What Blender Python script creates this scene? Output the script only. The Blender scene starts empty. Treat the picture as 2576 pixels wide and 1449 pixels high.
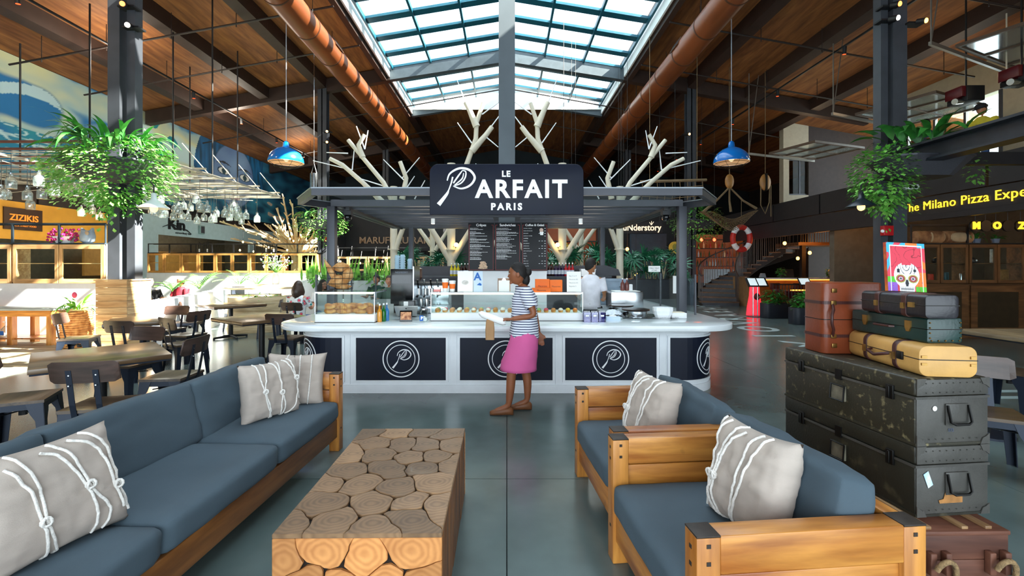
import bpy, bmesh, math, random
from mathutils import Vector, Matrix, Euler, noise as mnoise
SC = bpy.context.scene
COL = SC.collection
R = math.radians
PI = math.pi
# ---------------------------------------------------------------- camera, sky, sun, exposure
F, CX, CY, HC = 1150.0, 1275.0, 670.0, 1.58          # focal length in px, vanishing point, eye height
cam_d = bpy.data.cameras.new('camera')
cam = bpy.data.objects.new('camera', cam_d); COL.objects.link(cam)
cam.location = (0, 0, HC); cam.rotation_euler = (R(90), 0, 0)
cam_d.sensor_width = 36; cam_d.lens = 36 * F / 2576
cam_d.shift_x = (1288 - CX) / 2576; cam_d.shift_y = (CY - 724.5) / 2576
cam_d.clip_start = 0.05; cam_d.clip_end = 300
SC.camera = cam
SC.view_settings.view_transform = 'Standard'; SC.view_settings.look = 'None'
SC.view_settings.gamma = 1; SC.view_settings.use_curve_mapping = False
SC.view_settings.exposure = 0.0
world = bpy.data.worlds.new('sky'); SC.world = world; world.use_nodes = True
wn = world.node_tree; wn.nodes.clear()
w_out = wn.nodes.new('ShaderNodeOutputWorld'); w_bg = wn.nodes.new('ShaderNodeBackground')
w_bg.inputs[0].default_value = (0.80, 0.92, 1.0, 1); w_bg.inputs[1].default_value = 6.0
wn.links.new(w_bg.outputs[0], w_out.inputs[0])
sun_d = bpy.data.lights.new('sun', 'SUN'); sun_d.energy = 95; sun_d.angle = R(0.6); sun_d.color = (1.0, 0.93, 0.80)
sun = bpy.data.objects.new('sun', sun_d); COL.objects.link(sun)
sun.rotation_euler = Vector((-1.0, 0.2, -0.82)).to_track_quat('-Z', 'Y').to_euler()
SC.cycles.max_bounces = 10; SC.cycles.diffuse_bounces = 5; SC.cycles.glossy_bounces = 4
SC.cycles.transparent_max_bounces = 14; SC.cycles.sample_clamp_indirect = 6
SC.cycles.use_denoising = True

def at(px, py, Y):
    return Vector(((px - CX) * Y / F, Y, HC - (py - CY) * Y / F))
def hexc(h):
    if not isinstance(h, str): return tuple(h)
    h = h.lstrip('#'); o = []
    for i in (0, 2, 4):
        c = int(h[i:i + 2], 16) / 255
        o.append(c / 12.92 if c <= .04045 else ((c + .055) / 1.055) ** 2.4)
    return tuple(o)
# ---------------------------------------------------------------- materials
MATS = {}
def mat(name, col, rough=.55, metal=0, var=.12, vs=6, st=(1, 1, 1), bump=0, bs=60, emit=None, es=1, coat=0, spec=.5, sub=0, col2=None, lo=.35, hi=.65, alpha=1):
    if name in MATS: return MATS[name]
    m = bpy.data.materials.new(name); m.use_nodes = True; MATS[name] = m
    nt = m.node_tree; b = nt.nodes['Principled BSDF']; L = nt.links.new
    c = hexc(col)
    c2 = hexc(col2) if col2 else tuple(min(1, x * (1 + var)) for x in c)
    c1 = c if col2 else tuple(x * (1 - var) for x in c)
    tc = nt.nodes.new('ShaderNodeTexCoord'); mp = nt.nodes.new('ShaderNodeMapping')
    mp.inputs['Scale'].default_value = st; L(tc.outputs['Object'], mp.inputs[0])
    if var or col2:
        n = nt.nodes.new('ShaderNodeTexNoise'); n.inputs['Scale'].default_value = vs; n.inputs['Detail'].default_value = 4
        r = nt.nodes.new('ShaderNodeValToRGB'); r.color_ramp.elements[0].position = lo; r.color_ramp.elements[1].position = hi
        r.color_ramp.elements[0].color = (*c1, 1); r.color_ramp.elements[1].color = (*c2, 1)
        L(mp.outputs[0], n.inputs[0]); L(n.outputs[0], r.inputs[0]); L(r.outputs[0], b.inputs['Base Color'])
    else:
        b.inputs['Base Color'].default_value = (*c, 1)
    if bump:
        n2 = nt.nodes.new('ShaderNodeTexNoise'); n2.inputs['Scale'].default_value = bs; n2.inputs['Detail'].default_value = 3
        bp = nt.nodes.new('ShaderNodeBump'); bp.inputs['Strength'].default_value = bump; bp.inputs['Distance'].default_value = .01
        L(mp.outputs[0], n2.inputs[0]); L(n2.outputs[0], bp.inputs['Height']); L(bp.outputs[0], b.inputs['Normal'])
    b.inputs['Roughness'].default_value = rough; b.inputs['Metallic'].default_value = metal
    b.inputs['Specular IOR Level'].default_value = spec
    if coat: b.inputs['Coat Weight'].default_value = coat; b.inputs['Coat Roughness'].default_value = .12
    if sub: b.inputs['Subsurface Weight'].default_value = sub; b.inputs['Subsurface Scale'].default_value = .02
    if emit:
        b.inputs['Emission Color'].default_value = (*hexc(emit), 1); b.inputs['Emission Strength'].default_value = es
    m.diffuse_color = (*c, 1)
    return m
def wood(name, c1, c2, axis='x', rough=.45, scale=3.5, coat=.15, dist=3.0, bump=.08, knots=None):
    if name in MATS: return MATS[name]
    m = bpy.data.materials.new(name); m.use_nodes = True; MATS[name] = m
    nt = m.node_tree; b = nt.nodes['Principled BSDF']; L = nt.links.new
    tc = nt.nodes.new('ShaderNodeTexCoord'); mp = nt.nodes.new('ShaderNodeMapping')
    s = {'x': (.12, 1, 1), 'y': (1, .12, 1), 'z': (1, 1, .12)}[axis]
    mp.inputs['Scale'].default_value = s
    oi = nt.nodes.new('ShaderNodeObjectInfo'); ad = nt.nodes.new('ShaderNodeVectorMath'); ad.operation = 'MULTIPLY_ADD'
    cb = nt.nodes.new('ShaderNodeCombineXYZ')
    for i in range(3): L(oi.outputs['Random'], cb.inputs[i])
    ad.inputs[1].default_value = (7.3, 5.1, 9.7)
    L(cb.outputs[0], ad.inputs[0]); L(tc.outputs['Object'], ad.inputs[2]); L(ad.outputs[0], mp.inputs[0])
    n = nt.nodes.new('ShaderNodeTexNoise'); n.inputs['Scale'].default_value = scale * 2.2; n.inputs['Detail'].default_value = 6; n.inputs['Distortion'].default_value = dist * .35
    r = nt.nodes.new('ShaderNodeValToRGB'); e = r.color_ramp.elements
    e[0].position = .32; e[1].position = .68; e[0].color = (*hexc(c1), 1); e[1].color = (*hexc(c2), 1)
    n2 = nt.nodes.new('ShaderNodeTexNoise'); n2.inputs['Scale'].default_value = scale * 9; n2.inputs['Detail'].default_value = 4
    mx = nt.nodes.new('ShaderNodeMix'); mx.data_type = 'RGBA'; mx.blend_type = 'MULTIPLY'; mx.inputs[0].default_value = .75
    r2 = nt.nodes.new('ShaderNodeValToRGB'); r2.color_ramp.elements[0].position = .3; r2.color_ramp.elements[1].position = .6
    r2.color_ramp.elements[0].color = (.62, .55, .5, 1); r2.color_ramp.elements[1].color = (1, 1, 1, 1)
    L(mp.outputs[0], n.inputs[0]); L(mp.outputs[0], n2.inputs[0]); L(n.outputs[0], r.inputs[0]); L(n2.outputs[0], r2.inputs[0])
    L(r.outputs[0], mx.inputs[6]); L(r2.outputs[0], mx.inputs[7])
    last = mx.outputs[2]
    if knots:
        v = nt.nodes.new('ShaderNodeTexNoise'); v.inputs['Scale'].default_value = 5; v.inputs['Detail'].default_value = 3
        rk = nt.nodes.new('ShaderNodeValToRGB'); rk.color_ramp.elements[0].position = .66; rk.color_ramp.elements[1].position = .76
        rk.color_ramp.elements[0].color = (0, 0, 0, 1); rk.color_ramp.elements[1].color = (.8, .8, .8, 1)
        mk = nt.nodes.new('ShaderNodeMix'); mk.data_type = 'RGBA'; mk.inputs[7].default_value = (*hexc(knots), 1)
        L(ad.outputs[0], v.inputs[0]); L(v.outputs[0], rk.inputs[0]); L(rk.outputs[0], mk.inputs[0]); L(last, mk.inputs[6]); last = mk.outputs[2]
    L(last, b.inputs['Base Color'])
    if bump:
        bp = nt.nodes.new('ShaderNodeBump'); bp.inputs['Strength'].default_value = bump; bp.inputs['Distance'].default_value = .01
        L(n2.outputs[0], bp.inputs['Height']); L(bp.outputs[0], b.inputs['Normal'])
    b.inputs['Roughness'].default_value = rough; b.inputs['Coat Weight'].default_value = coat; b.inputs['Coat Roughness'].default_value = .2
    return m
def glass(name, tint=(.95, 1, .98), gl=.12, rough=.02, fk=.6, dif=0):
    if name in MATS: return MATS[name]
    m = bpy.data.materials.new(name); m.use_nodes = True; MATS[name] = m
    nt = m.node_tree; nt.nodes.clear(); L = nt.links.new
    o = nt.nodes.new('ShaderNodeOutputMaterial'); t = nt.nodes.new('ShaderNodeBsdfTransparent'); g = nt.nodes.new('ShaderNodeBsdfGlossy')
    mx = nt.nodes.new('ShaderNodeMixShader'); fr = nt.nodes.new('ShaderNodeLayerWeight'); fr.inputs[0].default_value = .25
    ma = nt.nodes.new('ShaderNodeMath'); ma.operation = 'MULTIPLY_ADD'; ma.inputs[1].default_value = fk; ma.inputs[2].default_value = gl
    t.inputs[0].default_value = (*tint, 1); g.inputs['Roughness'].default_value = rough
    L(fr.outputs['Fresnel'], ma.inputs[0]); L(ma.outputs[0], mx.inputs[0]); L(t.outputs[0], mx.inputs[1]); L(g.outputs[0], mx.inputs[2]); last = mx.outputs[0]
    if dif:
        d = nt.nodes.new('ShaderNodeBsdfDiffuse'); d.inputs[0].default_value = (.82, .93, .93, 1); m2 = nt.nodes.new('ShaderNodeMixShader'); m2.inputs[0].default_value = dif; L(last, m2.inputs[1]); L(d.outputs[0], m2.inputs[2]); last = m2.outputs[0]
    L(last, o.inputs[0])
    return m
def paint(name, rough=.6, attr='Col'):
    if name in MATS: return MATS[name]
    m = bpy.data.materials.new(name); m.use_nodes = True; MATS[name] = m
    nt = m.node_tree; b = nt.nodes['Principled BSDF']; a = nt.nodes.new('ShaderNodeVertexColor'); a.layer_name = attr
    nt.links.new(a.outputs[0], b.inputs['Base Color']); b.inputs['Roughness'].default_value = rough
    return m
# ---------------------------------------------------------------- mesh builder
class MB:
    def __init__(s): s.v = []; s.f = []; s.M = None; s.c = []
    def V(s, p):
        p = Vector(p)
        if s.M is not None: p = s.M @ p
        s.v.append(p); return len(s.v) - 1
    def box(s, x0, x1, y0, y1, z0, z1):
        i = [s.V((x, y, z)) for z in (z0, z1) for y in (y0, y1) for x in (x0, x1)]
        for q in ((0, 2, 3, 1), (4, 5, 7, 6), (0, 1, 5, 4), (2, 6, 7, 3), (0, 4, 6, 2), (1, 3, 7, 5)): s.f.append([i[k] for k in q])
        return s
    def cb(s, c, d):
        return s.box(c[0] - d[0] / 2, c[0] + d[0] / 2, c[1] - d[1] / 2, c[1] + d[1] / 2, c[2] - d[2] / 2, c[2] + d[2] / 2)
    def ring(s, pts): return [s.V(p) for p in pts]
    def loft(s, rings, cap=True, close=True):
        I = [s.ring(r) for r in rings]; n = len(I[0])
        for a, b in zip(I, I[1:]):
            for k in range(n if close else n - 1):
                j = (k + 1) % n; s.f.append([a[k], a[j], b[j], b[k]])
        if cap and close:
            s.f.append(I[0][::-1]); s.f.append(I[-1])
        return s
    def tube(s, pts, r, n=8, cap=True, flat=1):
        pts = [Vector(p) for p in pts]; k = len(pts)
        rr = list(r) if hasattr(r, '__len__') else [r] * k
        up = None; rings = []
        for i, p in enumerate(pts):
            t = (pts[min(i + 1, k - 1)] - pts[max(i - 1, 0)])
            t = t.normalized() if t.length > 1e-9 else Vector((0, 0, 1))
            if up is None: up = Vector((0, 0, 1)) if abs(t.z) < .9 else Vector((1, 0, 0))
            u = up - t * up.dot(t)
            if u.length < 1e-6: u = t.orthogonal()
            u.normalize(); w = t.cross(u); up = u
            rings.append([p + (u * math.cos(a) * rr[i] * flat + w * math.sin(a) * rr[i]) for a in [2 * PI * q / n for q in range(n)]])
        return s.loft(rings, cap)
    def cyl(s, p0, p1, r0, r1=None, n=16):
        return s.tube([p0, p1], [r0, r0 if r1 is None else r1], n)
    def lathe(s, prof, n=20, c=(0, 0, 0), cap=True):
        return s.loft([[(c[0] + r * math.cos(2 * PI * k / n), c[1] + r * math.sin(2 * PI * k / n), c[2] + z) for k in range(n)] for r, z in prof], cap)
    def ell(s, c, r, nu=12, nv=8):
        r = r if hasattr(r, '__len__') else (r, r, r)
        return s.loft([[(c[0] + r[0] * math.sin(a) * math.cos(2 * PI * k / nu), c[1] + r[1] * math.sin(a) * math.sin(2 * PI * k / nu), c[2] - r[2] * math.cos(a)) for k in range(nu)]
                       for a in [PI * (j + .08) / (nv + .16) for j in range(nv + 1)]])
    def poly(s, pts): s.f.append(s.ring(pts)); return s
    def prism(s, p2, z0, z1, f=None):
        f = f or (lambda x, y, z: (x, y, z))
        return s.loft([[f(x, y, z0) for x, y in p2], [f(x, y, z1) for x, y in p2]])
    def grid(s, fn, nu, nv, closeu=False):
        I = [[s.V(fn(i / nu, j / nv)) for i in range(nu if closeu else nu + 1)] for j in range(nv + 1)]
        for j in range(nv):
            for i in range(nu):
                k = (i + 1) % len(I[0]); s.f.append([I[j][i], I[j][k], I[j + 1][k], I[j + 1][i]])
        return s
    def leaf(s, p, d, L, w, droop=.4, n=3, up=Vector((0, 0, 1))):
        p = Vector(p); d = Vector(d).normalized(); sd = d.cross(up)
        sd = sd.normalized() if sd.length > 1e-3 else Vector((1, 0, 0))
        prev = [s.V(p)]; q = p.copy(); dd = d.copy()
        for i in range(1, n + 1):
            q = q + dd * (L / n); dd = (dd - Vector((0, 0, droop * 2 / n))).normalized(); t = i / n
            if i == n: cur = [s.V(q)]
            else:
                ww = w * .5 * math.sin(PI * (.15 + .85 * t) ** .8); cur = [s.V(q - sd * ww), s.V(q + sd * ww)]
            if len(prev) == 1 and len(cur) == 2: s.f.append([prev[0], cur[0], cur[1]])
            elif len(cur) == 1: s.f.append([prev[0], cur[0], prev[1]] if len(prev) == 2 else [])
            else: s.f.append([prev[0], cur[0], cur[1], prev[1]])
            prev = cur
        return s
    def build(s, name, m=None, parent=None, bevel=0, seg=2, smooth=None, recalc=True, loc=None, rot=None, kind=None):
        me = bpy.data.meshes.new(name)
        me.from_pydata(s.v, [], [f for f in s.f if len(f) > 2]); me.update()
        if bevel or recalc:
            bm = bmesh.new(); bm.from_mesh(me)
            if recalc: bmesh.ops.recalc_face_normals(bm, faces=bm.faces)
            if bevel:
                es = [e for e in bm.edges if len(e.link_faces) == 2 and e.calc_face_angle(0) > .5]
                bmesh.ops.bevel(bm, geom=es, offset=bevel, segments=seg, profile=.5, affect='EDGES', clamp_overlap=True)
            bm.to_mesh(me); bm.free()
        if smooth or (smooth is None and bevel and seg > 1):
            me.polygons.foreach_set('use_smooth', [True] * len(me.polygons))
            me.set_sharp_from_angle(angle=R(50 if smooth is None else (smooth if smooth > 1 else 50)))
        if m: me.materials.append(m)
        o = bpy.data.objects.new(name, me); COL.objects.link(o)
        if parent is not None: o.parent = parent
        if loc is not None: o.location = loc
        if rot is not None: o.rotation_euler = rot
        if kind: o['kind'] = kind
        return o
def tag(o, label=None, cat=None, group=None, kind=None):
    if label: o['label'] = label
    if cat: o['category'] = cat
    if group: o['group'] = group
    if kind: o['kind'] = kind
    return o
def empty(name, loc=(0, 0, 0), rz=0, label=None, cat=None, group=None, kind=None):
    o = bpy.data.objects.new(name, None); COL.objects.link(o)
    o.location = loc; o.rotation_euler = (0, 0, rz); o.empty_display_size = .1
    return tag(o, label, cat, group, kind)
def st(name, mb, m, parent=None, **k):
    o = mb.build(name, m, parent, **k)
    if parent is None: o['kind'] = 'structure'
    return o
def box(x0, x1, y0, y1, z0, z1): return MB().box(x0, x1, y0, y1, z0, z1)
def dup(o, loc=None, rz=None, label=None, parent=None, group=None):
    c = o.copy(); COL.objects.link(c); c.parent = parent
    if loc is not None: c.location = loc
    if rz is not None: c.rotation_euler = (0, 0, rz)
    if label: c['label'] = label
    if group: c['group'] = group
    for ch in o.children: dup(ch, parent=c)
    return c
def text(body, size, m, parent=None, loc=(0, 0, 0), rot=(R(90), 0, 0), ext=.002, bold=0, name='lettering', align='CENTER', space=1, sx=1):
    cu = bpy.data.curves.new(name, 'FONT'); cu.body = body; cu.size = size; cu.extrude = ext; cu.offset = bold
    cu.align_x = align; cu.align_y = 'CENTER'; cu.space_character = space; cu.resolution_u = 3
    cu.materials.append(m)
    o = bpy.data.objects.new(name, cu); COL.objects.link(o); o.parent = parent; o.location = loc; o.rotation_euler = rot; o.scale = (sx, 1, 1)
    return o
def rrect(w, h, r, n=5, cx=0, cy=0, corners=(1, 1, 1, 1)):
    out = []
    for k, (sx, sy, a0) in enumerate(((1, 1, 0), (-1, 1, 90), (-1, -1, 180), (1, -1, 270))):
        rr = r * corners[k] if corners[k] else 0
        if rr == 0: out.append((cx + sx * w / 2, cy + sy * h / 2)); continue
        for i in range(n + 1):
            a = R(a0 + 90 * i / n); out.append((cx + sx * (w / 2 - rr) + rr * math.cos(a), cy + sy * (h / 2 - rr) + rr * math.sin(a)))
    return out
XZ = lambda x, y, z: (x, z, y)      # draw a 2-D outline upright, facing -Y
def spot(name, loc, energy, col, size=.1):
    l = bpy.data.lights.new(name, 'POINT'); l.energy = energy; l.color = hexc(col); l.shadow_soft_size = size
    o = bpy.data.objects.new(name, l); COL.objects.link(o); o.location = loc; return o
rnd = random.Random(7)
# ================================================================ SETTING
m_conc = mat('polished concrete', '#566463', rough=.22, var=.22, vs=1.3, spec=.6, bump=.02, bs=8)
m_joint = mat('joint filler', '#23292a', rough=.8)
m_deck = wood('weathered deck boards', '#8d8068', '#b9ab8d', 'x', rough=.6, coat=0)
m_steel = mat('dark painted steel', '#41454c', rough=.5, var=.12, vs=3, metal=.2)
m_steelb = mat('dark brown steel', '#33231c', rough=.6, var=.15, vs=3)
m_ceil = wood('brown ceiling decking', '#6b3d1c', '#9a6433', 'y', rough=.75, coat=0, scale=1.6, bump=0)
m_black = mat('black metal', '#15171a', rough=.5)
m_white = mat('white painted plaster', '#e9edf0', rough=.7, var=.03)
m_dwall = mat('dark wall panel', '#26282c', rough=.7, var=.15, vs=2)
m_bwall = mat('brown black panel', '#2d2420', rough=.7, var=.15)
m_oak = wood('pale oak', '#b98d5c', '#dcb988', 'x', coat=.05)
m_oakz = wood('pale oak upright', '#b98d5c', '#dcb988', 'z', coat=.05)
m_teal = mat('teal skylight steel', '#0f5468', rough=.4, var=.1)
m_chev = mat('grey blue painted beam', '#46525a', rough=.55, var=.1)
m_curb = mat('white curb lining', '#e8eeee', rough=.6, var=.03)
m_glass = glass('clear glass', (.93, .98, .97), .0, .01, .3)
m_roofglass = glass('skylight glass', (.97, .99, 1), .02)
m_led = mat('warm led strip', '#ffb050', emit='#ffa53a', es=6, var=0)
m_brown = mat('dark brown fascia', '#30221c', rough=.6)
m_yel = mat('warm yellow wall', '#d99d35', rough=.7, var=.12, vs=1.2)
# floor: concrete bays with recessed joints
flo = st('floor', box(-18.2, 18.2, -4, 34, -.10, -.03), m_joint)
xs = [-7.2, -3.6, 0.0, 3.6, 7.2, 10.8, 14.4, 18.0]; ys = [-4, -.2, 3.4, 7.0, 10.6, 14.2, 17.8, 21.4, 25, 28.6, 34]
for x0, x1 in zip(xs, xs[1:]):
    for y0, y1 in zip(ys, ys[1:]):
        st('concrete_slab', box(x0 + .003, x1 - .003, y0 + .003, y1 - .003, -.03, 0), m_conc, flo)
st('concrete_slab', box(-14.4, -7.21, 10.0, 34, -.03, 0), m_conc, flo)
st('concrete_slab', box(-14.4, -7.21, -4, 4.9, -.03, 0), m_conc, flo)
for k in range(36):
    st('deck_board', box(-14.4, -7.21, 4.905 + k * .1413, 5.04 + k * .1413, -.03, .004 + .003 * (k % 3)), m_deck, flo)
# ceiling decks follow the gable slope
def zr(x): return 10.1 - .18 * abs(x)          # underside of the decking
def slope_box(x0, x1, y0, y1, dz0, dz1):
    b = MB()
    i = [b.V((x, y, zr(x) + d)) for d in (dz0, dz1) for y in (y0, y1) for x in (x0, x1)]
    for q in ((0, 2, 3, 1), (4, 5, 7, 6), (0, 1, 5, 4), (2, 6, 7, 3), (0, 4, 6, 2), (1, 3, 7, 5)): b.f.append([i[k] for k in q])
    return b
st('ceiling', slope_box(-14.1, -4.5, -4, 33, 0, .3), m_ceil)
st('ceiling_right', slope_box(4.5, 14.2, -4, 33, 0, .3), m_ceil)
st('ceiling_right_bay', slope_box(14.2, 17.8, 17, 33, 0, .3), m_ceil)
st('ceiling_ridge', slope_box(-4.5, 0, 22, 33, 0, .3), m_ceil)
st('ceiling_ridge', slope_box(0, 4.5, 22, 33, 0, .3), m_ceil)
st('ceiling_ridge', slope_box(-4.5, 0, -4, 2.5, 0, .3), m_ceil)
st('ceiling_ridge', slope_box(0, 4.5, -4, 2.5, 0, .3), m_ceil)
# purlins along the hall and rafters across it
for x in (-11.8, -9.3, -7.1, -4.68, 4.68, 7.1, 9.3, 11.8):
    st('ceiling_beam', slope_box(x - .16, x + .16, -4, 33, -.42, 0), m_steelb)
for y in (8.5, 17.7, 26.9):
    for s in (-1, 1):
        a, b = sorted((s * 4.5, s * 13.9))
        st('ceiling_rafter', slope_box(a, b, y - .13, y + .13, -.55, -.05), m_steelb)
# chevron beams under the skylight and its curb
def chev(y, dz0, dz1, m, t=.12):
    for s in (-1, 1):
        b = MB(); P = []
        for d in (dz0, dz1):
            for yy in (y - t, y + t):
                for x, z in ((0, 9.88), (s * 4.55, 9.17)): P.append(b.V((x, yy, z + d)))
        for q in ((0, 2, 3, 1), (4, 5, 7, 6), (0, 1, 5, 4), (2, 6, 7, 3), (0, 4, 6, 2), (1, 3, 7, 5)): b.f.append([P[k] for k in q])
        st('ceiling_chevron_beam', b, m)
chev(17.7, -.42, .05, m_chev); chev(21.95, -.42, .3, m_chev)
for s in (-1, 1):
    st('skylight_curb', box(min(s * 4.5, s * 4.62), max(s * 4.5, s * 4.62), 2.5, 21.9, 8.86, 9.55), m_curb)
    st('skylight_fascia', box(min(s * 4.62, s * 4.8), max(s * 4.62, s * 4.8), 2.5, 21.9, 8.72, 9.3), m_steelb)
st('skylight_end_panel', box(-4.5, 4.5, 21.75, 21.83, 9.05, 9.8), m_curb)
# skylight
sky = empty('window_1', (0, 0, 0), kind='structure')
def gz(x): return 10.0 - .165 * abs(x)
def skb(x0, x1, y0, y1, d0, d1):
    b = MB(); i = [b.V((x, y, gz(x) + d)) for d in (d0, d1) for y in (y0, y1) for x in (x0, x1)]
    for q in ((0, 2, 3, 1), (4, 5, 7, 6), (0, 1, 5, 4), (2, 6, 7, 3), (0, 4, 6, 2), (1, 3, 7, 5)): b.f.append([i[k] for k in q])
    return b
yb = [2.7 + 1.154 * k for k in range(17)]
pane_me = {}
for s in (-1, 1):
    for y in yb:
        a, b_ = sorted((0, s * 4.45)); skb(a, b_, y - .15, y + .15, -.06, .02).build('glazing_bar', m_teal, sky)
    for xm in (1.46, 2.94, 4.4):
        skb(s * xm - .035, s * xm + .035, 2.7, 21.8, -.12, .02).build('mullion', m_teal, sky)
    for k in range(3):
        x0, x1 = sorted((s * (.02 + 1.47 * k), s * (.02 + 1.47 * (k + 1))))
        for y in yb[:-1]:
            key = (s, k)
            if key not in pane_me:
                o = skb(x0, x1, 0, 1.154, 0, .015).build('pane', m_roofglass, sky); pane_me[key] = o.data
            else:
                o = bpy.data.objects.new('pane', pane_me[key]); COL.objects.link(o); o.parent = sky
            o.location = (0, y, 0)
box(-.09, .09, 2.7, 21.9, 9.72, 10.05).build('ridge_beam', m_teal, sky)
# columns
def hcol(x, y, w, d, h, m=m_steel, name='column'):
    b = MB().box(x - w / 2, x + w / 2, y - d / 2, y - d / 2 + .03, 0, h).box(x - w / 2, x + w / 2, y + d / 2 - .03, y + d / 2, 0, h).box(x - .02, x + .02, y - d / 2, y + d / 2, 0, h)
    return st(name, b, m)
st('column', box(-.15, .15, 8.4, 8.7, 0, 9.75), mat('central column paint', '#4d565c', rough=.5, var=.1, vs=1.5))
for s in (-1, 1):
    x = s * 7.1
    st('column', box(x - .22, x, 8.38, 8.62, 0, 8.45), m_steel) if s < 0 else st('column', box(x - .02, x + .24, 8.38, 8.62, 0, 8.45), m_steel)
    if s < 0: st('column', box(x + .1, x + .25, 8.42, 8.6, 0, 8.45), m_steel)
    else: st('column', box(x - .21, x - .08, 8.42, 8.6, 0, 8.45), m_steel)
    hcol(x, 17.7, .34, .3, 8.6); hcol(x, 26.9, .34, .3, 8.6)
# walls
st('wall_left', MB().box(-14.4, -14, -4, 33, 4.0, 7.7).box(-14.4, -14, -4, 12, 0, 4.0).box(-14.4, -14, 28.5, 33, 0, 4.0), m_bwall)
st('wall_left_restaurant', MB().box(-18, -17.6, 12, 28.5, 0, 4).box(-18, -14, 28.5, 28.9, 0, 4).box(-18, -14, 11.6, 12, 0, 4).box(-18, -14.1, 12, 28.5, 3.55, 3.8).box(-18, -14, 12, 28.5, -.1, 0), mat('beige interior wall', '#8f8774', rough=.8))
st('trim_1', box(-14, -13.88, -4, 33, 3.93, 4.1), m_black)
for y in [12 + 1.65 * k for k in range(11)]:
    st('wall_panel', box(-14.05, -13.97, y, y + 1.58, 3.42, 3.93), m_bwall)
st('wall_fascia_yellow', box(-14.05, -13.95, 8.0, 17.4, 2.35, 3.42), m_yel)
st('wall_left_lower', box(-14.02, -13.9, 9, 17.4, 0, 1.0), m_bwall)
st('wall_fascia_white', MB().box(-14.05, -13.95, 17.5, 28.5, 2.86, 3.62).box(-14.05, -13.95, 17.5, 18.3, 0, 2.86).box(-14.05, -13.95, 24.8, 25.4, 0, 2.86), mat('cool white fascia', '#a9c3c8', rough=.7, var=.04))
st('wall_front', MB().box(-14.4, -9, -4.3, -4, 0, 10.2).box(9, 17.8, -4.3, -4, 0, 10.2).box(-9, 9, -4.3, -4, 4.6, 10.2), m_bwall)
st('wall_back', MB().box(-14.4, 17.8, 33, 33.3, 0, 10.3), mat('back wall blue grey', '#1c2930', rough=.8, var=.3, vs=.6))
st('wall_right_low', box(14, 14.3, -4, 17.4, 0, 3.5), mat('taupe wall', '#5d5548'))
st('wall_right', MB().box(14, 14.3, -4, 12.9, 3.78, 7.6).box(14, 14.3, 12.9, 17, 3.78, 4.5).box(14, 14.3, 12.9, 17, 6.6, 7.6).box(14, 14.3, 17, 17.4, 0, 7.6), mat('beige plaster', '#a59f8c', rough=.8, var=.05))
# ================================================================ KIOSK
m_kw = mat('kiosk white lacquer', '#e4e8ec', rough=.35, var=.03)
m_quartz = mat('white quartz', '#e6ecef', rough=.12, var=.05, vs=3, spec=.6)
m_navy = mat('navy black board', '#0d1426', rough=.5, var=.12, vs=4, spec=.25)
m_print = mat('white print', '#f4f6f8', rough=.5, var=0)
m_kst = mat('kiosk grey steel', '#45474e', rough=.45, var=.06, metal=.3)
m_chrome = mat('brushed steel', '#b9bec2', rough=.25, metal=1, var=.06)
m_wpl = mat('white plastic', '#eef0f2', rough=.4, var=.02)
m_blk = mat('glossy black', '#0d0e11', rough=.2, var=0)
m_orange = mat('orange card', '#f0701a', rough=.6, var=.04)
m_paper = mat('paper', '#f5f5f3', rough=.8, var=.02)
m_blue = mat('blue print', '#1d62b4', rough=.6, var=0)
m_red = mat('red frame', '#7d2c2c', rough=.6, var=.05)

def PB(s, off, z, W=2.7, Y0=5.71, r=.5):
    """point on the counter outline: s metres along from the middle of its front, off metres outwards"""
    sg = 1 if s >= 0 else -1; a = abs(s); l1 = W - r; l2 = l1 + r * PI / 2
    if a <= l1: x, y, nx, ny = a, Y0, 0, -1
    elif a <= l2:
        t = (a - l1) / r; x = l1 + r * math.sin(t); y = Y0 + r - r * math.cos(t); nx, ny = math.sin(t), -math.cos(t)
    else: x, y, nx, ny = W, Y0 + r + a - l2, 1, 0
    return (sg * (x + nx * off), y + ny * off, z)
def srange(s0, s1, step=.07):
    n = max(1, int(abs(s1 - s0) / step)) if abs(s1) > 2.15 or abs(s0) > 2.15 else 1
    return [s0 + (s1 - s0) * i / n for i in range(n + 1)]
def strip(s0, s1, z0, z1, o0, o1, b=None, W=2.7):
    b = b or MB()
    b.loft([[PB(s, o0, z0, W), PB(s, o1, z0, W), PB(s, o1, z1, W), PB(s, o0, z1, W)] for s in srange(s0, s1)])
    return b
cat_ = empty('kiosk_counter', (0, 5.71, 0), label='white curved kiosk counter with navy panels bearing a circled P logo', cat='counter')
def kp(name, b, m, par=cat_, **k):      # parts are modelled in hall coordinates; shift them under their thing
    o = b.build(name, m, par, **k)
    root = par
    off = Vector((0, 0, 0))
    while root is not None: off += root.location; root = root.parent
    o.data.transform(Matrix.Translation(-off)); return o
SMAX = 2.2 + .785 + 4.0
kp('body', strip(-SMAX, SMAX, 0.02, .81, -.12, 0), m_kw, smooth=40)
kp('plinth', strip(-SMAX, SMAX, 0, .1, 0, .018), m_kw, smooth=40)
kp('cornice', strip(-SMAX, SMAX, .765, .81, 0, .03, strip(-SMAX, SMAX, .735, .765, 0, .015)), m_kw, smooth=40)
panels = [(-1.88, -.76), (-.585, .57), (.726, 1.866), (2.035, 3.2), (-3.2, -2.055), (3.4, 4.55), (4.75, 5.9), (-4.55, -3.4), (-5.9, -4.75)]
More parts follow.
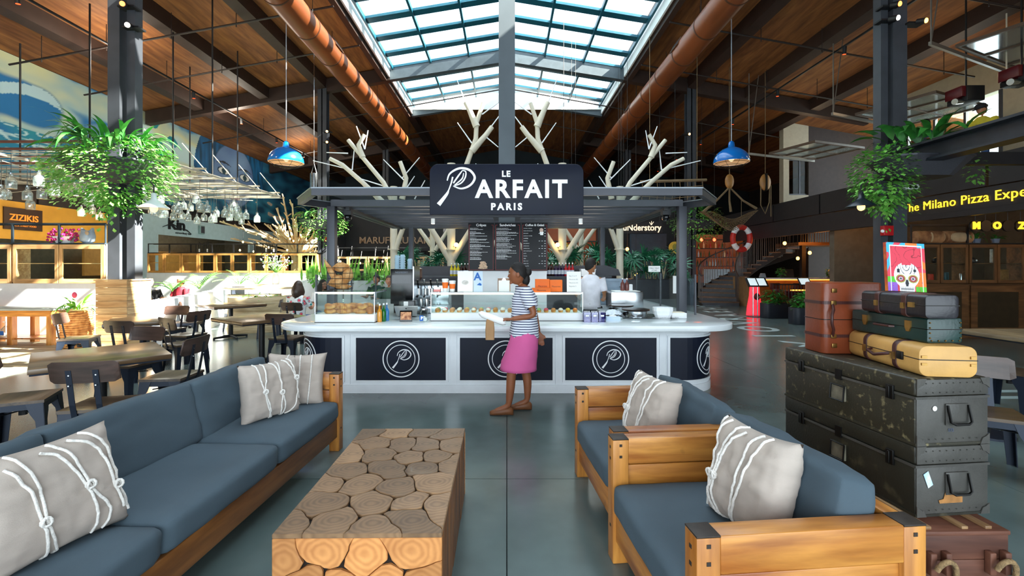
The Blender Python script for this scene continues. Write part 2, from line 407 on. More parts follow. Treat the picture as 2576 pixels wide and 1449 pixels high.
def catmull(P, k=6):
    P = [Vector(p) for p in P]; Q = [P[0]] + P + [P[-1]]; out = []
    for i in range(1, len(Q) - 2):
        for j in range(k):
            t = j / k
            out.append(.5 * ((2 * Q[i]) + (Q[i + 1] - Q[i - 1]) * t + (2 * Q[i - 1] - 5 * Q[i] + 4 * Q[i + 1] - Q[i + 2]) * t * t + (3 * Q[i] - Q[i - 1] - 3 * Q[i + 1] + Q[i + 2]) * t ** 3))
    out.append(Q[-2]); return out
def ribbon(b, pts, w, fn, k=6, th=.004):
    """flat stroke; fn(u, v, d) maps the drawing to the surface, d is the relief"""
    P = catmull([(p[0], p[1], 0) for p in pts], k); n = len(P); ww = w if hasattr(w, '__len__') else [w, w]
    rings = []
    for i, p in enumerate(P):
        t = (P[min(i + 1, n - 1)] - P[max(i - 1, 0)]).normalized(); q = Vector((-t.y, t.x, 0)); f = i / (n - 1) * (len(ww) - 1)
        k0 = min(int(f), len(ww) - 2); wd = (ww[k0] * (1 - f + k0) + ww[k0 + 1] * (f - k0)) / 2
        a, c = p - q * wd, p + q * wd
        rings.append([fn(a.x, a.y, 0), fn(c.x, c.y, 0), fn(c.x, c.y, th), fn(a.x, a.y, th)])
    b.loft(rings)
LOGO = [([(1825, 320), (1850, 250), (1920, 200), (1990, 186), (2070, 210), (2120, 275), (2105, 335), (2050, 385), (1970, 406), (1890, 378)], [10, 17, 20, 20, 17, 10]),
        ([(1890, 378), (1970, 350), (2018, 290), (2025, 225), (1990, 210)], [8, 12, 12, 8]),
        ([(1990, 210), (1945, 270), (1892, 348)], [8, 14, 12]),
        ([(2002, 238), (1985, 300), (1905, 368)], [6, 12, 8]),
        ([(1885, 280), (1868, 350), (1842, 420), (1818, 470), (1732, 580)], [14, 12, 10, 24, 38])]
def draw_logo(b, fn, sc, cu, cv, wk=1.0):
    for pts, w in LOGO:
        ribbon(b, [((x - 1930) * sc + cu, -(y - 385) * sc + cv) for x, y in pts], [q * sc * wk for q in w], fn)
for s0, s1 in panels:
    z0, z1 = .16, .69
    pn = kp('panel', strip(s0, s1, z0, z1, -.004, .004), m_navy)
    fr = strip(s0 - .03, s1 + .03, z1, z1 + .025, 0, .018); strip(s0 - .03, s1 + .03, z0 - .025, z0, 0, .018, fr)
    strip(s0 - .03, s0, z0, z1, 0, .018, fr); strip(s1, s1 + .03, z0, z1, 0, .018, fr)
    kp('panel_moulding', fr, m_kw)
    sc_ = (s0 + s1) / 2; zc = .425; b = MB(); fn = lambda u, v, d: PB(u, .004 + d, v)
    for rr, wd in ((.224, .013), (.174, .008)):
        ribbon(b, [(sc_ + rr * math.cos(2 * PI * k / 32), zc + rr * math.sin(2 * PI * k / 32)) for k in range(33)], wd, fn, 2)
    sg = 1
    draw_logo(b, fn, .00058, sc_ + .012, zc, 1.1)
    kp('logo', b, m_print)
for s in (-2.0, -.67, .65, 1.95):
    kp('pilaster_line', strip(s - .045, s - .04, .1, .73, 0, .008, strip(s + .04, s + .045, .1, .73, 0, .008)), m_kw)
# worktop: a ring of quartz round the work area
pts = [(-2.86, 9.8)]
for sg, a0, a1 in ((-1, 180, 270), (1, 270, 360)):
    for i in range(13):
        a = R(a0 + (a1 - a0) * i / 12); pts.append((sg * 2.31 + .55 * math.cos(a), 5.92 + .55 * math.sin(a)))
pts += [(2.86, 9.8), (1.5, 9.8), (1.5, 6.3), (-1.45, 6.3), (-1.45, 9.8)]
o = MB().prism(pts, .81, .88).build('kiosk_worktop', m_quartz, bevel=.008); tag(o, 'white quartz kiosk worktop with rounded corners', 'worktop')
# canopy
can = empty('kiosk_canopy', (0, 6.46, .88), label='dark grey steel kiosk canopy with chamfered corners and cross slats', cat='canopy')
for sx in (-1, 1):
    kp('post', box(sx * 2.49 - .056, sx * 2.49 + .056, 6.46, 6.57, .88, 2.43), m_kst, can, bevel=.004)
    kp('post', box(sx * 2.1 - .05, sx * 2.1 + .05, 10.01, 10.11, 0, 2.43), m_kst, can, bevel=.004)
ring = [(-2.31, 5.4), (2.31, 5.4), (2.86, 6.25), (2.55, 6.75), (2.55, 10.2), (-2.55, 10.2), (-2.55, 6.75), (-2.86, 6.25)]
for i in range(8):
    a, c = Vector(ring[i]), Vector(ring[(i + 1) % 8]); t = (c - a).normalized(); n = Vector((-t.y, t.x))
    q = [a, c, c + n * .06, a + n * .06]
    kp('fascia_beam', MB().prism([tuple(v) for v in q], 2.42, 2.5), m_kst, can)
    q = [a - n * .012, c - n * .012, c + n * .1, a + n * .1]
    kp('fascia_cap', MB().prism([tuple(v) for v in q], 2.5, 2.515), mat('canopy cap', '#7d858c', rough=.35, metal=.5, var=.03), can)
kp('cross_beam', box(-2.49, 2.49, 6.46, 6.57, 2.43, 2.52), m_kst, can)
for sx in (-1, 1):
    kp('side_beam', box(sx * 2.44 - .05, sx * 2.44 + .05, 6.5, 10.15, 2.43, 2.53), m_kst, can)
    kp('side_rail', box(sx * 2.3 - .025, sx * 2.3 + .025, 6.6, 10.0, 2.39, 2.43), m_black, can)
for y in (6.78, 7.3, 7.8, 8.3, 8.8, 9.3, 9.75, 10.1):
    if 8.2 < y < 8.9: sg = ((-2.4, -.25), (.25, 2.4))
    else: sg = ((-2.4, 2.4),)
    for a, c in sg: kp('slat', box(a, c, y - .03, y + .03, 2.42, 2.5), m_kst, can)
kp('roof_pane', box(-2.3, 2.3, 5.46, 6.46, 2.515, 2.525), m_glass, can)
for sx in (-1, 1): kp('roof_pane', box(min(sx * .3, sx * 2.4), max(sx * .3, sx * 2.4), 6.57, 10.1, 2.51, 2.52), m_glass, can)
for sx in (-1, 1):
    cm = empty('security_camera', (sx * 2.33, 6.7, 2.3), label='black dome camera under the canopy corner ' + ('beside the bread basket post' if sx < 0 else 'near the crepe maker post'), cat='camera', group='canopy cameras')
    MB().box(-.06, .06, -.05, .05, .03, .12).build('bracket', m_black, cm); MB().ell((0, 0, 0), .06).build('lens_dome', m_blk, cm, smooth=60)
# sign
sg_ = empty('kiosk_sign', (0, 5.32, 2.175), label='navy LE PARFAIT PARIS sign with rounded top corners', cat='sign')
x0, x1, zb, zt = -.89, .885, 2.175, 2.76
kp('sign_board', MB().prism(rrect(x1 - x0, zt - zb, .1, 6, (x0 + x1) / 2, (zb + zt) / 2, (1, 1, 0, 0)), 5.27, 5.36, XZ), m_navy, sg_, bevel=.005)
def sgp(cx, cy): p = at(700 + cx / 4.293, 380 + cy / 4.293, 5.27); return (p.x, p.z)
b = MB()
for pts, w in LOGO:
    ribbon(b, [sgp(x, y) for x, y in pts], [q * 1.25 * 5.27 / 1150 / 4.293 for q in w], lambda u, v, d: (u, 5.27 - d * 2, v), 8)
kp('logo', b, m_print, sg_)
def sign_text(body, px, py, hpx, bold=.003, sp=1.0, sx=1.0):
    p = at(px, py, 5.26); k = 5.26 / 1150
    t = text(body, hpx * k / .69, m_print, sg_, (p.x, 5.262 - 5.32, p.z - 2.175), bold=bold, space=sp, ext=.003, sx=sx)
sign_text('LE', 1273, 438, 14, .004, 1.15); sign_text('ARFAIT', 1312, 477.5, 43, .009, 1.2, .98); sign_text('PARIS', 1274, 520.5, 16, .005, 1.45)
# menu boards
HEAD = ['Crêpes', 'Sandwiches', 'Coffee & Gelati']
LINES = [['SUCRE CITRON 7.5', 'NUTELLA 8.75', 'FROMAGE 9', 'PARISIENNE 10', 'CAMPAGNARDE 10', 'ADD A SALAD MIXED 3.5', 'GALETTE COMPLETE 10', 'GALETTE DU CHEF 11', 'GALETTE DES FORETS 11', 'GALETTE DE LA MER 13'],
         ["L'ALSACIEN CROISSANT 10", 'LE SAUMON CROISSANT 11', 'LE CLASSIC CROISSANT 9', 'LE AVO BUFFALO CROISSANT 12', 'AVOCADO TOAST TURKEY 10', 'TURKEY CLUB SANDWICH 10', 'AVOCADO & GOAT CHEESE SANDWICH 12', 'HAM & CHEESE SANDWICH 10', 'FRENCH BLT SANDWICH 11', 'QUICHE LORRAINE 8.5', 'QUICHE VEGGIE 8.5'],
         ['CARAMEL VANILLA', 'FRESH CHOCOLATE', 'PISTACHIO', 'HAZELNUT COFFEE', 'COFFEE', 'ESPRESSO', 'MACCHIATO', 'AMERICANO', 'CAPPUCCINO', 'HOT CHOCOLATE', 'LATTE', 'MOCHA', 'TEA', 'EARL GREY', 'GREEN TEA', 'CHAI LATTE']]
for k in range(3):
    cxp = (1210.5, 1277, 1345)[k]; c = at(cxp, 621, 8.2); w, h = .462, .86
    mb_ = empty('menu_board', (c.x, 8.2, c.z - h / 2), label='black hanging menu board headed ' + HEAD[k], cat='menu board', group='menu boards over the kiosk')
    box(-w / 2, w / 2, -.012, .012, 0, h).build('board', mat('menu print black', '#0b0c12', rough=.35, var=0, spec=.2), mb_)
    f = MB()
    for a in ((-w / 2 + .012, -w / 2 + .02, .02, h - .04), (w / 2 - .02, w / 2 - .012, .02, h - .04), (-w / 2 + .012, w / 2 - .012, .012, .02), (-w / 2 + .012, -w / 2 + .05, h - .045, h - .037), (w / 2 - .05, w / 2 - .012, h - .045, h - .037)):
        f.box(a[0], a[1], -.016, -.012, a[2], a[3])
    f.build('red_border', m_red, mb_)
    text(HEAD[k], .062 if k < 2 else .054, m_print, mb_, (0, -.013, h - .042), name='heading', bold=.001, ext=.0015)
    n = len(LINES[k]); bars = MB(); top = h - .1; dz = (top - .18) / n if k != 2 else (top - .04) / n
    for i, ln in enumerate(LINES[k]):
        z = top - i * dz; big = ln in ('COFFEE', 'TEA')
        text(ln, .024 if big else .0175, m_print, mb_, (-w / 2 + .03, -.013, z), name='menu_line', align='LEFT', ext=.001)
        if k < 2:
            for q in range(1 + i % 2):
                zz = z - .02 - q * .014; L_ = .2 + .2 * rnd.random(); x = -w / 2 + .03
                while x < -w / 2 + L_:
                    l = .012 + .02 * rnd.random(); bars.box(x, x + l, -.0135, -.012, zz - .003, zz + .003); x += l + .006
        elif not big:
            for q in range(1 + (i % 3)): bars.box(w / 2 - .06 - .05 * q, w / 2 - .035 - .05 * q, -.0135, -.012, z - .003, z + .003)
    bars.build('small_print', m_print, mb_, kind='stuff')
    if k == 0:
        cr = MB()
        for i in range(5): cr.ell((.03 + .012 * (i % 2), -.016, .05 + .025 * i), (.085 - .008 * i, .008, .02))
        cr.build('crepe_picture', mat('crepe print', '#c9a98c', var=.3, vs=40, rough=.6), mb_)
    if k == 2:
        MB().prism([(.1, .64), (.15, .64), (.16, .7), (.09, .7)], -.016, -.012, XZ).build('gelato_cup_picture', m_print, mb_)
        MB().ell((.12, -.015, .73), (.035, .006, .035)).build('gelato_picture', mat('gelato print', '#cdb0a4', var=.3, vs=60), mb_)
# back bar
bk = empty('back_bar', (0, 8.9, 0), label='dark back bar cabinet behind the kiosk with a raised splash', cat='cabinet')
kp('cabinet', box(-1.9, 1.95, 8.75, 9.2, 0, 1.36), mat('charcoal laminate', '#2a2c35', rough=.5), bk)
kp('cabinet_top', box(-1.95, 2.0, 8.7, 9.22, 1.36, 1.39), mat('charcoal laminate', '#2a2c35'), bk)
kp('splash', MB().prism([(-2.0, 1.39), (2.3, 1.39), (2.25, 1.52), (2.0, 1.6), (-2.0, 1.58)], 9.22, 9.3, XZ), mat('charcoal laminate', '#2a2c35'), bk)
o = box(-.78, .72, 8.25, 8.32, .2, 1.5).build('white_partition', m_wpl); tag(o, 'white partition panel standing under the hanging menu boards', 'partition')
def bottle(name, label, loc, h, r, mb_body, cap, cat='bottle', group=None, lab=None):
    e = empty(name, loc, label=label, cat=cat, group=group)
    MB().lathe([(r * .9, 0), (r, .01), (r, h * .55), (r * .75, h * .64), (r * .32, h * .74), (r * .3, h * .93), (0.001, h * .93)], 10).build('bottle_body', mb_body, e, smooth=40)
    MB().cyl((0, 0, h * .9), (0, 0, h), r * .38, n=8).build('cap', cap, e)
    if lab: MB().lathe([(r * 1.02, h * .15), (r * 1.02, h * .45)], 10, cap=False).build('paper_label', lab, e)
    return e
m_syr = [mat('pale yellow syrup', '#b5a51e', rough=.1, var=0), mat('dark syrup', '#2b1210', rough=.1, var=0), mat('violet syrup', '#2a1a3d', rough=.1, var=0), mat('red syrup', '#a01420', rough=.1, var=0)]
m_lab = mat('pale label', '#b8bfcc', rough=.6, var=.2, vs=80)
for k in range(6):
    p = at(1136 + 8.4 * k, 695, 8.85); bottle('syrup_bottle', 'yellow syrup bottle in the row on the back bar left of the menu boards', (p.x, 8.85, 1.39), .25, .032, m_syr[0] if k < 3 else m_syr[1], m_wpl, group='yellow syrup bottles', lab=m_lab)['label'] = \
        ('outermost', 'middle', 'innermost')[k % 3] + ' of the ' + ('yellow' if k < 3 else 'dark') + ' syrup bottles left of the menu boards'
for k in range(9):
    p = at(1373 + 8.4 * k, 695, 8.85); c = 1 if k < 3 else (2 if k < 6 else 3)
    e = bottle('syrup_bottle', ('nearest', 'middle', 'farthest')[k % 3] + ' ' + ('dark brown', 'violet', 'red')[c - 1] + ' syrup bottle with white pourer, counted from the menu boards', (p.x, 8.85, 1.39), .26, .032, m_syr[c], m_wpl, group='syrup bottles behind the cashier', lab=m_lab)
# glass cases
def glass_case(name, x0, x1, y0, y1, zt, label, hb=.1, slope=0):
    e = empty(name, ((x0 + x1) / 2, (y0 + y1) / 2, .88), label=label, cat='display case')
    g = lambda n, b, m, **k: kp(n, b, m, e, **k)
    g('base_tray', box(x0, x1, y0, y1, .885, .885 + hb), m_wpl, bevel=.004)
    g('foot_trim', box(x0 - .005, x1 + .005, y0 - .005, y1, .88, .889), m_blk)
    t = .006; zb_ = .885 + hb
    g('front_pane', box(x0, x1, y0, y0 + t, zb_, zt), m_glass)
    g('side_pane', box(x0, x0 + t, y0 + t, y1, zb_, zt), m_glass); g('side_pane', box(x1 - t, x1, y0 + t, y1, zb_, zt), m_glass)
    g('top_pane', box(x0, x1, y0, y1, zt, zt + .008), m_glass)
    g('edge_frame', MB().box(x0, x1, y0 - .002, y0 + .01, zt - .006, zt + .012).box(x0 - .003, x0 + .008, y0, y1, zt - .006, zt + .012).box(x1 - .008, x1 + .003, y0, y1, zt - .006, zt + .012)
      .box(x0 - .002, x0 + .007, y0 - .002, y0 + .007, zb_, zt).box(x1 - .007, x1 + .002, y0 - .002, y0 + .007, zb_, zt), m_chrome)
    g('light_bar', box(x0 + .03, x1 - .03, y0 + .02, y0 + .035, zt - .015, zt - .008), mat('case light', '#fff2d0', emit='#ffe2ae', es=7, var=0))
    return e
gc = glass_case('pastry_case', -2.38, -1.64, 5.67, 6.24, 1.25, 'glass pastry case with croissants on the left end of the counter')
gc2 = glass_case('cake_case', -.97, .97, 5.83, 6.28, 1.235, 'long glass cake case in the middle of the counter')
kp('shelf_pane', box(-.96, .96, 5.95, 6.27, 1.08, 1.088), m_glass, gc2)
m_cr = mat('golden pastry', '#9c5522', rough=.45, var=.3, vs=26, col2='#e2a656')
def croissant(loc, rz, k=1.0, grp='croissants in the glass case'):
    b = MB(); n = 13; P = []; r = []
    for i in range(n):
        t = i / (n - 1) * 2 - 1; P.append((.075 * t * k, .04 * t * t * k, .026 * k)); r.append(k * .008 + k * .027 * (1 - t * t) ** .6 * (1 if i % 2 else .72))
    o = b.tube(P, r, 8).build('croissant', m_cr, smooth=60, loc=loc, rot=(0, 0, rz)); return tag(o, 'golden flaky croissant heaped in the left glass case', 'croissant', grp)
c0 = croissant((-2.2, 5.8, .985), .3, 1.25)
for k in range(18):
    dup(c0, (-2.25 + (k % 3) * .2 + .07 * (k // 3 % 2), 5.77 + (k // 3 % 4) * .115, .986 + (.055 if k > 11 else 0)), rnd.uniform(-.8, .8) + (k % 2) * 3, 'golden flaky croissant in the %s of the left glass case, %s' % (('left third', 'middle', 'right third')[k % 3], ('front row', 'second row', 'third row', 'back row')[k // 3] if k < 12 else ('top layer, front', 'top layer, behind')[k // 3 % 2]))
b = MB().lathe([(.03, 0), (.04, .03), (.05, .05), (.045, .07), (.02, .085)], 12); c1 = b.build('muffin', mat('muffin crust', '#b96a22', var=.3, vs=20), smooth=50, loc=(-1.72, 5.75, .985)); tag(c1, 'brown muffin at the right end of the left glass case', 'muffin', 'muffins in the left case')
for k in range(4): dup(c1, (-1.72 + .0, 5.85 + .09 * k, .985))
cols = [('#e8c23c', 'yellow'), ('#e07a2a', 'orange'), ('#8ec07a', 'green'), ('#d9566b', 'pink'), ('#c98b52', 'caramel'), ('#f0e6da', 'cream')]
tarts = {}
for k in range(30):
    i = (k * 7) % 6 if k > 11 else 4 + k % 2
    if i not in tarts:
        e = empty('tartlet', (0, 0, 0), label=cols[i][1] + ' topped tartlet in a row inside the long cake case', cat='tartlet', group=cols[i][1] + ' tartlets')
        MB().lathe([(.025, 0), (.034, .025)], 12).build('pastry_shell', m_cr, e); MB().ell((0, 0, .035), (.03, .03, .022)).build('topping', mat(cols[i][1] + ' glaze', cols[i][0], rough=.2), e, smooth=60); tarts[i] = e
        e.location = (-.9 + .094 * (k % 20), 5.93 + .1 * (k // 20), .985)
    else: dup(tarts[i], (-.9 + .094 * (k % 20), 5.93 + .1 * (k // 20), .985), label=cols[i][1] + ' tartlet in the %s row of the cake case, %s' % (('front', 'back')[k // 20], ('left end', 'left of the walking woman', 'behind the walking woman', 'right of the walking woman', 'right end')[min(4, (k % 20) // 4)]))
for x in (-1.3, 1.3):
    e = empty('canopy_lamp', (x, 8.05, 2.36), label='small white lamp under the canopy slats, ' + ('coffee machine side' if x < 0 else 'crepe maker side'), cat='lamp'); MB().cyl((0, 0, -.03), (0, 0, .06), .035, n=12).build('lamp_can', m_wpl, e); MB().cyl((0, 0, -.034), (0, 0, -.03), .03, n=12).build('lens', mat('canopy lens', '#fff4e0', emit='#fff0d8', es=5, var=0), e)
    spot('canopy_light', (x, 8.05, 2.1), 16, '#fff2e2', .5)
# on the cases and the worktop
def card(name, label, cat, px0, px1, py0, py1, Y, m, th=.006, tilt=-.08, z=None):
    a, c = at(px0, py1, Y), at(px1, py0, Y); e = empty(name, ((a.x + c.x) / 2, Y, z if z is not None else a.z), label=label, cat=cat)
    w, h = c.x - a.x, c.z - e.location.z
    o = box(-w / 2, w / 2, -th / 2, th / 2, 0, h).build('sheet', m, e); e.rotation_euler = (tilt, 0, 0); return e, w, h
e, w, h = card('notice_stand', 'white notice with a faint grey drawing standing on the cake case', 'notice', 1151, 1189, 682, 735, 6.0, m_paper, z=1.245)
MB().ell((0, -.004, h * .45), (.045, .001, .03)).build('grey_drawing', mat('faint ink', '#c9c6c2', var=.2, vs=60), e)
e, w, h = card('grade_card', 'blue and white letter grade A card on the cake case', 'notice', 1192, 1214, 682, 735, 6.0, mat('pale blue card', '#c9dcf0', var=.03), z=1.245)
text('A', .14, m_blue, e, (-.01, -.005, h * .72), bold=.004); MB().prism([(-.02, .09), (.04, .08), (.045, .1), (.02, .12)], -.006, -.003, XZ).build('blue_emblem', m_blue, e)
e, w, h = card('clipboard', 'wooden clipboard with a sheet leaning behind the walking woman', 'clipboard', 1252, 1284, 700, 737, 6.1, wood('clipboard board', '#8d6748', '#b08a66', 'z'), z=1.245)
box(-w / 2 + .012, w / 2 - .012, -.006, -.004, .0, h - .03).build('paper_sheet', m_paper, e); MB().prism([(-.03, h - .03), (.03, h - .03), (.012, h + .005), (-.012, h + .005)], -.012, -.003, XZ).build('clip', m_chrome, e)
e, w, h = card('price_list', 'white printed price sheet on the right end of the cake case', 'notice', 1426, 1462, 683, 738, 6.0, m_paper, z=1.245)
for k, tx in enumerate(('Bag 12 ct 9', 'Macarons 8.5', 'Macarons 6.5', 'Baguette 5')): text(tx, .022, mat('grey ink', '#8a8d90', var=0), e, (-w / 2 + .03, -.004, h * .78 - .045 * k), name='print_line', align='LEFT', ext=.0005)
for k, (px0, px1, py0) in enumerate(((1346, 1382, 702), (1382, 1414, 704), (1338, 1384, 724))):
    a, c = at(px0, 738, 6.05 - .12 * (k == 2)), at(px1, py0, 6.05 - .12 * (k == 2))
    e = empty('pastry_box', ((a.x + c.x) / 2, 6.05 - .14 * (k == 2), 1.245), label=('tall orange gift box standing left of two on the cake case', 'tall orange gift box beside the white price sheet', 'low orange gift box lying in front of the tall ones')[k], cat='box')
    w = (c.x - a.x) * .98; h = c.z - 1.245
    box(-w / 2, w / 2, -.05, .05, 0, h).build('carton', m_orange, e, bevel=.003); text('Macarons', .03, mat('dark brown ink', '#5b2a12', var=0), e, (0, -.051, h * .45), ext=.0005)
for k, (px, hh) in enumerate(((1120, .155), (1138, .13))):
    p = at(px, 735, 6.05); e = empty('paper_cup', (p.x, 6.05, 1.245), label=('taller', 'shorter')[k] + ' orange sleeved paper coffee cup on the cake case', cat='cup')
    MB().lathe([(.03, 0), (.043, hh)], 16).build('cup_wall', m_wpl, e, smooth=40); MB().lathe([(.0345, hh * .3), (.0415, hh * .8)], 16, cap=False).build('orange_sleeve', m_orange, e, smooth=40)
    MB().lathe([(.045, hh), (.045, hh + .012), (.038, hh + .016)], 16).build('lid', m_wpl, e)
e = empty('business_card_box', (at(1100, 735, 6.05).x, 6.05, 1.245), label='small white and pink card box beside the paper cups', cat='box'); box(-.045, .045, -.03, .03, 0, .03).build('pink_base', mat('pink card', '#e08a86'), e); box(-.04, .04, -.025, .025, .03, .06).build('cards', m_paper, e)
# bottles by the pastry case
for k, (px, cc, nm) in enumerate(((955, '#d9922e', 'orange juice'), (964, '#1d6b2a', 'green glass'), (971, '#3a7fc0', 'blue labelled'), (948, '#c9a06a', 'amber'))):
    p = at(px, 806, 5.75 + .05 * k); bottle('drink_bottle', nm + ' drink bottle beside the pastry case', (p.x, 5.75 + .07 * k, .88), .23, .03, mat(nm + ' glass', cc, rough=.08, var=0), m_wpl)
# tip jar, tablets
p = at(1067, 806, 5.78); e = empty('tip_jar', (p.x, 5.78, .88), label='glass tip jar with a blue P label and folded notes', cat='jar')
MB().lathe([(.045, 0), (.05, .01), (.05, .12), (.038, .14), (.038, .16)], 16, cap=False).build('glass_body', m_glass, e, smooth=50); MB().lathe([(.041, .15), (.041, .165)], 16).build('lid', m_chrome, e)
MB().box(-.03, .01, -.02, .02, .01, .07).ell((.01, 0, .03), (.03, .03, .03), 6, 4).build('notes', m_paper, e); MB().prism(rrect(.045, .07, .004), -.054, -.05, lambda x, y, z: (x - .025, z, y + .05)).build('blue_label', m_blue, e)
text('P', .05, m_print, e, (-.02, -.055, .05), bold=.003)
p = at(1021, 802, 5.8); e = empty('customer_tablet', (p.x, 5.8, .88), label='small black payment tablet showing a pastry picture', cat='tablet', ); e.rotation_euler = (-.25, 0, .12)
box(-.078, .078, -.01, .012, .0, .14).build('tablet_body', m_blk, e, bevel=.004); box(-.066, .066, -.0115, -.01, .02, .12).build('screen', mat('pastry photo', '#7a3d22', var=.5, vs=25, col2='#e0a777', emit='#5a2c18', es=.4), e)
p = at(1024, 792, 6.05); e = empty('register_screen', (p.x, 6.05, .88), label='silver backed register tablet on a stand behind the black one', cat='tablet'); e.rotation_euler = (.35, 0, 0)
MB().prism([(-.13, .05), (.13, .05), (.155, .19), (-.155, .19)], -.01, .01, XZ).build('tablet_back', mat('silver grey', '#9a9a98', rough=.35, metal=.5), e, bevel=.003); box(-.03, .03, -.01, .05, 0, .08).build('stand', m_blk, e)
MB().ell((0, -.011, .16), (.012, .003, .008)).build('emblem', m_blk, e)
# coffee machines
e = empty('coffee_vending_machine', (at(1018, 755, 6.9).x, 6.9, .88), label='tall black NESPRESSO coffee machine with cups stacked on top', cat='coffee machine')
box(-.165, .165, -.2, .25, .15, .66).build('housing', m_blk, e, bevel=.008); box(-.165, .165, 0, .25, 0, .15).build('base', m_black, e); box(.165, .18, -.2, .25, .02, .7).build('chrome_side', m_chrome, e)
text('NESPRESSO', .036, mat('grey silk print', '#7c8594', var=0), e, (0, -.2015, .61)); box(-.14, .14, -.203, -.2, .45, .57).build('front_panel', mat('smoked panel', '#2a2a2e', rough=.1), e)
for k, (dx, hh) in enumerate(((-.1, .2), (-.02, .21), (.09, .15))):
    c = empty('cup_stack', (e.location.x + dx, 6.85, 1.54), label=('clear cup stack nearest the plants atop the coffee machine', 'tallest clear cup stack in the middle atop the coffee machine', 'short domed cup stack atop the coffee machine')[k], cat='cups')
    for q in range(6): MB().lathe([(.045, q * hh / 6), (.03, q * hh / 6 + hh / 5)], 12, cap=(q == 5)).build('cup', mat('clear plastic', '#a8c4d4', rough=.1, var=0, spec=.8), c, smooth=40)
e = empty('napkin_dispenser', (at(1026, 755, 6.45).x, 6.45, .88), label='black napkin dispenser with white napkins before the coffee machine', cat='dispenser')
box(-.11, .11, -.08, .08, 0, .22).build('housing', m_blk, e, bevel=.006); box(-.04, .02, -.083, -.08, .01, .21).build('napkins', m_paper, e); box(.08, .09, -.083, -.08, .02, .15).build('napkins', m_paper, e)
e = empty('espresso_machine', (at(1082, 755, 7.1).x, 7.1, .88), label='chrome espresso machine with upright levers and steel pitchers', cat='coffee machine')
box(-.22, .3, -.02, .3, .1, .42).build('housing', m_chrome, e, bevel=.01); box(-.22, .3, -.25, .3, 0, .1).build('drip_tray', m_chrome, e, bevel=.004); box(-.24, .32, -.1, .3, .42, .45).build('top_tray', m_black, e)
for k in range(4):
    x = -.16 + .1 * k; MB().cyl((x, -.06, .25), (x, -.06, .36), .033, n=12).build('group_head', m_chrome, e, smooth=40); MB().tube([(x, -.08, .36), (x - .01, -.12, .44), (x - .01, -.13, .5)], [.008, .01, .016], 6).build('lever', m_chrome if k % 2 else m_blk, e)
    MB().tube([(x, -.08, .26), (x, -.2, .24)], [.01, .014], 6).build('portafilter', m_blk, e)
for k, px in enumerate((1060, 1074)):
    p = at(px, 740, 6.9); c = empty('milk_pitcher', (p.x, 6.88, .98), label=('taller', 'wider')[k] + ' steel milk pitcher under the espresso machine', cat='pitcher'); MB().lathe([(.035, 0), (.04, .05), (.032, .11)], 14).build('pitcher_body', m_chrome, c, smooth=40); MB().tube([(.035, 0, .09), (.065, 0, .08), (.06, 0, .03), (.038, 0, .02)], .005, 6).build('handle', m_chrome, c)
e = empty('grinder', (at(1058, 700, 7.25).x - .1, 7.5, .88), label='brown hopper coffee grinder behind the espresso machine', cat='grinder'); box(-.07, .07, -.08, .08, 0, .45).build('grinder_body', m_chrome, e); MB().lathe([(.04, .45), (.08, .52), (.08, .66), (.04, .68)], 14).build('hopper', mat('brown hopper', '#6d5146', rough=.2), e)
e = empty('machine_riser', (at(1070, 760, 6.75).x, 6.75, .78), label='', cat='shelf'); e['label'] = 'grey steel riser shelf under the coffee machines'
kp('riser_top', box(-1.75, -1.0, 6.35, 7.5, .86, .875), m_chrome, e)
# bread basket by the post
p = at(868, 728, 6.6); e = empty('bread_basket', (p.x, 6.45, 1.26), label='black wire basket of baguettes and loaves beside the canopy post', cat='basket')
b = MB()
for k in range(5): z = .0 + .075 * k; w = .13 + .012 * k; b.tube([(-w, -.1, z), (w, -.1, z), (w, .1, z), (-w, .1, z), (-w, -.1, z)], .004, 5)
for x in (-.14, -.05, .05, .14):
    b.tube([(x * .9, -.1, 0), (x * 1.2, -.1, .31)], .003, 4); b.tube([(x * .9, .1, 0), (x * 1.2, .1, .31)], .003, 4)
b.box(-.13, .13, -.1, .1, -.006, 0); b.build('wire_frame', m_black, e)
m_bread = mat('crusty bread', '#b57a3e', rough=.7, var=.3, vs=14, col2='#dcae74')
for k, (dx, dz, rx, ry, L_, lab) in enumerate(((-.13, .22, .045, .5, .46, 'long baguette leaning out of the wire bread basket'), (-.05, .11, .095, 1.25, .3, 'round split loaf low in the wire bread basket'), (.09, .19, .08, .25, .26, 'dark crusted loaf at the right of the bread basket'), (-.01, .31, .07, 1.45, .26, 'floured loaf on top of the bread basket'), (.03, .03, .045, 1.5, .24, 'small baguette pointing down inside the bread basket'))):
    o = MB().loft([[(rx * math.sin(PI * (j + .1) / 8.2) * math.cos(a), rx * .9 * math.sin(PI * (j + .1) / 8.2) * math.sin(a), L_ * (j / 8 - .5)) for a in [2 * PI * q / 10 for q in range(10)]] for j in range(9)]).build('bread_loaf', m_bread, smooth=60, loc=(p.x + dx, 6.45, 1.26 + dz), rot=(0, -ry if k == 0 else ry, 0)); tag(o, lab, 'bread')
# glass screens beside the kiosk
for k, (x, y0, y1) in enumerate(((-2.75, 6.6, 9.6), (2.72, 6.6, 9.6))):
    e = empty('glass_screen', (x, (y0 + y1) / 2, .88), label=('clear glass guard on the left side of the kiosk worktop', 'clear glass guard on the right side of the kiosk worktop')[k], cat='screen')
    for q in range(2): kp('pane', box(x - .005, x + .005, y0 + q * 1.52, y0 + q * 1.52 + 1.48, .89, 1.45), m_glass, e)
    for q in range(3): kp('clamp_post', box(x - .012, x + .012, y0 + q * 1.5 - .012, y0 + q * 1.5 + .012, .88, 1.46), m_kst, e)
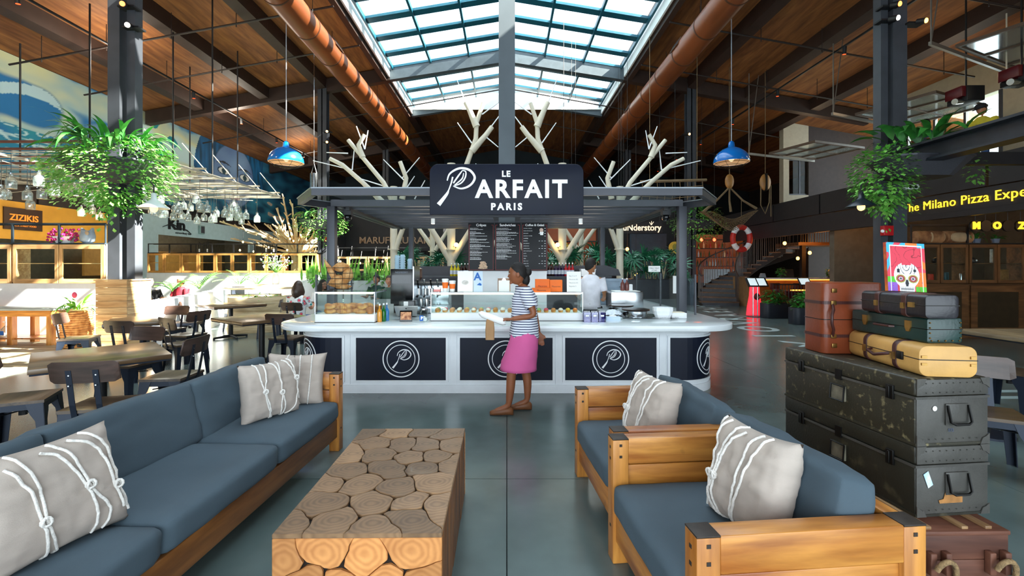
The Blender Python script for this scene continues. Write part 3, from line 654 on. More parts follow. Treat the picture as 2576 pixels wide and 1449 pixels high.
# right side of the kiosk
e = empty('toaster_oven', (at(1577, 755, 7.3).x, 7.4, .88), label='stainless toaster oven with papers on top near the crates', cat='oven')
box(-.27, .24, -.18, .2, .02, .3).build('oven_shell', m_chrome, e, bevel=.008); box(-.275, -.27, -.15, .17, .05, .27).build('oven_door', m_blk, e); MB().box(-.2, .2, -.15, .15, .3, .306).build('papers', m_paper, e)
for x in (-.22, .2):
    for y in (-.14, .15): MB().cyl((x, y, 0), (x, y, .02), .015, n=8).build('foot', m_blk, e)
for k, px in enumerate((1566, 1577)):
    p = at(px, 712, 7.35); bottle('sauce_bottle', 'brown squeeze sauce bottle ' + ('left', 'right')[k] + ' of the pair on the oven', (p.x, 7.35, 1.19), .2, .034, mat('chocolate sauce', '#6d3a34', rough=.3), m_wpl, group='sauce bottles')
e = empty('jar_lidded', (at(1587, 710, 7.4).x, 7.4, 1.19), label='small white jar beside the brown sauce bottles', cat='jar'); MB().lathe([(.03, 0), (.03, .09), (.022, .1)], 12).build('jar_body', m_wpl, e)
m_crate = mat('grey blue crate plastic', '#8496a8', rough=.5)
for k in range(2):
    e = empty('storage_crate', (at(1525, 750, 8.5).x, 8.45, .78 + .29 * k), label=('lower', 'upper')[k] + ' grey stacked plastic crate behind the cashier', cat='crate', group='stacked grey crates')
    MB().box(-.32, .32, -.2, .2, 0, .02).box(-.32, .32, -.2, -.185, .02, .28).box(-.32, .32, .185, .2, .02, .28).box(-.32, -.3, -.2, .2, .02, .28).box(.3, .32, -.2, .2, .02, .28).build('tub', m_crate, e, bevel=.003)
    MB().box(-.335, .335, -.215, -.2, .25, .28).box(-.335, .335, -.21, -.2, .13, .15).box(-.2, -.18, -.21, -.2, .02, .25).box(.18, .2, -.21, -.2, .02, .25).build('ribs', m_crate, e)
o = box(1.1, 1.9, 8.1, 8.7, .0, .78).build('low_unit', m_chrome); tag(o, 'steel under counter unit beneath the grey crates', 'cabinet')
e = empty('white_bin', (at(1478, 697, 8.9).x, 8.9, 1.39), label='white plastic bin on the back bar behind the cashier', cat='bin'); MB().loft([rrect(.26 + .03 * k, .2, .02) and [(x, y, z) for x, y in rrect(.26 + .03 * k, .2, .02)] for k, z in ((0, 0), (1, .12), (2, .14))]).build('bin_body', m_wpl, e)
# crepe makers
for k, (px, py, Y) in enumerate(((1599, 798, 6.35), (1562, 775, 7.0))):
    p = at(px, py, Y); e = empty('crepe_maker', (p.x, Y, .89), label=('front round steel crepe griddle on crumpled foil', 'second round crepe griddle behind the front one')[k], cat='griddle')
    MB().lathe([(.15, 0), (.155, .01), (.155, .07), (.165, .08)], 28).build('steel_body', m_chrome, e, smooth=40); MB().lathe([(.185, .08), (.19, .088), (.185, .1), (.001, .102)], 32).build('griddle_plate', mat('seasoned iron', '#2a1f1b', rough=.3), e, smooth=40)
    MB().cyl((-.15, -.06, .04), (-.18, -.08, .04), .025, n=10).build('knob', m_blk, e)
b = MB()
for j in range(9):
    for i in range(34): pass
b.grid(lambda u, v: (1.35 + .95 * u, 6.1 + .55 * v, .883 + .012 * abs(mnoise.noise(Vector((u * 30, v * 16, 0)))) + .02 * abs(mnoise.noise(Vector((u * 11, v * 7, 3)))) * (1 if v < .3 else .3)), 60, 30)
o = b.build('foil_sheet', mat('crumpled foil', '#c9ced2', rough=.22, metal=1, var=.1), smooth=30); tag(o, 'crumpled silver foil sheet under the crepe griddles', 'foil')
o.location = (.0, 0, .003)
e = empty('cleaning_cloth', (at(1542, 790, 6.45).x, 6.45, .91), label='white bunched cloth left of the front crepe griddle', cat='cloth')
MB().grid(lambda u, v: ((u - .5) * .26, (v - .5) * .2, .06 * (1 - (2 * u - 1) ** 2) * (1 - (2 * v - 1) ** 2) + .025 * mnoise.noise(Vector((u * 6, v * 6, 1)))), 16, 14).build('folds', mat('terry cloth', '#dfe4ee', var=.1, vs=40), e, smooth=60)
e = empty('white_container', (at(1658, 797, 6.35).x, 6.2, .88), label='white squat octagonal container beside the crepe griddle', cat='container')
MB().loft([[(x * k, y * k, z) for x, y in rrect(.26, .2, .07, 2)] for k, z in ((.72, 0), (1, .1), (1, .145), (.93, .145), (.9, .05))]).build('tub', m_wpl, e)
e = empty('napkin_tray', (at(1701, 797, 6.28).x, 6.25, .88), label='white tray of loose papers at the foot of the right canopy post', cat='tray'); box(-.1, .1, -.09, .09, 0, .07).build('tray_box', m_wpl, e, bevel=.004); MB().box(-.08, .08, -.06, .07, .07, .078).build('papers', mat('cream paper', '#e9dcc4'), e)
e = empty('till_box', (at(1540, 806, 5.95).x, 5.92, .88), label='low pale blue tissue box with a tissue out', cat='tissue box'); box(-.09, .09, -.05, .05, 0, .05).build('carton', mat('pale blue card', '#c9dcf0'), e); MB().ell((0, 0, .055), (.05, .02, .018)).build('tissue', m_paper, e)
m_purp = glass('violet acrylic', (.35, .33, .75), .15)
for k in range(3):
    p = at(1478 + 19 * k, 811, 5.72); e = empty('cutlery_holder', (p.x, 5.78, .88), label=('violet clear cutlery holder touching the cake case', 'violet clear cutlery holder in the middle of three', 'violet clear holder with white spoons beside the tissue box')[k], cat='holder', group='violet cutlery holders')
    MB().box(-.042, .042, -.05, -.045, 0, .12).box(-.042, .042, .045, .05, 0, .12).box(-.042, -.038, -.045, .045, 0, .12).box(.038, .042, -.045, .045, 0, .12).box(-.042, .042, -.05, .05, 0, .004).build('acrylic_box', m_purp, e)
    for q in range(5): MB().cyl((-.03 + .014 * q, -.02 + .01 * (q % 3), .004), (-.034 + .016 * q, -.02, .14), .005, n=6).build('spoon', m_wpl, e)
    box(-.02, .02, -.052, -.05, .07, .09).build('paper_label', m_paper, e)
for k, (px0, px1, py0, py1, Y, lab) in enumerate(((1631, 1661, 669, 684, 8.2, 'white printed notice hanging on the glass beyond the oven'), (1693, 1703, 694, 738, 7.3, 'white narrow sheet on the glass beside the right canopy post'))):
    e, w, h = card('glass_notice', lab, 'notice', px0, px1, py0, py1, Y, m_paper, tilt=0)
    if k == 0: text('PHILLY MEAT', .03, m_black, e, (0, -.004, h * .62), ext=.0005); text('CT 807', .03, m_black, e, (0, -.004, h * .25), ext=.0005)
# ================================================================ LOUNGE
m_teakx = wood('teak rail', '#964e17', '#dd9a48', 'x', rough=.4, coat=.3, knots='#3a2412')
m_teaky = wood('teak rail lengthwise', '#964e17', '#dd9a48', 'y', rough=.4, coat=.3, knots='#3a2412')
m_teakz = wood('teak post', '#a05a1c', '#dd9a48', 'z', rough=.4, coat=.3)
m_teakd = wood('brown stained teak', '#5d3719', '#8c5a2b', 'y', rough=.5)
m_end = mat('dark end grain', '#2f2620', rough=.6, var=.25, vs=30)
m_cush = mat('slate blue canvas', '#455560', rough=.85, var=.07, vs=3, bump=.12, bs=260)
m_linen = mat('oatmeal linen', '#b6aaa0', rough=.9, var=.06, vs=6, bump=.2, bs=220, st=(1, 1, 3))
m_rope = mat('white cotton rope', '#eae6e0', rough=.85, var=.1, vs=90, bump=.5, bs=150)

def cushion(w, d, h, r=.05, puff=.02, wr=.006, n=14, seed=0, crown=0):
    """padded block, origin in its middle; crown rounds the top"""
    bm = bmesh.new(); bmesh.ops.create_cube(bm, size=2)
    bmesh.ops.subdivide_edges(bm, edges=bm.edges, cuts=n, use_grid_fill=True)
    hx, hy, hz = w / 2, d / 2, h / 2
    for v in bm.verts:
        x, y, z = v.co; px, py, pz = x * hx, y * hy, z * hz
        q = Vector((max(-hx + r, min(hx - r, px)), max(-hy + r, min(hy - r, py)), max(-hz + r, min(hz - r, pz))))
        dlt = Vector((px, py, pz)) - q
        if dlt.length > 1e-6: p = q + dlt.normalized() * min(r, max(abs(dlt.x), abs(dlt.y), abs(dlt.z)))
        else: p = q
        p.z += puff * z * (1 - x * x) * (1 - y * y); p.x += puff * .6 * x * (1 - z * z) * (1 - y * y); p.y += puff * .6 * y * (1 - z * z) * (1 - x * x)
        nz = mnoise.noise(Vector((p.x * 7 + seed, p.y * 7, p.z * 16))) * wr + mnoise.noise(Vector((p.x * 3 + seed, p.y * 22, p.z * 9 + seed))) * wr * .6
        p += (dlt.normalized() if dlt.length > 1e-6 else Vector((0, 0, z))) * nz
        v.co = p
    me = bpy.data.meshes.new('cushion'); bm.to_mesh(me); bm.free()
    me.polygons.foreach_set('use_smooth', [True] * len(me.polygons)); me.materials.append(m_cush); return me
def put(name, me, parent, loc, rot=(0, 0, 0)):
    o = bpy.data.objects.new(name, me); COL.objects.link(o); o.parent = parent; o.location = loc; o.rotation_euler = rot; return o
def frame_box(e, name, x0, x1, y0, y1, z0, z1, m, bev=.004): return box(x0, x1, y0, y1, z0, z1).build(name, m, e, bevel=bev)
def lounge_seat(e, D, L, ncush, mx, my, mz, facing=1):
    """frame with its front plane at x=0, the seat running to x=-D*facing, and from y=0 to y=L"""
    p = .086; f = facing
    def X(a, b): a, b = -f * a, -f * b; return (min(a, b), max(a, b))
    for (xa, ya) in ((0, 0), (0, L - p), (D - p, 0), (D - p, L - p)):
        frame_box(e, 'post', *X(xa, xa + p), ya, ya + p, 0, .655, mz)
        frame_box(e, 'post_cap', *X(xa, xa + p), ya, ya + p, .655, .662, m_end, .001)
        for z in (.62, .56, .2):
            box(*X(xa + .035, xa + .05), ya - .002, ya + .002, z, z + .014).build('peg', m_end, e)
            if xa == 0: box(min(0, f * .002), max(0, f * .002), ya + .035, ya + .05, z - .02, z - .006).build('peg', m_end, e)
    for ya in (0, L - p):
        frame_box(e, 'arm_plank', *X(p, D - p), ya + .001, ya + p - .001, .527, .66, mx)
        frame_box(e, 'arm_plank', *X(p, D - p), ya + .02, ya + p - .02, .38, .514, mx)
        frame_box(e, 'arm_plank', *X(p, D - p), ya + .02, ya + p - .02, .24, .37, mx)
    for z0, z1 in ((.527, .66), (.38, .514), (.2, .37)):
        frame_box(e, 'back_plank', *X(D - p + .01, D - .015), p, L - p, z0, z1, my)
    frame_box(e, 'front_rail', *X(.015, .06), p, L - p, .12, .275, my)
    frame_box(e, 'seat_deck', *X(.06, D - p), p, L - p, .25, .27, my)
    n = ncush; cl = (L - 2 * p) / n
    for k in range(n):
        put('seat_cushion', cushion(D - p - .12, cl - .006, .165, .045, .012, .004, seed=k), e, (-f * ((D - p - .12) / 2 - .012), p + cl * (k + .5), .357))
def back_cush(e, x, y, z, L, h, t, tilt, seed=0, rz=0):
    o = put('back_cushion', cushion(t, L, h, .03, .012, .009, seed=seed), e, (x, y, z), (0, tilt, rz))
    return o
sofa = empty('sofa', (-1.43, 3.99, 0), -.048, 'long teak frame sofa with three slate blue seat cushions', 'sofa')
# the sofa faces +x: its seat runs to negative x; build from y=0 down to y=-L
so = empty('frame', (0, -2.98, 0)); bpy.data.objects.remove(so)
def sofa_parts():
    global sofa
    tmp = sofa
    D, L, p = .9, 2.98, .086
    def shift(o): o.location.y -= L; return o
    before = set(bpy.data.objects)
    lounge_seat(tmp, D, L, 3, m_teakx, m_teakd, m_teakz, facing=1)
    for o in set(bpy.data.objects) - before: shift(o)
sofa_parts()
for k, (y, z, ry, rz) in enumerate(((-.52, .60, .0, .05), (-1.42, .605, 0, -.03), (-2.34, .60, 0, .02))):
    back_cush(sofa, -.685, y, z - .01, .91, .4, .2, -.24, 5 + k, rz)
ch1 = empty('armchair', (.644, 1.55, 0), .092, 'wide honey teak armchair nearest the camera beside the stacked trunks', 'armchair', 'teak armchairs')
lounge_seat(ch1, .855, .965, 1, m_teakx, m_teaky, m_teakz, facing=-1)
back_cush(ch1, .66, .5, .60, .80, .37, .17, .22, 11)
ch2 = empty('armchair', (.593, 2.545, 0), .075, 'honey teak armchair with its back cushion towards the dark trunks, behind the front one', 'armchair', 'teak armchairs')
lounge_seat(ch2, .855, .965, 1, m_teakx, m_teaky, m_teakz, facing=-1)
back_cush(ch2, .66, .48, .58, .80, .36, .17, .25, 17)

def pillow(name, label, loc, rot, w=.46, h=.44, t=.17, ropes=(), seed=0):
    e = empty(name, loc, label=label, cat='pillow', group='linen pillows tied with white rope'); e.rotation_euler = rot
    def S(u, v, sgn=1, off=0):        # u, v in -1..1
        pinch = 1 - .10 * (1 - abs(v) ** 2) * abs(u) ** 4; pv = 1 - .10 * (1 - abs(u) ** 2) * abs(v) ** 4
        th = t / 2 * max(0, (1 - u ** 4)) ** .5 * max(0, (1 - v ** 4)) ** .5
        nz = .011 * mnoise.noise(Vector((u * 3 + seed, v * 7, sgn))) * min(1, th * 20)
        nz += .008 * mnoise.noise(Vector((u * 11 + seed, v * 3, sgn + 5))) * min(1, th * 20)
        return Vector((u * w / 2 * pinch, sgn * -(th + nz + off), v * h / 2 * pv))
    b = MB(); n = 26
    for sgn in (1, -1): b.grid(lambda u, v: S(2 * u - 1, 2 * v - 1, sgn), n, n)
    o = b.build('cover', m_linen, e, smooth=89, recalc=False)
    bm = bmesh.new(); bm.from_mesh(o.data); bmesh.ops.remove_doubles(bm, verts=bm.verts, dist=.0008); bmesh.ops.recalc_face_normals(bm, faces=bm.faces); bm.to_mesh(o.data); bm.free()
    for path in ropes:
        if len(path) == 2 and not hasattr(path[0], '__len__'):
            c = S(path[0], path[1], 1, .012); kb = MB()
            for q in range(3):
                M = Matrix.Translation(c) @ Euler((.5 * q, .9 * q, .3)).to_matrix().to_4x4(); kb.M = M
                kb.tube([(.016 * math.cos(a), .005 * math.sin(2 * a), .016 * math.sin(a)) for a in [2 * PI * i / 10 for i in range(11)]], .0055, 6)
            kb.build('rope_knot', m_rope, e, smooth=80); continue
        P = catmull([(u, v, 0) for u, v in path], 7)
        MB().tube([S(max(-1, min(1, p.x)), max(-1, min(1, p.y)), 1, .006) for p in P], .0058, 6).build('rope', m_rope, e, smooth=80)
    return e
R1 = [[(-.55, 1), (-.5, .5), (-.38, .0), (-.3, -.5), (-.12, -1)], [(-.3, 1), (-.32, .5), (-.36, .0), (-.24, -.5), (-.2, -.97)], (-.37, .02),
      [(0, 1), (.12, .5), (.2, -.1), (.14, -.6), (.2, -1)], [(.22, 1), (.14, .6), (.2, -.1), (.28, -.6), (.22, -1)], (.2, -.12),
      [(.45, 1), (.62, .6), (.78, .25), (.92, -.2), (.95, -.5)], [(.62, 1), (.7, .6), (.8, .25), (.86, -.2), (.6, -.8), (.35, -.97)], (.79, .27)]
R2 = [[(-.9, .98), (-.97, .4), (-.8, -.2), (-.95, -.9)], [(-.7, .98), (-.85, .4), (-.76, -.2), (-.6, -.9)], (-.78, -.2),
      [(-.3, 1), (-.5, .4), (-.62, -.2), (-.7, -.6), (-.45, -1)], [(-.1, .9), (-.4, .4), (-.58, -.2), (-.55, -.6), (-.35, -1)], (-.6, -.2),
      [(.25, .97), (.1, .4), (.02, -.3), (.0, -1)], [(.5, .97), (.3, .4), (.12, -.3), (.03, -1)]]
R3 = [[(-.3, 1), (-.32, .3), (-.3, -.6), (-.2, -1)], [(.1, 1), (.12, .3), (.1, -.6), (.2, -1)], [(.5, 1), (.5, .3), (.48, -.4), (.45, -1)]]
pillow('rope_pillow', 'beige rope tied pillow upright on the sofa, in front of another near its arm', (-1.80, 3.47, .645), (-.12, 0, 1.02), ropes=R1, seed=1)
pillow('rope_pillow', 'beige rope pillow leaning against the far sofa arm behind another pillow', (-1.76, 3.82, .635), (-.2, .05, .32), ropes=R3, seed=2)
pillow('rope_pillow', 'big beige knotted rope pillow at the near end of the sofa', (-1.86, 1.86, .645), (-.33, 0, 1.35), w=.52, h=.46, ropes=[[(.25, .9), (.6, .5), (.75, -.3), (.8, -.7)], [(.5, .98), (.75, .5), (.85, -.2), (.95, -.8)], (.8, -.25), [(-.15, .8), (.05, .6), (.3, -.1), (.35, -.6), (.3, -.95)], [(0, .95), (.2, .55), (.34, -.1), (.55, -.6), (.45, -.95)], (.33, -.05), [(-.6, .7), (-.4, .2), (-.35, -.4), (-.3, -1)], [(-.5, .95), (-.3, .3), (-.3, -.4), (-.15, -1)], (-.33, -.35)], seed=3)
pillow('rope_pillow', 'beige rope pillow on the armchair nearest the camera', (1.075, 2.0, .65), (-.25, 0, -1.28), w=.40, h=.45, t=.19, ropes=R2, seed=4)
pillow('rope_pillow', 'beige rope pillow on the armchair behind, beside its slate cushion', (.95, 3.0, .645), (-.3, 0, -1.22), w=.42, h=.44, t=.18, ropes=R2, seed=5)

# ---- teak root coffee table
def ringwood(name, c1, c2):
    if name in MATS: return MATS[name]
    m = bpy.data.materials.new(name); m.use_nodes = True; MATS[name] = m
    nt = m.node_tree; b = nt.nodes['Principled BSDF']; L = nt.links.new
    tc = nt.nodes.new('ShaderNodeTexCoord'); w = nt.nodes.new('ShaderNodeTexWave'); w.wave_type = 'RINGS'; w.rings_direction = 'SPHERICAL'
    w.inputs['Scale'].default_value = 13; w.inputs['Distortion'].default_value = 16; w.inputs['Detail'].default_value = 3; w.inputs['Detail Scale'].default_value = .35
    oi = nt.nodes.new('ShaderNodeObjectInfo'); hs = nt.nodes.new('ShaderNodeHueSaturation'); mr = nt.nodes.new('ShaderNodeMapRange')
    mr.inputs[3].default_value = .62; mr.inputs[4].default_value = 1.35
    r = nt.nodes.new('ShaderNodeValToRGB'); r.color_ramp.elements[0].color = (*hexc(c1), 1); r.color_ramp.elements[1].color = (*hexc(c2), 1)
    n = nt.nodes.new('ShaderNodeTexNoise'); n.inputs['Scale'].default_value = 9; n.inputs['Detail'].default_value = 5
    mx = nt.nodes.new('ShaderNodeMath'); mx.operation = 'MULTIPLY_ADD'; mx.inputs[1].default_value = .22
    ml = nt.nodes.new('ShaderNodeMath'); ml.operation = 'MULTIPLY'; ml.inputs[1].default_value = .78
    L(tc.outputs['Object'], w.inputs[0]); L(tc.outputs['Object'], n.inputs[0]); L(n.outputs[0], ml.inputs[0]); L(w.outputs['Fac'], mx.inputs[0]); L(ml.outputs[0], mx.inputs[2])
    L(mx.outputs[0], r.inputs[0]); L(r.outputs[0], hs.inputs['Color']); L(oi.outputs['Random'], mr.inputs[0]); L(mr.outputs[0], hs.inputs['Value']); L(hs.outputs[0], b.inputs['Base Color'])
    bp = nt.nodes.new('ShaderNodeBump'); bp.inputs['Strength'].default_value = .12; bp.inputs['Distance'].default_value = .004; L(mx.outputs[0], bp.inputs['Height']); L(bp.outputs[0], b.inputs['Normal'])
    b.inputs['Roughness'].default_value = .48; b.inputs['Coat Weight'].default_value = .08; return m
m_ring = ringwood('teak root slices', '#4a3424', '#a9845f'); m_ring2 = ringwood('orange teak root slices', '#8a4a1c', '#e0a060')
m_core = mat('dark joint core', '#1c110a', rough=.9, var=0)
def voronoi(w, h, seeds):
    out = []
    for i, (sx, sy) in enumerate(seeds):
        P = [(0, 0), (w, 0), (w, h), (0, h)]
        for j, (tx, ty) in enumerate(seeds):
            if j == i: continue
            mxx, myy, nx, ny = (sx + tx) / 2, (sy + ty) / 2, tx - sx, ty - sy; Q = []
            for k in range(len(P)):
                a, b = P[k], P[(k + 1) % len(P)]; da = (a[0] - mxx) * nx + (a[1] - myy) * ny; db = (b[0] - mxx) * nx + (b[1] - myy) * ny
                if da <= 0: Q.append(a)
                if da * db < 0: t = da / (da - db); Q.append((a[0] + (b[0] - a[0]) * t, a[1] + (b[1] - a[1]) * t))
            P = Q
            if not P: break
        out.append(P)
    return out
def slices(parent, w, h, nx, ny, fn, m, seed, th=.018):
    r = random.Random(seed); seeds = [((i + .5 + (.25 if j % 2 else -.2) + r.uniform(-.28, .28)) * w / nx, (j + .5 + r.uniform(-.33, .33)) * h / ny) for j in range(ny) for i in range(nx)]
    for P in voronoi(w, h, seeds):
        if len(P) < 3: continue
        cx_ = sum(p[0] for p in P) / len(P); cy_ = sum(p[1] for p in P) / len(P)
        def onb(p): return p[0] < 1e-4 or p[0] > w - 1e-4 or p[1] < 1e-4 or p[1] > h - 1e-4
        D = []      # resample, wobble, inset
        for k in range(len(P)):
            a, b = P[k], P[(k + 1) % len(P)]; n = max(1, int(math.dist(a, b) / .03))
            for q in range(n): D.append((a[0] + (b[0] - a[0]) * q / n, a[1] + (b[1] - a[1]) * q / n))
        for _ in range(1):
            D = [D[k] if onb(D[k]) else tuple((D[k - 1][c] + 3 * D[k][c] + D[(k + 1) % len(D)][c]) / 5 for c in (0, 1)) for k in range(len(D))]
        E = []
        for x, y in D:
            if not onb((x, y)):
                x, y = x + .03 * mnoise.noise(Vector((x * 11, y * 11, seed))), y + .03 * mnoise.noise(Vector((x * 11 + 5, y * 11, seed)))
                l = math.dist((x, y), (cx_, cy_)) or 1; x -= (x - cx_) / l * .002; y -= (y - cy_) / l * .002
            E.append((x - cx_, y - cy_))
        tt = th + r.uniform(-.002, .002); c = fn(cx_, cy_, 0)
        o = MB().prism(E, 0, tt, lambda x, y, z: tuple(Vector(fn(x + cx_, y + cy_, z)) - Vector(c))).build('wood_slice', m, parent, bevel=.003, seg=1, loc=c)
ct = empty('coffee_table', (-.64, 2.555, 0), .012, 'low block coffee table of teak root slices fitted together', 'coffee table')
cw, cl, chh = .715, 1.255, .45
box(-cw / 2 + .02, cw / 2 - .02, -cl / 2 + .02, cl / 2 - .02, 0, chh - .016).build('core', m_core, ct)
slices(ct, cw, cl, 4, 7, lambda x, y, z: (x - cw / 2, y - cl / 2, chh - .018 + z), m_ring, 3)
slices(ct, cw, chh - .019, 4, 3, lambda x, y, z: (x - cw / 2, -cl / 2 + .02 - z, y), m_ring2, 8)
slices(ct, cw, chh - .019, 4, 3, lambda x, y, z: (x - cw / 2, cl / 2 - .02 + z, y), m_ring2, 9)
m_bark = wood('side grain teak', '#5f3a1c', '#94602f', 'z', rough=.6)
for s in (-1, 1):
    y = -cl / 2 + .021
    k = 0
    while y < cl / 2 - .03:
        d = min(.09 + .06 * ((k * 7) % 3), cl / 2 - .021 - y)
        frame_box(ct, 'side_board', min(s * (cw / 2 - .02), s * (cw / 2 - .001 * (k % 3))), max(s * (cw / 2 - .02), s * (cw / 2 - .001 * (k % 3))), y, y + d - .003, 0, chh - .019, m_bark, .002); y += d; k += 1

# ---- trunks and suitcases
m_olive = mat('worn olive black paint', '#3c3a33', rough=.5, var=.3, vs=5, bump=.15, bs=90)
m_oliveside = m_olive
def worn(name, base, spot_, sc=14, lo=.60, hi=.72):
    m = mat(name, base, rough=.5, col2=spot_, vs=sc, lo=lo, hi=hi, bump=.15, bs=80); return m
m_tr1 = worn('scuffed trunk olive', '#2e2b20', '#7d7354', 28, .58, .74); m_tr2 = worn('dark trunk olive', '#23221a', '#45402f', 11)
m_trf = mat('grey trunk end', '#474541', rough=.5, var=.18, vs=7, bump=.15, bs=80)
m_brass = mat('old brass', '#9c7a45', rough=.35, metal=.9, var=.15, vs=20)
m_iron = mat('black iron', '#1d1c1b', rough=.4, metal=.6)
def trunk(z0, h, ms, label, dx=0):
    e = empty('steamer_trunk', (1.92 + dx, 2.15, z0), .105, label, 'trunk', 'old olive trunks')
    W, L = .385, .86
    frame_box(e, 'trunk_body', 0, W, 0, L, 0, h * .73, ms, .008); frame_box(e, 'lid', -.002, W + .002, -.002, L + .002, h * .735, h, ms, .01)
    frame_box(e, 'end_plate', .004, W - .004, -.004, 0, .004, h * .72, m_trf, .001); frame_box(e, 'end_plate', .004, W - .004, -.006, -.002, h * .745, h - .006, m_trf, .001)
    for z in (h * .73 - .012, .0): MB().box(-.004, W + .004, -.007, 0, z, z + .012).box(-.005, 0, 0, L, z, z + .012).build('edge_strip', m_trf if z else ms, e)
    for x in (.0, W):
        for z in (0, h): 
            sx = 1 if x == 0 else -1; sz = 1 if z == 0 else -1
            MB().prism([(x, z), (x + sx * .05, z), (x + sx * .035, z + sz * .03), (x + sx * .02, z + sz * .035), (x + sx * .0, z + sz * .05)], -.01, -.006, XZ).build('corner_plate', m_trf, e)
    r = MB()
    for k in range(9): r.ell((.05 + .036 * k, -.009, h * .93), .003, 6, 4); r.ell((.05 + .036 * k, -.009, h * .79), .003, 6, 4)
    for k in range(10): r.ell((.03 + .036 * k, -.009, .03), .003, 6, 4)
    r.build('rivets', m_trf, e, kind='stuff')
    MB().box(.15, .27, -.012, -.006, .3 * h, .62 * h).build('handle_plate', m_trf, e, bevel=.002)
    MB().tube([(.155, -.014, .6 * h), (.155, -.03, .36 * h), (.175, -.034, .33 * h), (.245, -.034, .33 * h), (.265, -.03, .36 * h), (.265, -.014, .6 * h)], .006, 6).build('handle', m_iron, e, smooth=60)
    # long side
    for y in (.12, .43, .71):
        if y == .43:
            MB().box(-.01, 0, y - .045, y + .045, .30 * h, .56 * h).build('handle_plate', mat('rubbed plate', '#6f6a5b', rough=.5, var=.3, vs=20), e); MB().tube([(-.012, y - .045, .56 * h), (-.02, y - .045, .3 * h), (-.02, y + .045, .3 * h), (-.012, y + .045, .56 * h), (-.012, y - .045, .56 * h)], .005, 6).build('handle', m_iron, e)
            box(-.01, 0, y - .02, y + .02, .66 * h, .84 * h).build('hasp', m_iron, e)
        else:
            MB().box(-.012, 0, y - .02, y + .02, .6 * h, .82 * h).box(-.02, -.012, y - .006, y + .006, .62 * h, .8 * h).build('latch', m_iron, e, bevel=.002)
    return e
cst = empty('rope_handled_chest', (1.845, 2.06, 0), .02, 'red brown wooden chest with rope handles at the bottom of the pile', 'chest')
m_chest = wood('red brown chest wood', '#4a2a20', '#7d4f3c', 'x', rough=.6, coat=0)
for k in range(3): frame_box(cst, 'chest_board', 0, .425, 0, .02, .128 * k, .128 * k + .126, m_chest, .003)
frame_box(cst, 'chest_side', 0, .02, .02, .88, 0, .384, m_chest); frame_box(cst, 'chest_side', .405, .425, .02, .88, 0, .384, m_chest); frame_box(cst, 'chest_back', .02, .405, .86, .88, 0, .384, m_chest)
frame_box(cst, 'chest_lid', -.004, .43, -.006, .885, .366, .386, m_chest)
for x in (.05, .22, .33): frame_box(cst, 'batten', x, x + .03, .01, .86, .386, .4, wood('raw batten', '#8a6a4a', '#b08c62', 'y'), .002)
for x in (.09, .36):
    for sx in (-.035, .035): frame_box(cst, 'rope_block', x + sx - .014, x + sx + .014, -.03, 0, .2, .3, m_chest, .004)
    P = [(x + .045 * math.cos(a) * 1.1, -.04 - .02 * abs(math.sin(a)), .2 + .085 * math.sin(a)) for a in [PI * .85 - 2 * PI * .92 * i / 22 for i in range(23)]]
    MB().tube(P, .011, 8).build('rope_handle', mat('hemp rope', '#8d7350', rough=.9, var=.3, vs=60, bump=.8, bs=90), cst, smooth=70)
text('收　箱 乙', .035, m_print, cst, (.225, -.001, .16), ext=.001, name='painted_characters')
t1 = trunk(.402, .331, m_tr2, 'dark olive trunk with a blue sticker and torn label, under another trunk')
MB().prism([(.035, .2), (.06, .215), (.085, .15), (.06, .135)], -.0085, -.007, XZ).build('sticker', mat('blue white sticker', '#8fc7ee', col2='#f0f6fa', vs=20, rough=.5), t1)
MB().prism([(.12, .06), (.16, .06), (.24, .06), (.24, .1), (.2, .115), (.15, .11), (.14, .08), (.115, .075)], -.0085, -.007, XZ).build('torn_label', mat('torn brown label', '#a5723d', var=.2, vs=30), t1)
t2 = trunk(.735, .316, m_tr1, 'scuffed olive trunk with rubbed paint, directly under the suitcases')
text('572', .02, mat('faded blue ink', '#44506b', var=0), t2, (.18, -.0075, .07), ext=.0005); MB().ell((.095, -.008, .175), (.012, .001, .012)).build('paint_spot', m_print, t2)
def suitcase(e, W, L, h, m, r=.03, strap=None, latches='clasp', lidline=.55):
    b = MB().prism(rrect(W, h, r, 6, W / 2, h / 2), 0, L, lambda x, y, z: (x, z, y)); o = b.build('case_shell', m, e, bevel=.006, smooth=40)
    MB().prism(rrect(W + .003, .004, .001, 1, W / 2, h * lidline), -.0015, L + .0015, lambda x, y, z: (x, z, y)).build('lid_seam', m_iron, e)
    if strap:
        for y in (L * .3, L * .72):
            MB().prism(rrect(W + .008, h + .006, r, 6, W / 2, h / 2), y - .014, y + .014, lambda x, y_, z: (x, z, y_)).build('strap', strap, e, bevel=.001)
            MB().box(-.012, -.003, y - .01, y + .01, h * .35, h * .6).build('buckle', m_brass, e)
m_tan = mat('tan hide', '#c99a55', rough=.5, var=.12, vs=6, bump=.1, bs=60); m_strap = mat('oxblood strap', '#43201c', rough=.45)
e = empty('suitcase', (1.975, 2.19, 1.052), -.13, 'tan suitcase with dark straps at the bottom of the suitcase pile', 'suitcase', 'vintage suitcases')
suitcase(e, .25, .55, .148, m_tan, .04, m_strap)
for x in (.02, .23):
    for z in (.06, .095): MB().box(x - .012, x + .012, -.006, 0, z - .006, z + .006).build('corner_clasp', m_brass, e)
box(-.01, 0, .10, .14, .06, .1).build('lock', m_iron, e, bevel=.002)
MB().tube([(-.004, .2, .075), (-.03, .21, .07), (-.034, .27, .055), (-.03, .33, .07), (-.004, .34, .075)], .008, 6).build('handle', m_strap, e, smooth=70)
m_green = mat('bottle green hide', '#16322f', rough=.35, var=.2, vs=8, bump=.1, bs=60)
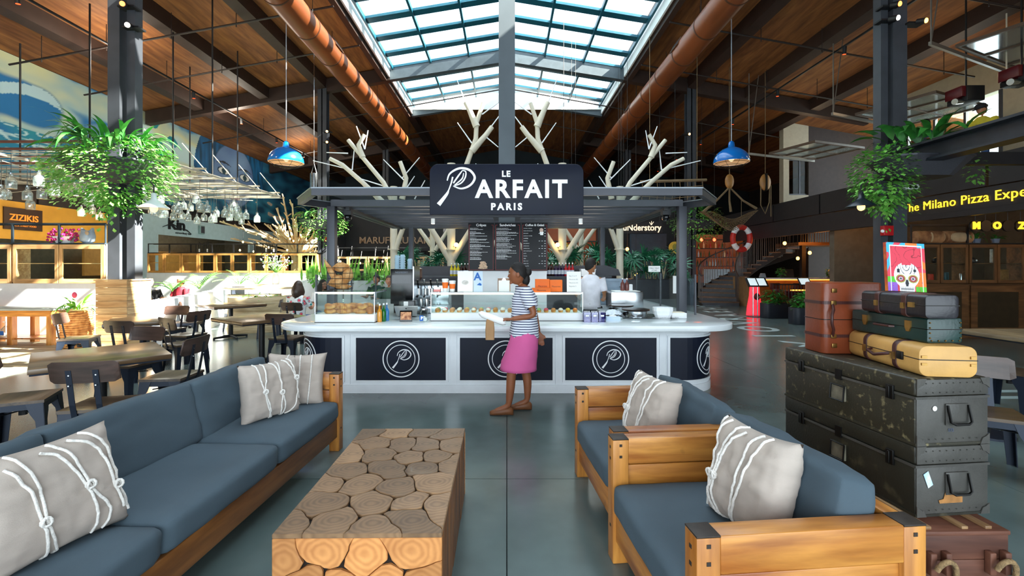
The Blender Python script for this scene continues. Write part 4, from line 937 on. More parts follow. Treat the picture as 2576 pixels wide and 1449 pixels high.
e = empty('suitcase', (2.06, 2.24, 1.203), .03, 'bottle green suitcase with studded corners in the middle of the pile', 'suitcase', 'vintage suitcases')
suitcase(e, .178, .47, .122, m_green, .012)
rv = MB()
for k in range(5): rv.ell((.02 + .035 * k, -.003, .012), .004, 6, 4)
for k in range(4): rv.ell((.012, -.003, .025 + .025 * k), .004, 6, 4); rv.ell((.166, -.003, .025 + .025 * k), .004, 6, 4)
rv.build('studs', m_brass, e, kind='stuff')
for y in (.1, .37): MB().prism([(y - .016, .1), (y + .016, .1), (y + .016, .065), (y + .008, .045), (y - .008, .045), (y - .016, .065)], -.008, 0, lambda x, y_, z: (z, x, y_)).build('clasp', m_brass, e)
MB().tube([(-.004, .18, .06), (-.022, .19, .06), (-.022, .29, .06), (-.004, .3, .06)], .006, 6).build('handle', m_strap, e)
m_bk = mat('black hide', '#1e1c22', rough=.35, var=.15, vs=8, bump=.1, bs=60)
e = empty('suitcase', (2.015, 2.2, 1.327), -.02, 'black suitcase with brown straps at the top of the pile', 'suitcase', 'vintage suitcases')
suitcase(e, .16, .41, .115, m_bk, .022, m_strap); box(-.01, 0, .06, .09, .05, .075).build('lock', m_brass, e)
m_brn = mat('russet hide', '#7e3b20', rough=.35, var=.2, vs=5, bump=.1, bs=60)
e = empty('suitcase', (1.905, 2.75, 1.052), -.02, 'russet brown suitcase standing on end behind the pile', 'suitcase', 'vintage suitcases')
MB().prism(rrect(.36, .2, .035, 6, .18, .1), 0, .43).build('case_shell', m_brn, e, bevel=.01, smooth=40)
MB().prism(rrect(.366, .206, .036, 6, .18, .1), .205, .209).build('lid_seam', m_iron, e)
for z in (.1, .3):
    MB().prism(rrect(.368, .208, .036, 6, .18, .1), z, z + .018).build('strap', m_strap, e); box(.04, .07, -.012, -.003, z - .004, z + .022).build('buckle', m_brass, e, bevel=.002)
MB().tube([(.05, -.006, .3), (.04, -.03, .27), (.02, -.045, .24), (.02, -.045, .19), (.04, -.03, .15), (.05, -.006, .11)], .008, 8).build('handle', m_strap, e, smooth=70)
for z in (.04, .37): box(.045, .075, -.01, -.003, z, z + .025).build('latch', m_brass, e, bevel=.002)
# skull painting: a stretched canvas with its picture
e = empty('skull_painting', (2.165, 2.47, 1.444), label='small canvas of a decorated skull on red propped on the black suitcase', cat='painting'); e.rotation_euler = (-.1, .045, .08)
W, Hh = .225, .265
box(-W / 2, W / 2, 0, .018, 0, Hh).build('canvas', mat('painted canvas edge', '#b0392f', var=.3, vs=20, col2='#e07a2a'), e)
def paint_grid(name, fn, nu, nv, pos, parent, m=None):
    me = bpy.data.meshes.new(name); V = []; Fc = []; Cc = []
    for j in range(nv + 1):
        for i in range(nu + 1):
            u, v = i / nu, j / nv; V.append(pos(u, v)); c = fn(u, v); Cc += [c[0], c[1], c[2], 1]
    for j in range(nv):
        for i in range(nu):
            a = j * (nu + 1) + i; Fc.append((a, a + 1, a + nu + 2, a + nu + 1))
    me.from_pydata(V, [], Fc); me.update(); at_ = me.color_attributes.new('Col', 'FLOAT_COLOR', 'POINT'); at_.data.foreach_set('color', Cc)
    me.materials.append(m or paint('painted surface')); o = bpy.data.objects.new(name, me); COL.objects.link(o)
    if parent: o.parent = parent
    return o
def H3(h): return hexc(h)
c_red, c_blu, c_ora, c_pur, c_grn, c_wht, c_blk = map(H3, ('#d23a4e', '#37a9d8', '#e2752c', '#8a5ac0', '#52b82c', '#f3f4f6', '#23242c'))
def skull(u, v):
    x, y = u - .5, v
    if (abs(x) > .40 or y > .93) and (abs(x) < .425 and y < .95): return c_wht
    out = abs(x) > .425 or y > .95
    n = mnoise.noise(Vector((u * 5, v * 5, 2))); n2 = abs(mnoise.noise(Vector((u * 6 + n, v * 4, 9))))
    col = c_red
    if out: col = c_red if n > .0 else c_blu if u < .5 or v < .1 else c_ora
    if v > .9 and u > .8: col = c_blu
    if v < .4 and u > .72: col = c_ora if v > .1 else c_grn
    if v < .3 and u < .25: col = c_pur if v < .18 else c_grn
    if n2 < .035 and not out: col = tuple(k * .45 for k in c_red)
    sx, sy = x / .33, (y - .33) / .27
    jaw = abs(x) < .2 - .1 * max(0, (.1 - y)) and y < .16
    if sx * sx + sy * sy < 1 or jaw:
        col = c_wht
        for s in (-1, 1):
            ex, ey = (x - s * .16) / .13, (y - .26) / .085; q = ex * ex + ey * ey
            if q < 1: col = H3('#93a642') if q > .72 else H3('#b06a3a') if q > .5 else c_blk if q > .42 else H3('#a03346') if q > .15 else c_wht if q > .09 else H3('#555566')
        if abs(x) < .05 - .35 * abs(y - .17) and .1 < y < .24: col = c_blk
        if y < .1 and abs(x) < .17 and (abs((x * 28) % 1 - .5) < .12 or abs(y - .05) < .008): col = c_blk
        d = math.hypot(x, (y - .52) * .9)
        if y > .36 and math.sin(d * 90 + 3 * n) > .8 and abs(x) < .25: col = c_blk
        if sy > .55 and abs(x) < .12 and y > .54: col = c_red
        if .18 < abs(x) < .25 and .38 < y < .46 and n > -.1: col = c_blk
    return col
paint_grid('picture', skull, 110, 130, lambda u, v: (-W / 2 + W * u, -.0008, Hh * v), e)

# ================================================================ DINING
m_tt = wood('table top walnut', '#5b4632', '#8a6f4e', 'x', rough=.3, coat=.35, scale=2.2)
m_seat = wood('dark seat wood', '#33281f', '#5a4836', 'x', rough=.35, coat=.2)
m_back = wood('brown back board', '#35271f', '#57423a', 'x', rough=.4)
m_leg = mat('blue black steel', '#1b2433', rough=.42, var=.05, metal=.35)
def make_chair():
    e = empty('dining_chair', (0, 0, 0), label='x', cat='chair', group='wood and steel dining chairs')
    # seat: shallow saddle; chair faces +y, its back board stands at -y
    b = MB(); n = 10
    for s in (1, -1): pass
    f = lambda u, v: (-.21 + .42 * u, -.2 + .4 * v, .455 - .012 * math.sin(PI * u) * math.sin(PI * min(1, v * 1.2)))
    b.grid(f, 10, 8); b.grid(lambda u, v: (-.21 + .42 * u, -.2 + .4 * v, .43), 10, 8)
    o = b.build('seat', m_seat, e, recalc=False); bm = bmesh.new(); bm.from_mesh(o.data); bnd = [q for q in bm.edges if q.is_boundary]; bmesh.ops.bridge_loops(bm, edges=bnd); bmesh.ops.recalc_face_normals(bm, faces=bm.faces); bm.to_mesh(o.data); bm.free()
    fr = MB().box(-.2, .2, -.19, -.18, .38, .43).box(-.2, .2, .18, .19, .38, .43).box(-.2, -.19, -.18, .18, .38, .43).box(.19, .2, -.18, .18, .38, .43); fr.build('seat_frame', m_leg, e)
    for sx in (-1, 1):
        for sy in (-1, 1):
            b = MB()       # folded sheet leg, wide at the top
            for (ax, w) in (('x', .006), ('y', .006)):
                if ax == 'x': pr = [(0, .43), (-.11, .43), (-.085, .34), (-.055, .28), (-.045, 0), (0, 0)]; b.loft([[(sx * (.2 + px * 1 + (.03 * (1 - pz / .43))), sy * (.19 + .03 * (1 - pz / .43)) + q, pz) for px, pz in pr] for q in (-.003, .003)])
                else: pr = [(0, .43), (-.11, .43), (-.085, .34), (-.055, .28), (-.045, 0), (0, 0)]; b.loft([[(sx * (.2 + .03 * (1 - pz / .43)) + q, sy * (.19 + px + .03 * (1 - pz / .43)), pz) for px, pz in pr] for q in (-.003, .003)])
            b.build('leg', m_leg, e)
    MB().cyl((-.0, 0, .3), (0, 0, .34), .03, n=8).tube([(-.15, -.1, .34), (.15, .1, .34)], .006, 5).tube([(.15, -.1, .34), (-.15, .1, .34)], .006, 5).build('under_brace', m_black, e)
    for sx in (-.09, .09):
        b = MB().loft([[(sx - .02, y, z), (sx + .02, y, z), (sx + .02, y - .006, z), (sx - .02, y - .006, z)] for y, z in ((-.186, .38), (-.2, .44), (-.215, .5), (-.262, .78))])
        b.build('back_upright', m_leg, e)
        for z in (.66, .74): MB().cyl((sx, -.262, z), (sx, -.268 + (.78 - z) * .2, z), .006, n=6).build('bolt', m_chrome, e)
    b = MB(); cv = lambda u: .03 * (1 - (2 * u - 1) ** 2)
    hw = .235
    def bk(u, v, o_):
        x = -hw + 2 * hw * u; edge = max(0, abs(2 * u - 1) - .9) / .1; hh = .085 * (1 - .25 * edge ** 2)
        return (x, -.235 - (v - .5) * .03 - cv(u) + o_, .76 + (2 * v - 1) * hh)
    b.grid(lambda u, v: bk(u, v, 0), 14, 3); b.grid(lambda u, v: bk(u, v, .014), 14, 3)
    o = b.build('backrest', m_back, e, recalc=False); bm = bmesh.new(); bm.from_mesh(o.data); bnd = [q for q in bm.edges if q.is_boundary]; bmesh.ops.bridge_loops(bm, edges=bnd); bmesh.ops.recalc_face_normals(bm, faces=bm.faces); bm.to_mesh(o.data); bm.free()
    return e
ch0 = make_chair()
chairs = [  # x, y, direction it faces (deg, 0 = +y), label
    (-3.33, 3.78, 12, 'dining chair with its back board towards the sofa, at the nearest walnut table'),
    (-4.18, 3.95, -62, 'dining chair cut by the frame edge, left of the nearest walnut table'),
    (-3.48, 4.76, 95, 'dining chair seen side on, tucked under the right side of the nearest table'),
    (-4.42, 5.35, 172, 'dining chair behind the nearest table with only its back board above the top'),
    (-5.22, 6.42, -8, 'dining chair with its back to the camera at the second table, before the oak box'),
    (-6.15, 8.28, 178, 'sunlit dining chair beyond the second table, against the low white wall'),
    (-5.33, 7.62, 80, 'dining chair side on between the second table and the third'),
    (-6.78, 7.25, -68, 'pale backed dining chair tilted beside the wicker plant pot'),
    (-3.50, 7.32, -6, 'dark dining chair with its back to the camera at the table near the kiosk'),
    (-6.55, 9.45, -75, 'dining chair with a thin sunlit back left of the furthest table'),
    (-5.3, 10.2, 110, 'grey backed dining chair at the right end of the furthest table'),
    (-6.6, 11.2, 160, 'dining chair with only its top visible behind the furthest table'),
    (-3.15, 8.3, 120, 'dining chair tucked in between the near kiosk table and the seated women'),
    (-4.35, 9.55, -10, 'dining chair that the woman in the floral top sits on'),
    (-4.75, 6.75, -30, 'dining chair at the near left corner of the table near the kiosk'),
    (3.72, 3.55, 150, 'dark chair cut by the right frame edge behind the trunks'),
    (5.5, 5.0, 20, 'dark chair pushed under the pale plank table on the right')]
for i, (x, y, a, lab) in enumerate(chairs):
    o = ch0 if i == 0 else dup(ch0, (x, y, 0), R(a), lab)
    o.location = (x, y, .0); o.rotation_euler = (0, 0, R(a)); o['label'] = lab
def make_table(x, y, a, w, d, lab, m=m_tt, h=.75):
    e = empty('dining_table', (x, y, 0), R(a), lab, 'table', 'dining tables')
    box(-w / 2, w / 2, -d / 2, d / 2, h - .045, h - .0).build('tabletop', m, e, bevel=.004)
    box(-w / 2 + .01, w / 2 - .01, -d / 2 + .01, d / 2 - .01, h - .06, h - .046).build('under_frame', m_leg, e)
    MB().cyl((0, 0, .02), (0, 0, h - .06), .045, n=10).build('pedestal', m_black, e, smooth=40)
    for k in range(4):
        dx, dy = ((1, 0), (-1, 0), (0, 1), (0, -1))[k]
        MB().tube([(0, 0, .05), (dx * .34, dy * .34, .03)], [.035, .02], 6).cyl((dx * .33, dy * .33, 0), (dx * .33, dy * .33, .03), .02, n=6).build('foot', m_black, e)
    return e
make_table(-3.87, 4.36, 45, .95, 1.02, 'walnut topped table nearest the sofa')
make_table(-5.73, 7.2, 35, .85, 1.15, 'walnut topped table before the oak clad column box, half in sunlight')
make_table(-4.02, 7.5, 55, 1.1, 1.05, 'walnut topped table just left of the kiosk worktop')
make_table(-6.08, 10.07, 52, 1.05, 1.1, 'walnut topped table furthest back, before the white planter wall')
m_plank = wood('pale grey plank', '#6d5d48', '#9a8667', 'y', rough=.5)
make_table(6.9, 5.4, 0, 2.4, .95, 'pale thick plank table at the right frame edge behind the suitcases', m_plank, .78)
# ================================================================ OVERHEAD
m_duct = mat('rust brown duct', '#7a3f1c', rough=.4, var=.18, vs=2, st=(1, .3, 1))
for s in (-1, 1):
    e = empty('air_duct', (s * 5.1, 12, 7.7), label='long rust brown round air duct ' + ('along the left edge' if s < 0 else 'along the right edge') + ' of the skylight', cat='duct', group='round air ducts')
    MB().cyl((0, -13, 0), (0, 20.5, 0), .34, n=36).build('duct_tube', m_duct, e, smooth=40)
    for y in [-8 + 1.53 * k for k in range(19)]: MB().cyl((0, y - .02, 0), (0, y + .02, 0), .352, n=36).build('joint_band', mat('duct band', '#4a2a18', rough=.5), e, smooth=40)
    for y in (-4.2, 1.0, 6.2, 11.4):
        M = Matrix.Rotation(s * -R(62), 4, 'Y')
        b = MB(); b.M = M; b.box(-.12, .12, y - .3, y + .3, .335, .36).build('register', mat('duct register', '#5a3a26', rough=.5), e); b = MB(); b.M = M
        for q in range(5): b.box(-.09, .09, y - .24 + q * .1, y - .2 + q * .1, .36, .368)
        b.build('louvres', m_black, e)
    for y in (-6, 0, 6, 12): MB().cyl((0, y, .3), (0, y, 1.3), .008, n=6).build('hanger', m_black, e)
m_pipe = mat('dark sprinkler pipe', '#2c2320', rough=.5)
for k, (y, x0, x1) in enumerate(((9.6, -13.5, -4.7), (12.4, -13.5, -4.7), (14.6, -13.5, -4.7), (20.3, -13.5, 13.5), (24.2, -13, 13), (29, -12, 12), (13.2, 4.7, 13.5), (16, 4.7, 13.5), (10.3, 4.7, 13.5))):
    e = empty('sprinkler_pipe', ((x0 + x1) / 2, y, zr((x0 + x1) / 2) - .5), label='thin dark sprinkler pipe number along the ceiling', cat='pipe', group='ceiling sprinkler pipes')
    e['label'] = ('nearest', 'second', 'third', 'nearest full width', 'middle full width', 'farthest full width', 'second', 'third', 'nearest')[k] + ' thin dark sprinkler pipe' + ('' if 2 < k < 6 else ' crossing under the ' + ('left' if x1 < 0 else 'right') + ' ceiling slope')
    P = [Vector((x, y, zr(x) - .62)) - e.location for x in ([x0, x1] if x0 * x1 > 0 else [x0, -4.6, 0, 4.6, x1])]
    MB().tube(P, .028, 8).build('pipe', m_pipe, e, smooth=60)
    for q in range(5):
        x = x0 + (x1 - x0) * (q + .5) / 5; c = Vector((x, y, zr(x) - .62)) - e.location; MB().cyl(c, c + Vector((0, 0, .62)), .01, n=5).cyl(c, c - Vector((0, 0, .09)), .014, n=6).build('drop_hanger', m_pipe, e)
def track(x, y0, y1, lab, n=7):
    e = empty('light_track', (x, (y0 + y1) / 2, zr(x) - .7), label=lab, cat='light track')
    box(-.02, .02, y0 - e.location.y, y1 - e.location.y, -.02, .03).build('rail', m_black, e)
    for q in range(n):
        yy = y0 + (y1 - y0) * (q + .5) / n - e.location.y; MB().cyl((0, yy, -.02), (0, yy + .02, -.22), .05, n=10).build('lamp_head', m_black, e); MB().cyl((0, yy + .02, -.22), (0, yy + .021, -.226), .042, n=10).build('lens', mat('red amber lamp', '#ff5a28', emit='#ff4a1c', es=3, var=0), e)
track(-10.6, 8.5, 28, 'long black light track with amber lamps under the left ceiling'); track(9.4, 8, 30, 'long black light track with amber lamps under the right ceiling')
for y in (7.5, 12.5, 18, 24): spot('fill_light', (-10.6, y, zr(10.6) - 1.05), 190, '#fff0dc', .35)  # added fill below the left track, brightens the mural and the ceiling
for y in (7, 12.5, 18): spot('fill_light', (11.8, y, 6.6), 32, '#ffe2b8', .35)  # added fill over the mezzanine for the beige wall, clear of the track
spot('kitchen_light', (-15.4, 21, 3.2), 60, '#fff0d8', .3); spot('kitchen_light', (-12.2, 13.2, 3.1), 60, '#ffdca8', .3)
# blue domes
m_bluel = mat('glossy blue enamel', '#0f6fc4', rough=.15, var=.03, coat=.6); m_cream = mat('cream enamel', '#e8c9a0', rough=.4, var=.02, emit='#e8b078', es=.18)
for s, px in ((-1, 720), (1, 1840)):
    p = at(px, 405, 13); zt = zr(p.x) - p.z
    e = empty('pendant_lamp', tuple(p), label='blue dome pendant lamp with wire guard hanging ' + ('left' if s < 0 else 'right') + ' of the kiosk sign', cat='pendant lamp', group='blue dome pendants')
    MB().lathe([(.475, -.05), (.48, -.02), (.46, .08), (.39, .21), (.26, .32), (.12, .38), (.09, .4), (.08, .52), (.04, .56)], 36, cap=False).build('shade', m_bluel, e, smooth=60)
    MB().lathe([(.47, -.045), (.45, .08), (.38, .2), (.25, .31), (.02, .36)], 36, cap=False).build('shade_lining', m_cream, e, smooth=60)
    g = MB()
    for rr, z in ((.44, -.08), (.32, -.15), (.16, -.19)): g.tube([(rr * math.cos(a), rr * math.sin(a), z) for a in [2 * PI * i / 24 for i in range(25)]], .006, 4)
    for q in range(8): a = 2 * PI * q / 8; g.tube([(r_ * math.cos(a), r_ * math.sin(a), z) for r_, z in ((.47, -.04), (.44, -.08), (.32, -.15), (.16, -.19), (0, -.2))], .005, 4)
    g.build('wire_guard', m_iron, e); MB().ell((0, 0, .08), (.08, .08, .1)).build('bulb', mat('lamp bulb', '#ffe9c8', emit='#ffd9a0', es=1.5, var=0), e, smooth=60)
    MB().cyl((0, 0, .55), (0, 0, zt), .012, n=6).build('cable', mat('pale cable', '#b9c2cc', rough=.4), e)
# spot heads on the columns
k = 0
for x, y, z, c in ((-6.93, 8.3, 6.3, '#ff6a28'), (-6.84, 8.3, 5.92, '#fff0d8'), (6.98, 8.3, 6.3, '#ff6a28'), (6.95, 8.3, 6.05, '#fff6e6'), (7.45, 8.3, 6.0, '#ffb040'), (-6.85, 17.4, 6.7, '#ffb060'), (-6.85, 17.4, 6.3, '#ff9a50'), (6.85, 17.4, 6.6, '#ffb060')):
    e = empty('spotlight', (x, y, z), label='x', cat='spotlight', group='column spotlights')
    e['label'] = 'small black spotlight with %s lamp on the %s column' % ({'#ff6a28': 'orange', '#fff0d8': 'white', '#fff6e6': 'bright white', '#ffb040': 'amber', '#ffb060': 'glowing amber', '#ff9a50': 'dim amber'}[c], ('near left' if y < 9 else 'far left') if x < 0 else ('near right' if y < 9 else 'far right'))
    MB().cyl((0, 0, .02), (.05, -.12, -.02), .05, n=12).build('lamp_can', m_black, e, smooth=50); MB().cyl((.05, -.12, -.02), (.052, -.128, -.022), .043, n=12).build('lens', mat('lens ' + c, c, emit=c, es=14, var=0), e); MB().box(-.15, .15, .0, .18, .0, .03).build('bracket', m_black, e)
# ---- leaves
m_leafd = mat('deep green leaf', '#1f5a22', rough=.4, var=.35, vs=5, col2='#3d8a35'); m_leafl = mat('bright vine leaf', '#3f8f2a', rough=.5, vs=7, col2='#8ecb5c'); m_leafg = mat('blue green frond', '#0f4a33', rough=.4, vs=4, col2='#2c8058')
def vine_mass(par, name, c, rx, ry, rz_, n, size, m, seed=0, droop=1.0, hang=.5):
    r = random.Random(seed); b = MB()
    for k in range(n):
        size_ = size; th = r.uniform(0, 2 * PI); ph = math.acos(r.uniform(-1, .9)); rr = r.uniform(.72, 1.0)
        lump = 1 + .22 * mnoise.noise(Vector((math.cos(th) * 2 + seed, math.sin(th) * 2, math.cos(ph) * 3)))
        p = Vector((rx * math.sin(ph) * math.cos(th), ry * math.sin(ph) * math.sin(th), rz_ * math.cos(ph))) * rr * lump
        if p.z < 0: p.z *= 1 + hang * max(0, mnoise.noise(Vector((math.cos(th) * 3, math.sin(th) * 3, seed)))) * 2
        d = Vector((p.x, p.y, p.z * .3)).normalized() + Vector((r.uniform(-.5, .5), r.uniform(-.5, .5), r.uniform(-.8, .3)))
        s = size * r.uniform(.6, 1.3); b.leaf(p + Vector(c), d, s, s * .75, droop * r.uniform(.1, .5), 2)
    return b.build(name, m, par, recalc=False, kind='stuff', smooth=80) if n else None
def strap_leaves(par, n, L, w, spread, m, seed=0, z0=0, elev=(.3, 1.3), droop=(.5, 1.2), name='leaf'):
    r = random.Random(seed); base = []
    for q in range(4):
        b = MB(); b.leaf((0, 0, 0), (1, 0, .6 + .25 * q), L, w, .8 + .25 * q, 6); base.append(b.build(name, m, par, recalc=False, smooth=80))
    for k in range(n):
        o = base[k % 4] if k < 4 else base[k % 4].copy()
        if k >= 4: COL.objects.link(o)
        a = 2 * PI * k * .618; rad = spread * math.sqrt(r.random()); o.location = (rad * math.cos(a), rad * math.sin(a), z0 + r.uniform(-.05, .08))
        s = r.uniform(.65, 1.15); o.scale = (s, s, s); o.rotation_euler = (r.uniform(-.4, .4), r.uniform(-.9, .5), a + r.uniform(-.5, .5))
m_mesh = mat('grey expanded metal', '#3c3c42', rough=.6, var=.3, vs=120)
def hang_planter(loc, k, lab, seed, n=1600, strap=46, side=1):
    e = empty('hanging_planter', loc, label=lab, cat='planter', group='planters on the columns')
    MB().loft([[(x * q, y * q, z) for x, y in rrect(1.5 * k, .95 * k, .3 * k, 2)] for q, z in ((.62, -.32 * k), (1, 0))]).build('mesh_basket', m_mesh, e); MB().loft([[(x, y, z) for x, y in rrect(1.52 * k, .97 * k, .3 * k, 2)] for z in (0, .03)]).build('basket_rim', m_kst, e)
    vine_mass(e, 'trailing_foliage', (0, 0, -.12 * k), 1.12 * k, .8 * k, .62 * k, n, .085 * k, m_leafl, seed)
    strap_leaves(e, strap, (.62 if seed == 1 else .66) * k, (.075 if seed == 1 else .13) * k, .62 * k, m_leafd, seed, .32 * k)
    return e
hang_planter((-7.1, 8.25, 3.42), 1.0, 'big sunlit planter of trailing vines and strap leaves on the near left column', 1, 4200, 120)
hp2 = hang_planter((7.3, 8.1, 3.45), .95, 'planter of dark leaves in a mesh box on the near right column', 2, 0, 56)
vine_mass(hp2, 'trailing_foliage', (-.62, 0, -.28), .52, .5, .6, 1700, .085, m_leafl, 21); vine_mass(hp2, 'trailing_foliage', (1.1, .1, -.12), .12, .15, .25, 60, .09, m_leafl, 22)
hang_planter((-7.1, 17.4, 3.3), .95, 'leafy planter on the far left column behind the canopy corner', 3, 1500, 24)
hang_planter((7.3, 17.4, 3.3), .95, 'leafy planter on the far right column beside the canopy corner', 4, 1500, 24)
hang_planter((-7.0, 26.4, 3.3), .9, 'small far planter hanging before the dark restaurant front', 5, 700, 8)
for lab, (x, y, z), mm, col in (('white enamel barn lamp below the sunlit left planter', (-6.1, 7.9, 2.58), 'white lamp enamel', '#c9d4cf'), ('black barn lamp below the right hand planter', (6.2, 8.0, 2.62), 'black lamp enamel', '#1c242c')):
    e = empty('barn_lamp', (x, y, z), label=lab, cat='lamp'); MB().lathe([(.23, 0), (.225, .015), (.1, .11), (.045, .16), (.04, .26), (.015, .27)], 24, cap=False).build('shade', mat(mm, col, rough=.3, var=.02), e, smooth=50)
    MB().ell((0, 0, -.0), (.06, .06, .07)).build('bulb', mat('warm globe', '#ffdca0', emit='#ffc070', es=3, var=0), e, smooth=60); sx = 1 if x < 0 else -1
    MB().tube([(0, 0, .26), (0, 0, .4), (-sx * .08, 0, .48), (-sx * .75, .2, .5)], .014, 6).build('arm', m_black, e, smooth=60)
# ---- glass jar chandelier
m_rod = mat('pale frame rod', '#b9b4a6', rough=.5, var=.1); m_rodd = mat('rusty frame rod', '#5d3a30', rough=.6)
cz = 3.9
jc = empty('jar_chandelier', (-10.3, 11.8, cz), label='wide hanging frame of bars and rods carrying the glass jars', cat='chandelier')
def jp(b, n, m, **k): o = b.build(n, m, jc, **k); o.data.transform(Matrix.Translation((10.3, -11.8, -cz))); return o
for x in (-13.4, -10.5, -7.55): jp(box(x - .03, x + .03, 8.6, 15.2, cz - .02, cz + .03), 'long_rail', m_rod)
for k in range(6):
    y = 8.8 + 1.22 * k
    for dz in (-.06, .08): jp(box(-13.5, -7.4, y - .03, y + .03, cz + dz - .02, cz + dz + .02), 'cross_bar', m_rodd if k < 2 else m_rod)
r_ = random.Random(3)
for k in range(34):
    x = r_.uniform(-13, -8); y = r_.uniform(8.8, 14.8); a = r_.choice((0, .12, -.15, 1.5, 1.35)); L_ = r_.uniform(.7, 2.2)
    jp(MB().cyl((x - math.cos(a) * L_ / 2, y - math.sin(a) * L_ / 2, cz - r_.uniform(.05, .35)), (x + math.cos(a) * L_ / 2, y + math.sin(a) * L_ / 2, cz - r_.uniform(.05, .35)), .009, n=5), 'thin_rod', m_rod)
for x, y in ((-13.2, 9), (-13.2, 12.4), (-11.6, 10.2), (-11.6, 13.9), (-10.4, 9), (-10.4, 11.4), (-10.4, 15), (-9.2, 12.6), (-8.6, 14.6), (-7.6, 9.2), (-7.6, 11.8)): jp(MB().cyl((x, y, cz), (x, y, zr(x) - .1), .022, n=6), 'suspension_rod', m_black)
for y in (10.4, 11.6, 12.8, 14.0, 15.2): jp(MB().cyl((-7.55, y, cz), (-8.1, y - .2, cz + .75), .012, n=5), 'angled_rod', m_rod)
m_jar = glass('jar glass', (.9, .96, .96), .24, .08, .6, .12)
j0 = empty('glass_jar', (0, 0, 0), label='x', cat='jar', group='glass jars on the chandelier')
MB().lathe([(.08, -.14), (.09, -.125), (.09, .02), (.07, .06), (.034, .09), (.034, .15)], 12).build('jar_glass', m_jar, j0, smooth=50); MB().cyl((0, 0, .15), (0, 0, .18), .036, n=10).build('cap', m_chrome, j0); box(-.004, .004, -.004, .004, 0, 1).build('wire', m_chrome, j0, loc=(0, 0, .17))
for k in range(29): y = 8.9 + .23 * k; jp(MB().cyl((-13.4, y, cz - .03), (-7.5, y, cz - .03), .007, n=4), 'wire_rod', m_rod)
for k in range(80):
    if k < 18: x, y, z = -13.1 + .32 * k, 9.9 + r_.uniform(-.7, .9), cz - .62 + r_.uniform(-.14, .1)
    else: x, y, z = (r_.uniform(-12.6, -7.9) if k < 50 else r_.uniform(-10.2, -7.75)), (r_.uniform(10.4, 15.0) if k < 50 else r_.uniform(11.8, 15.1)), cz - r_.uniform(.36, .85)
    zone = 'nearest edge' if y < 10.4 else 'far right corner' if x > -9 else 'middle' if x > -11 else 'wall side'
    hh = 'low' if z < cz - .68 else 'high' if z > cz - .5 else 'mid height'
    y = 8.9 + .23 * round((y - 8.9) / .23); o = j0 if k == 0 else dup(j0); o.location = (x, y, z); [setattr(c, 'scale', (1, 1, cz - .01 - z - .17)) for c in o.children if c.name.startswith('wire')]; o['label'] = 'clear glass jar hanging %s in the %s, %s' % (hh, ('front row', 'second row', 'third row', 'fourth row', 'fifth row', 'rear row')[min(5, int((y - 8.8) / 1.06))], ('hard by the mural wall', 'near the mural wall', 'left of the middle rail', 'just right of the middle rail', 'between the middle and right rails', 'near the right rail', 'under the right rail')[min(6, int((x + 13.2) / .8))])
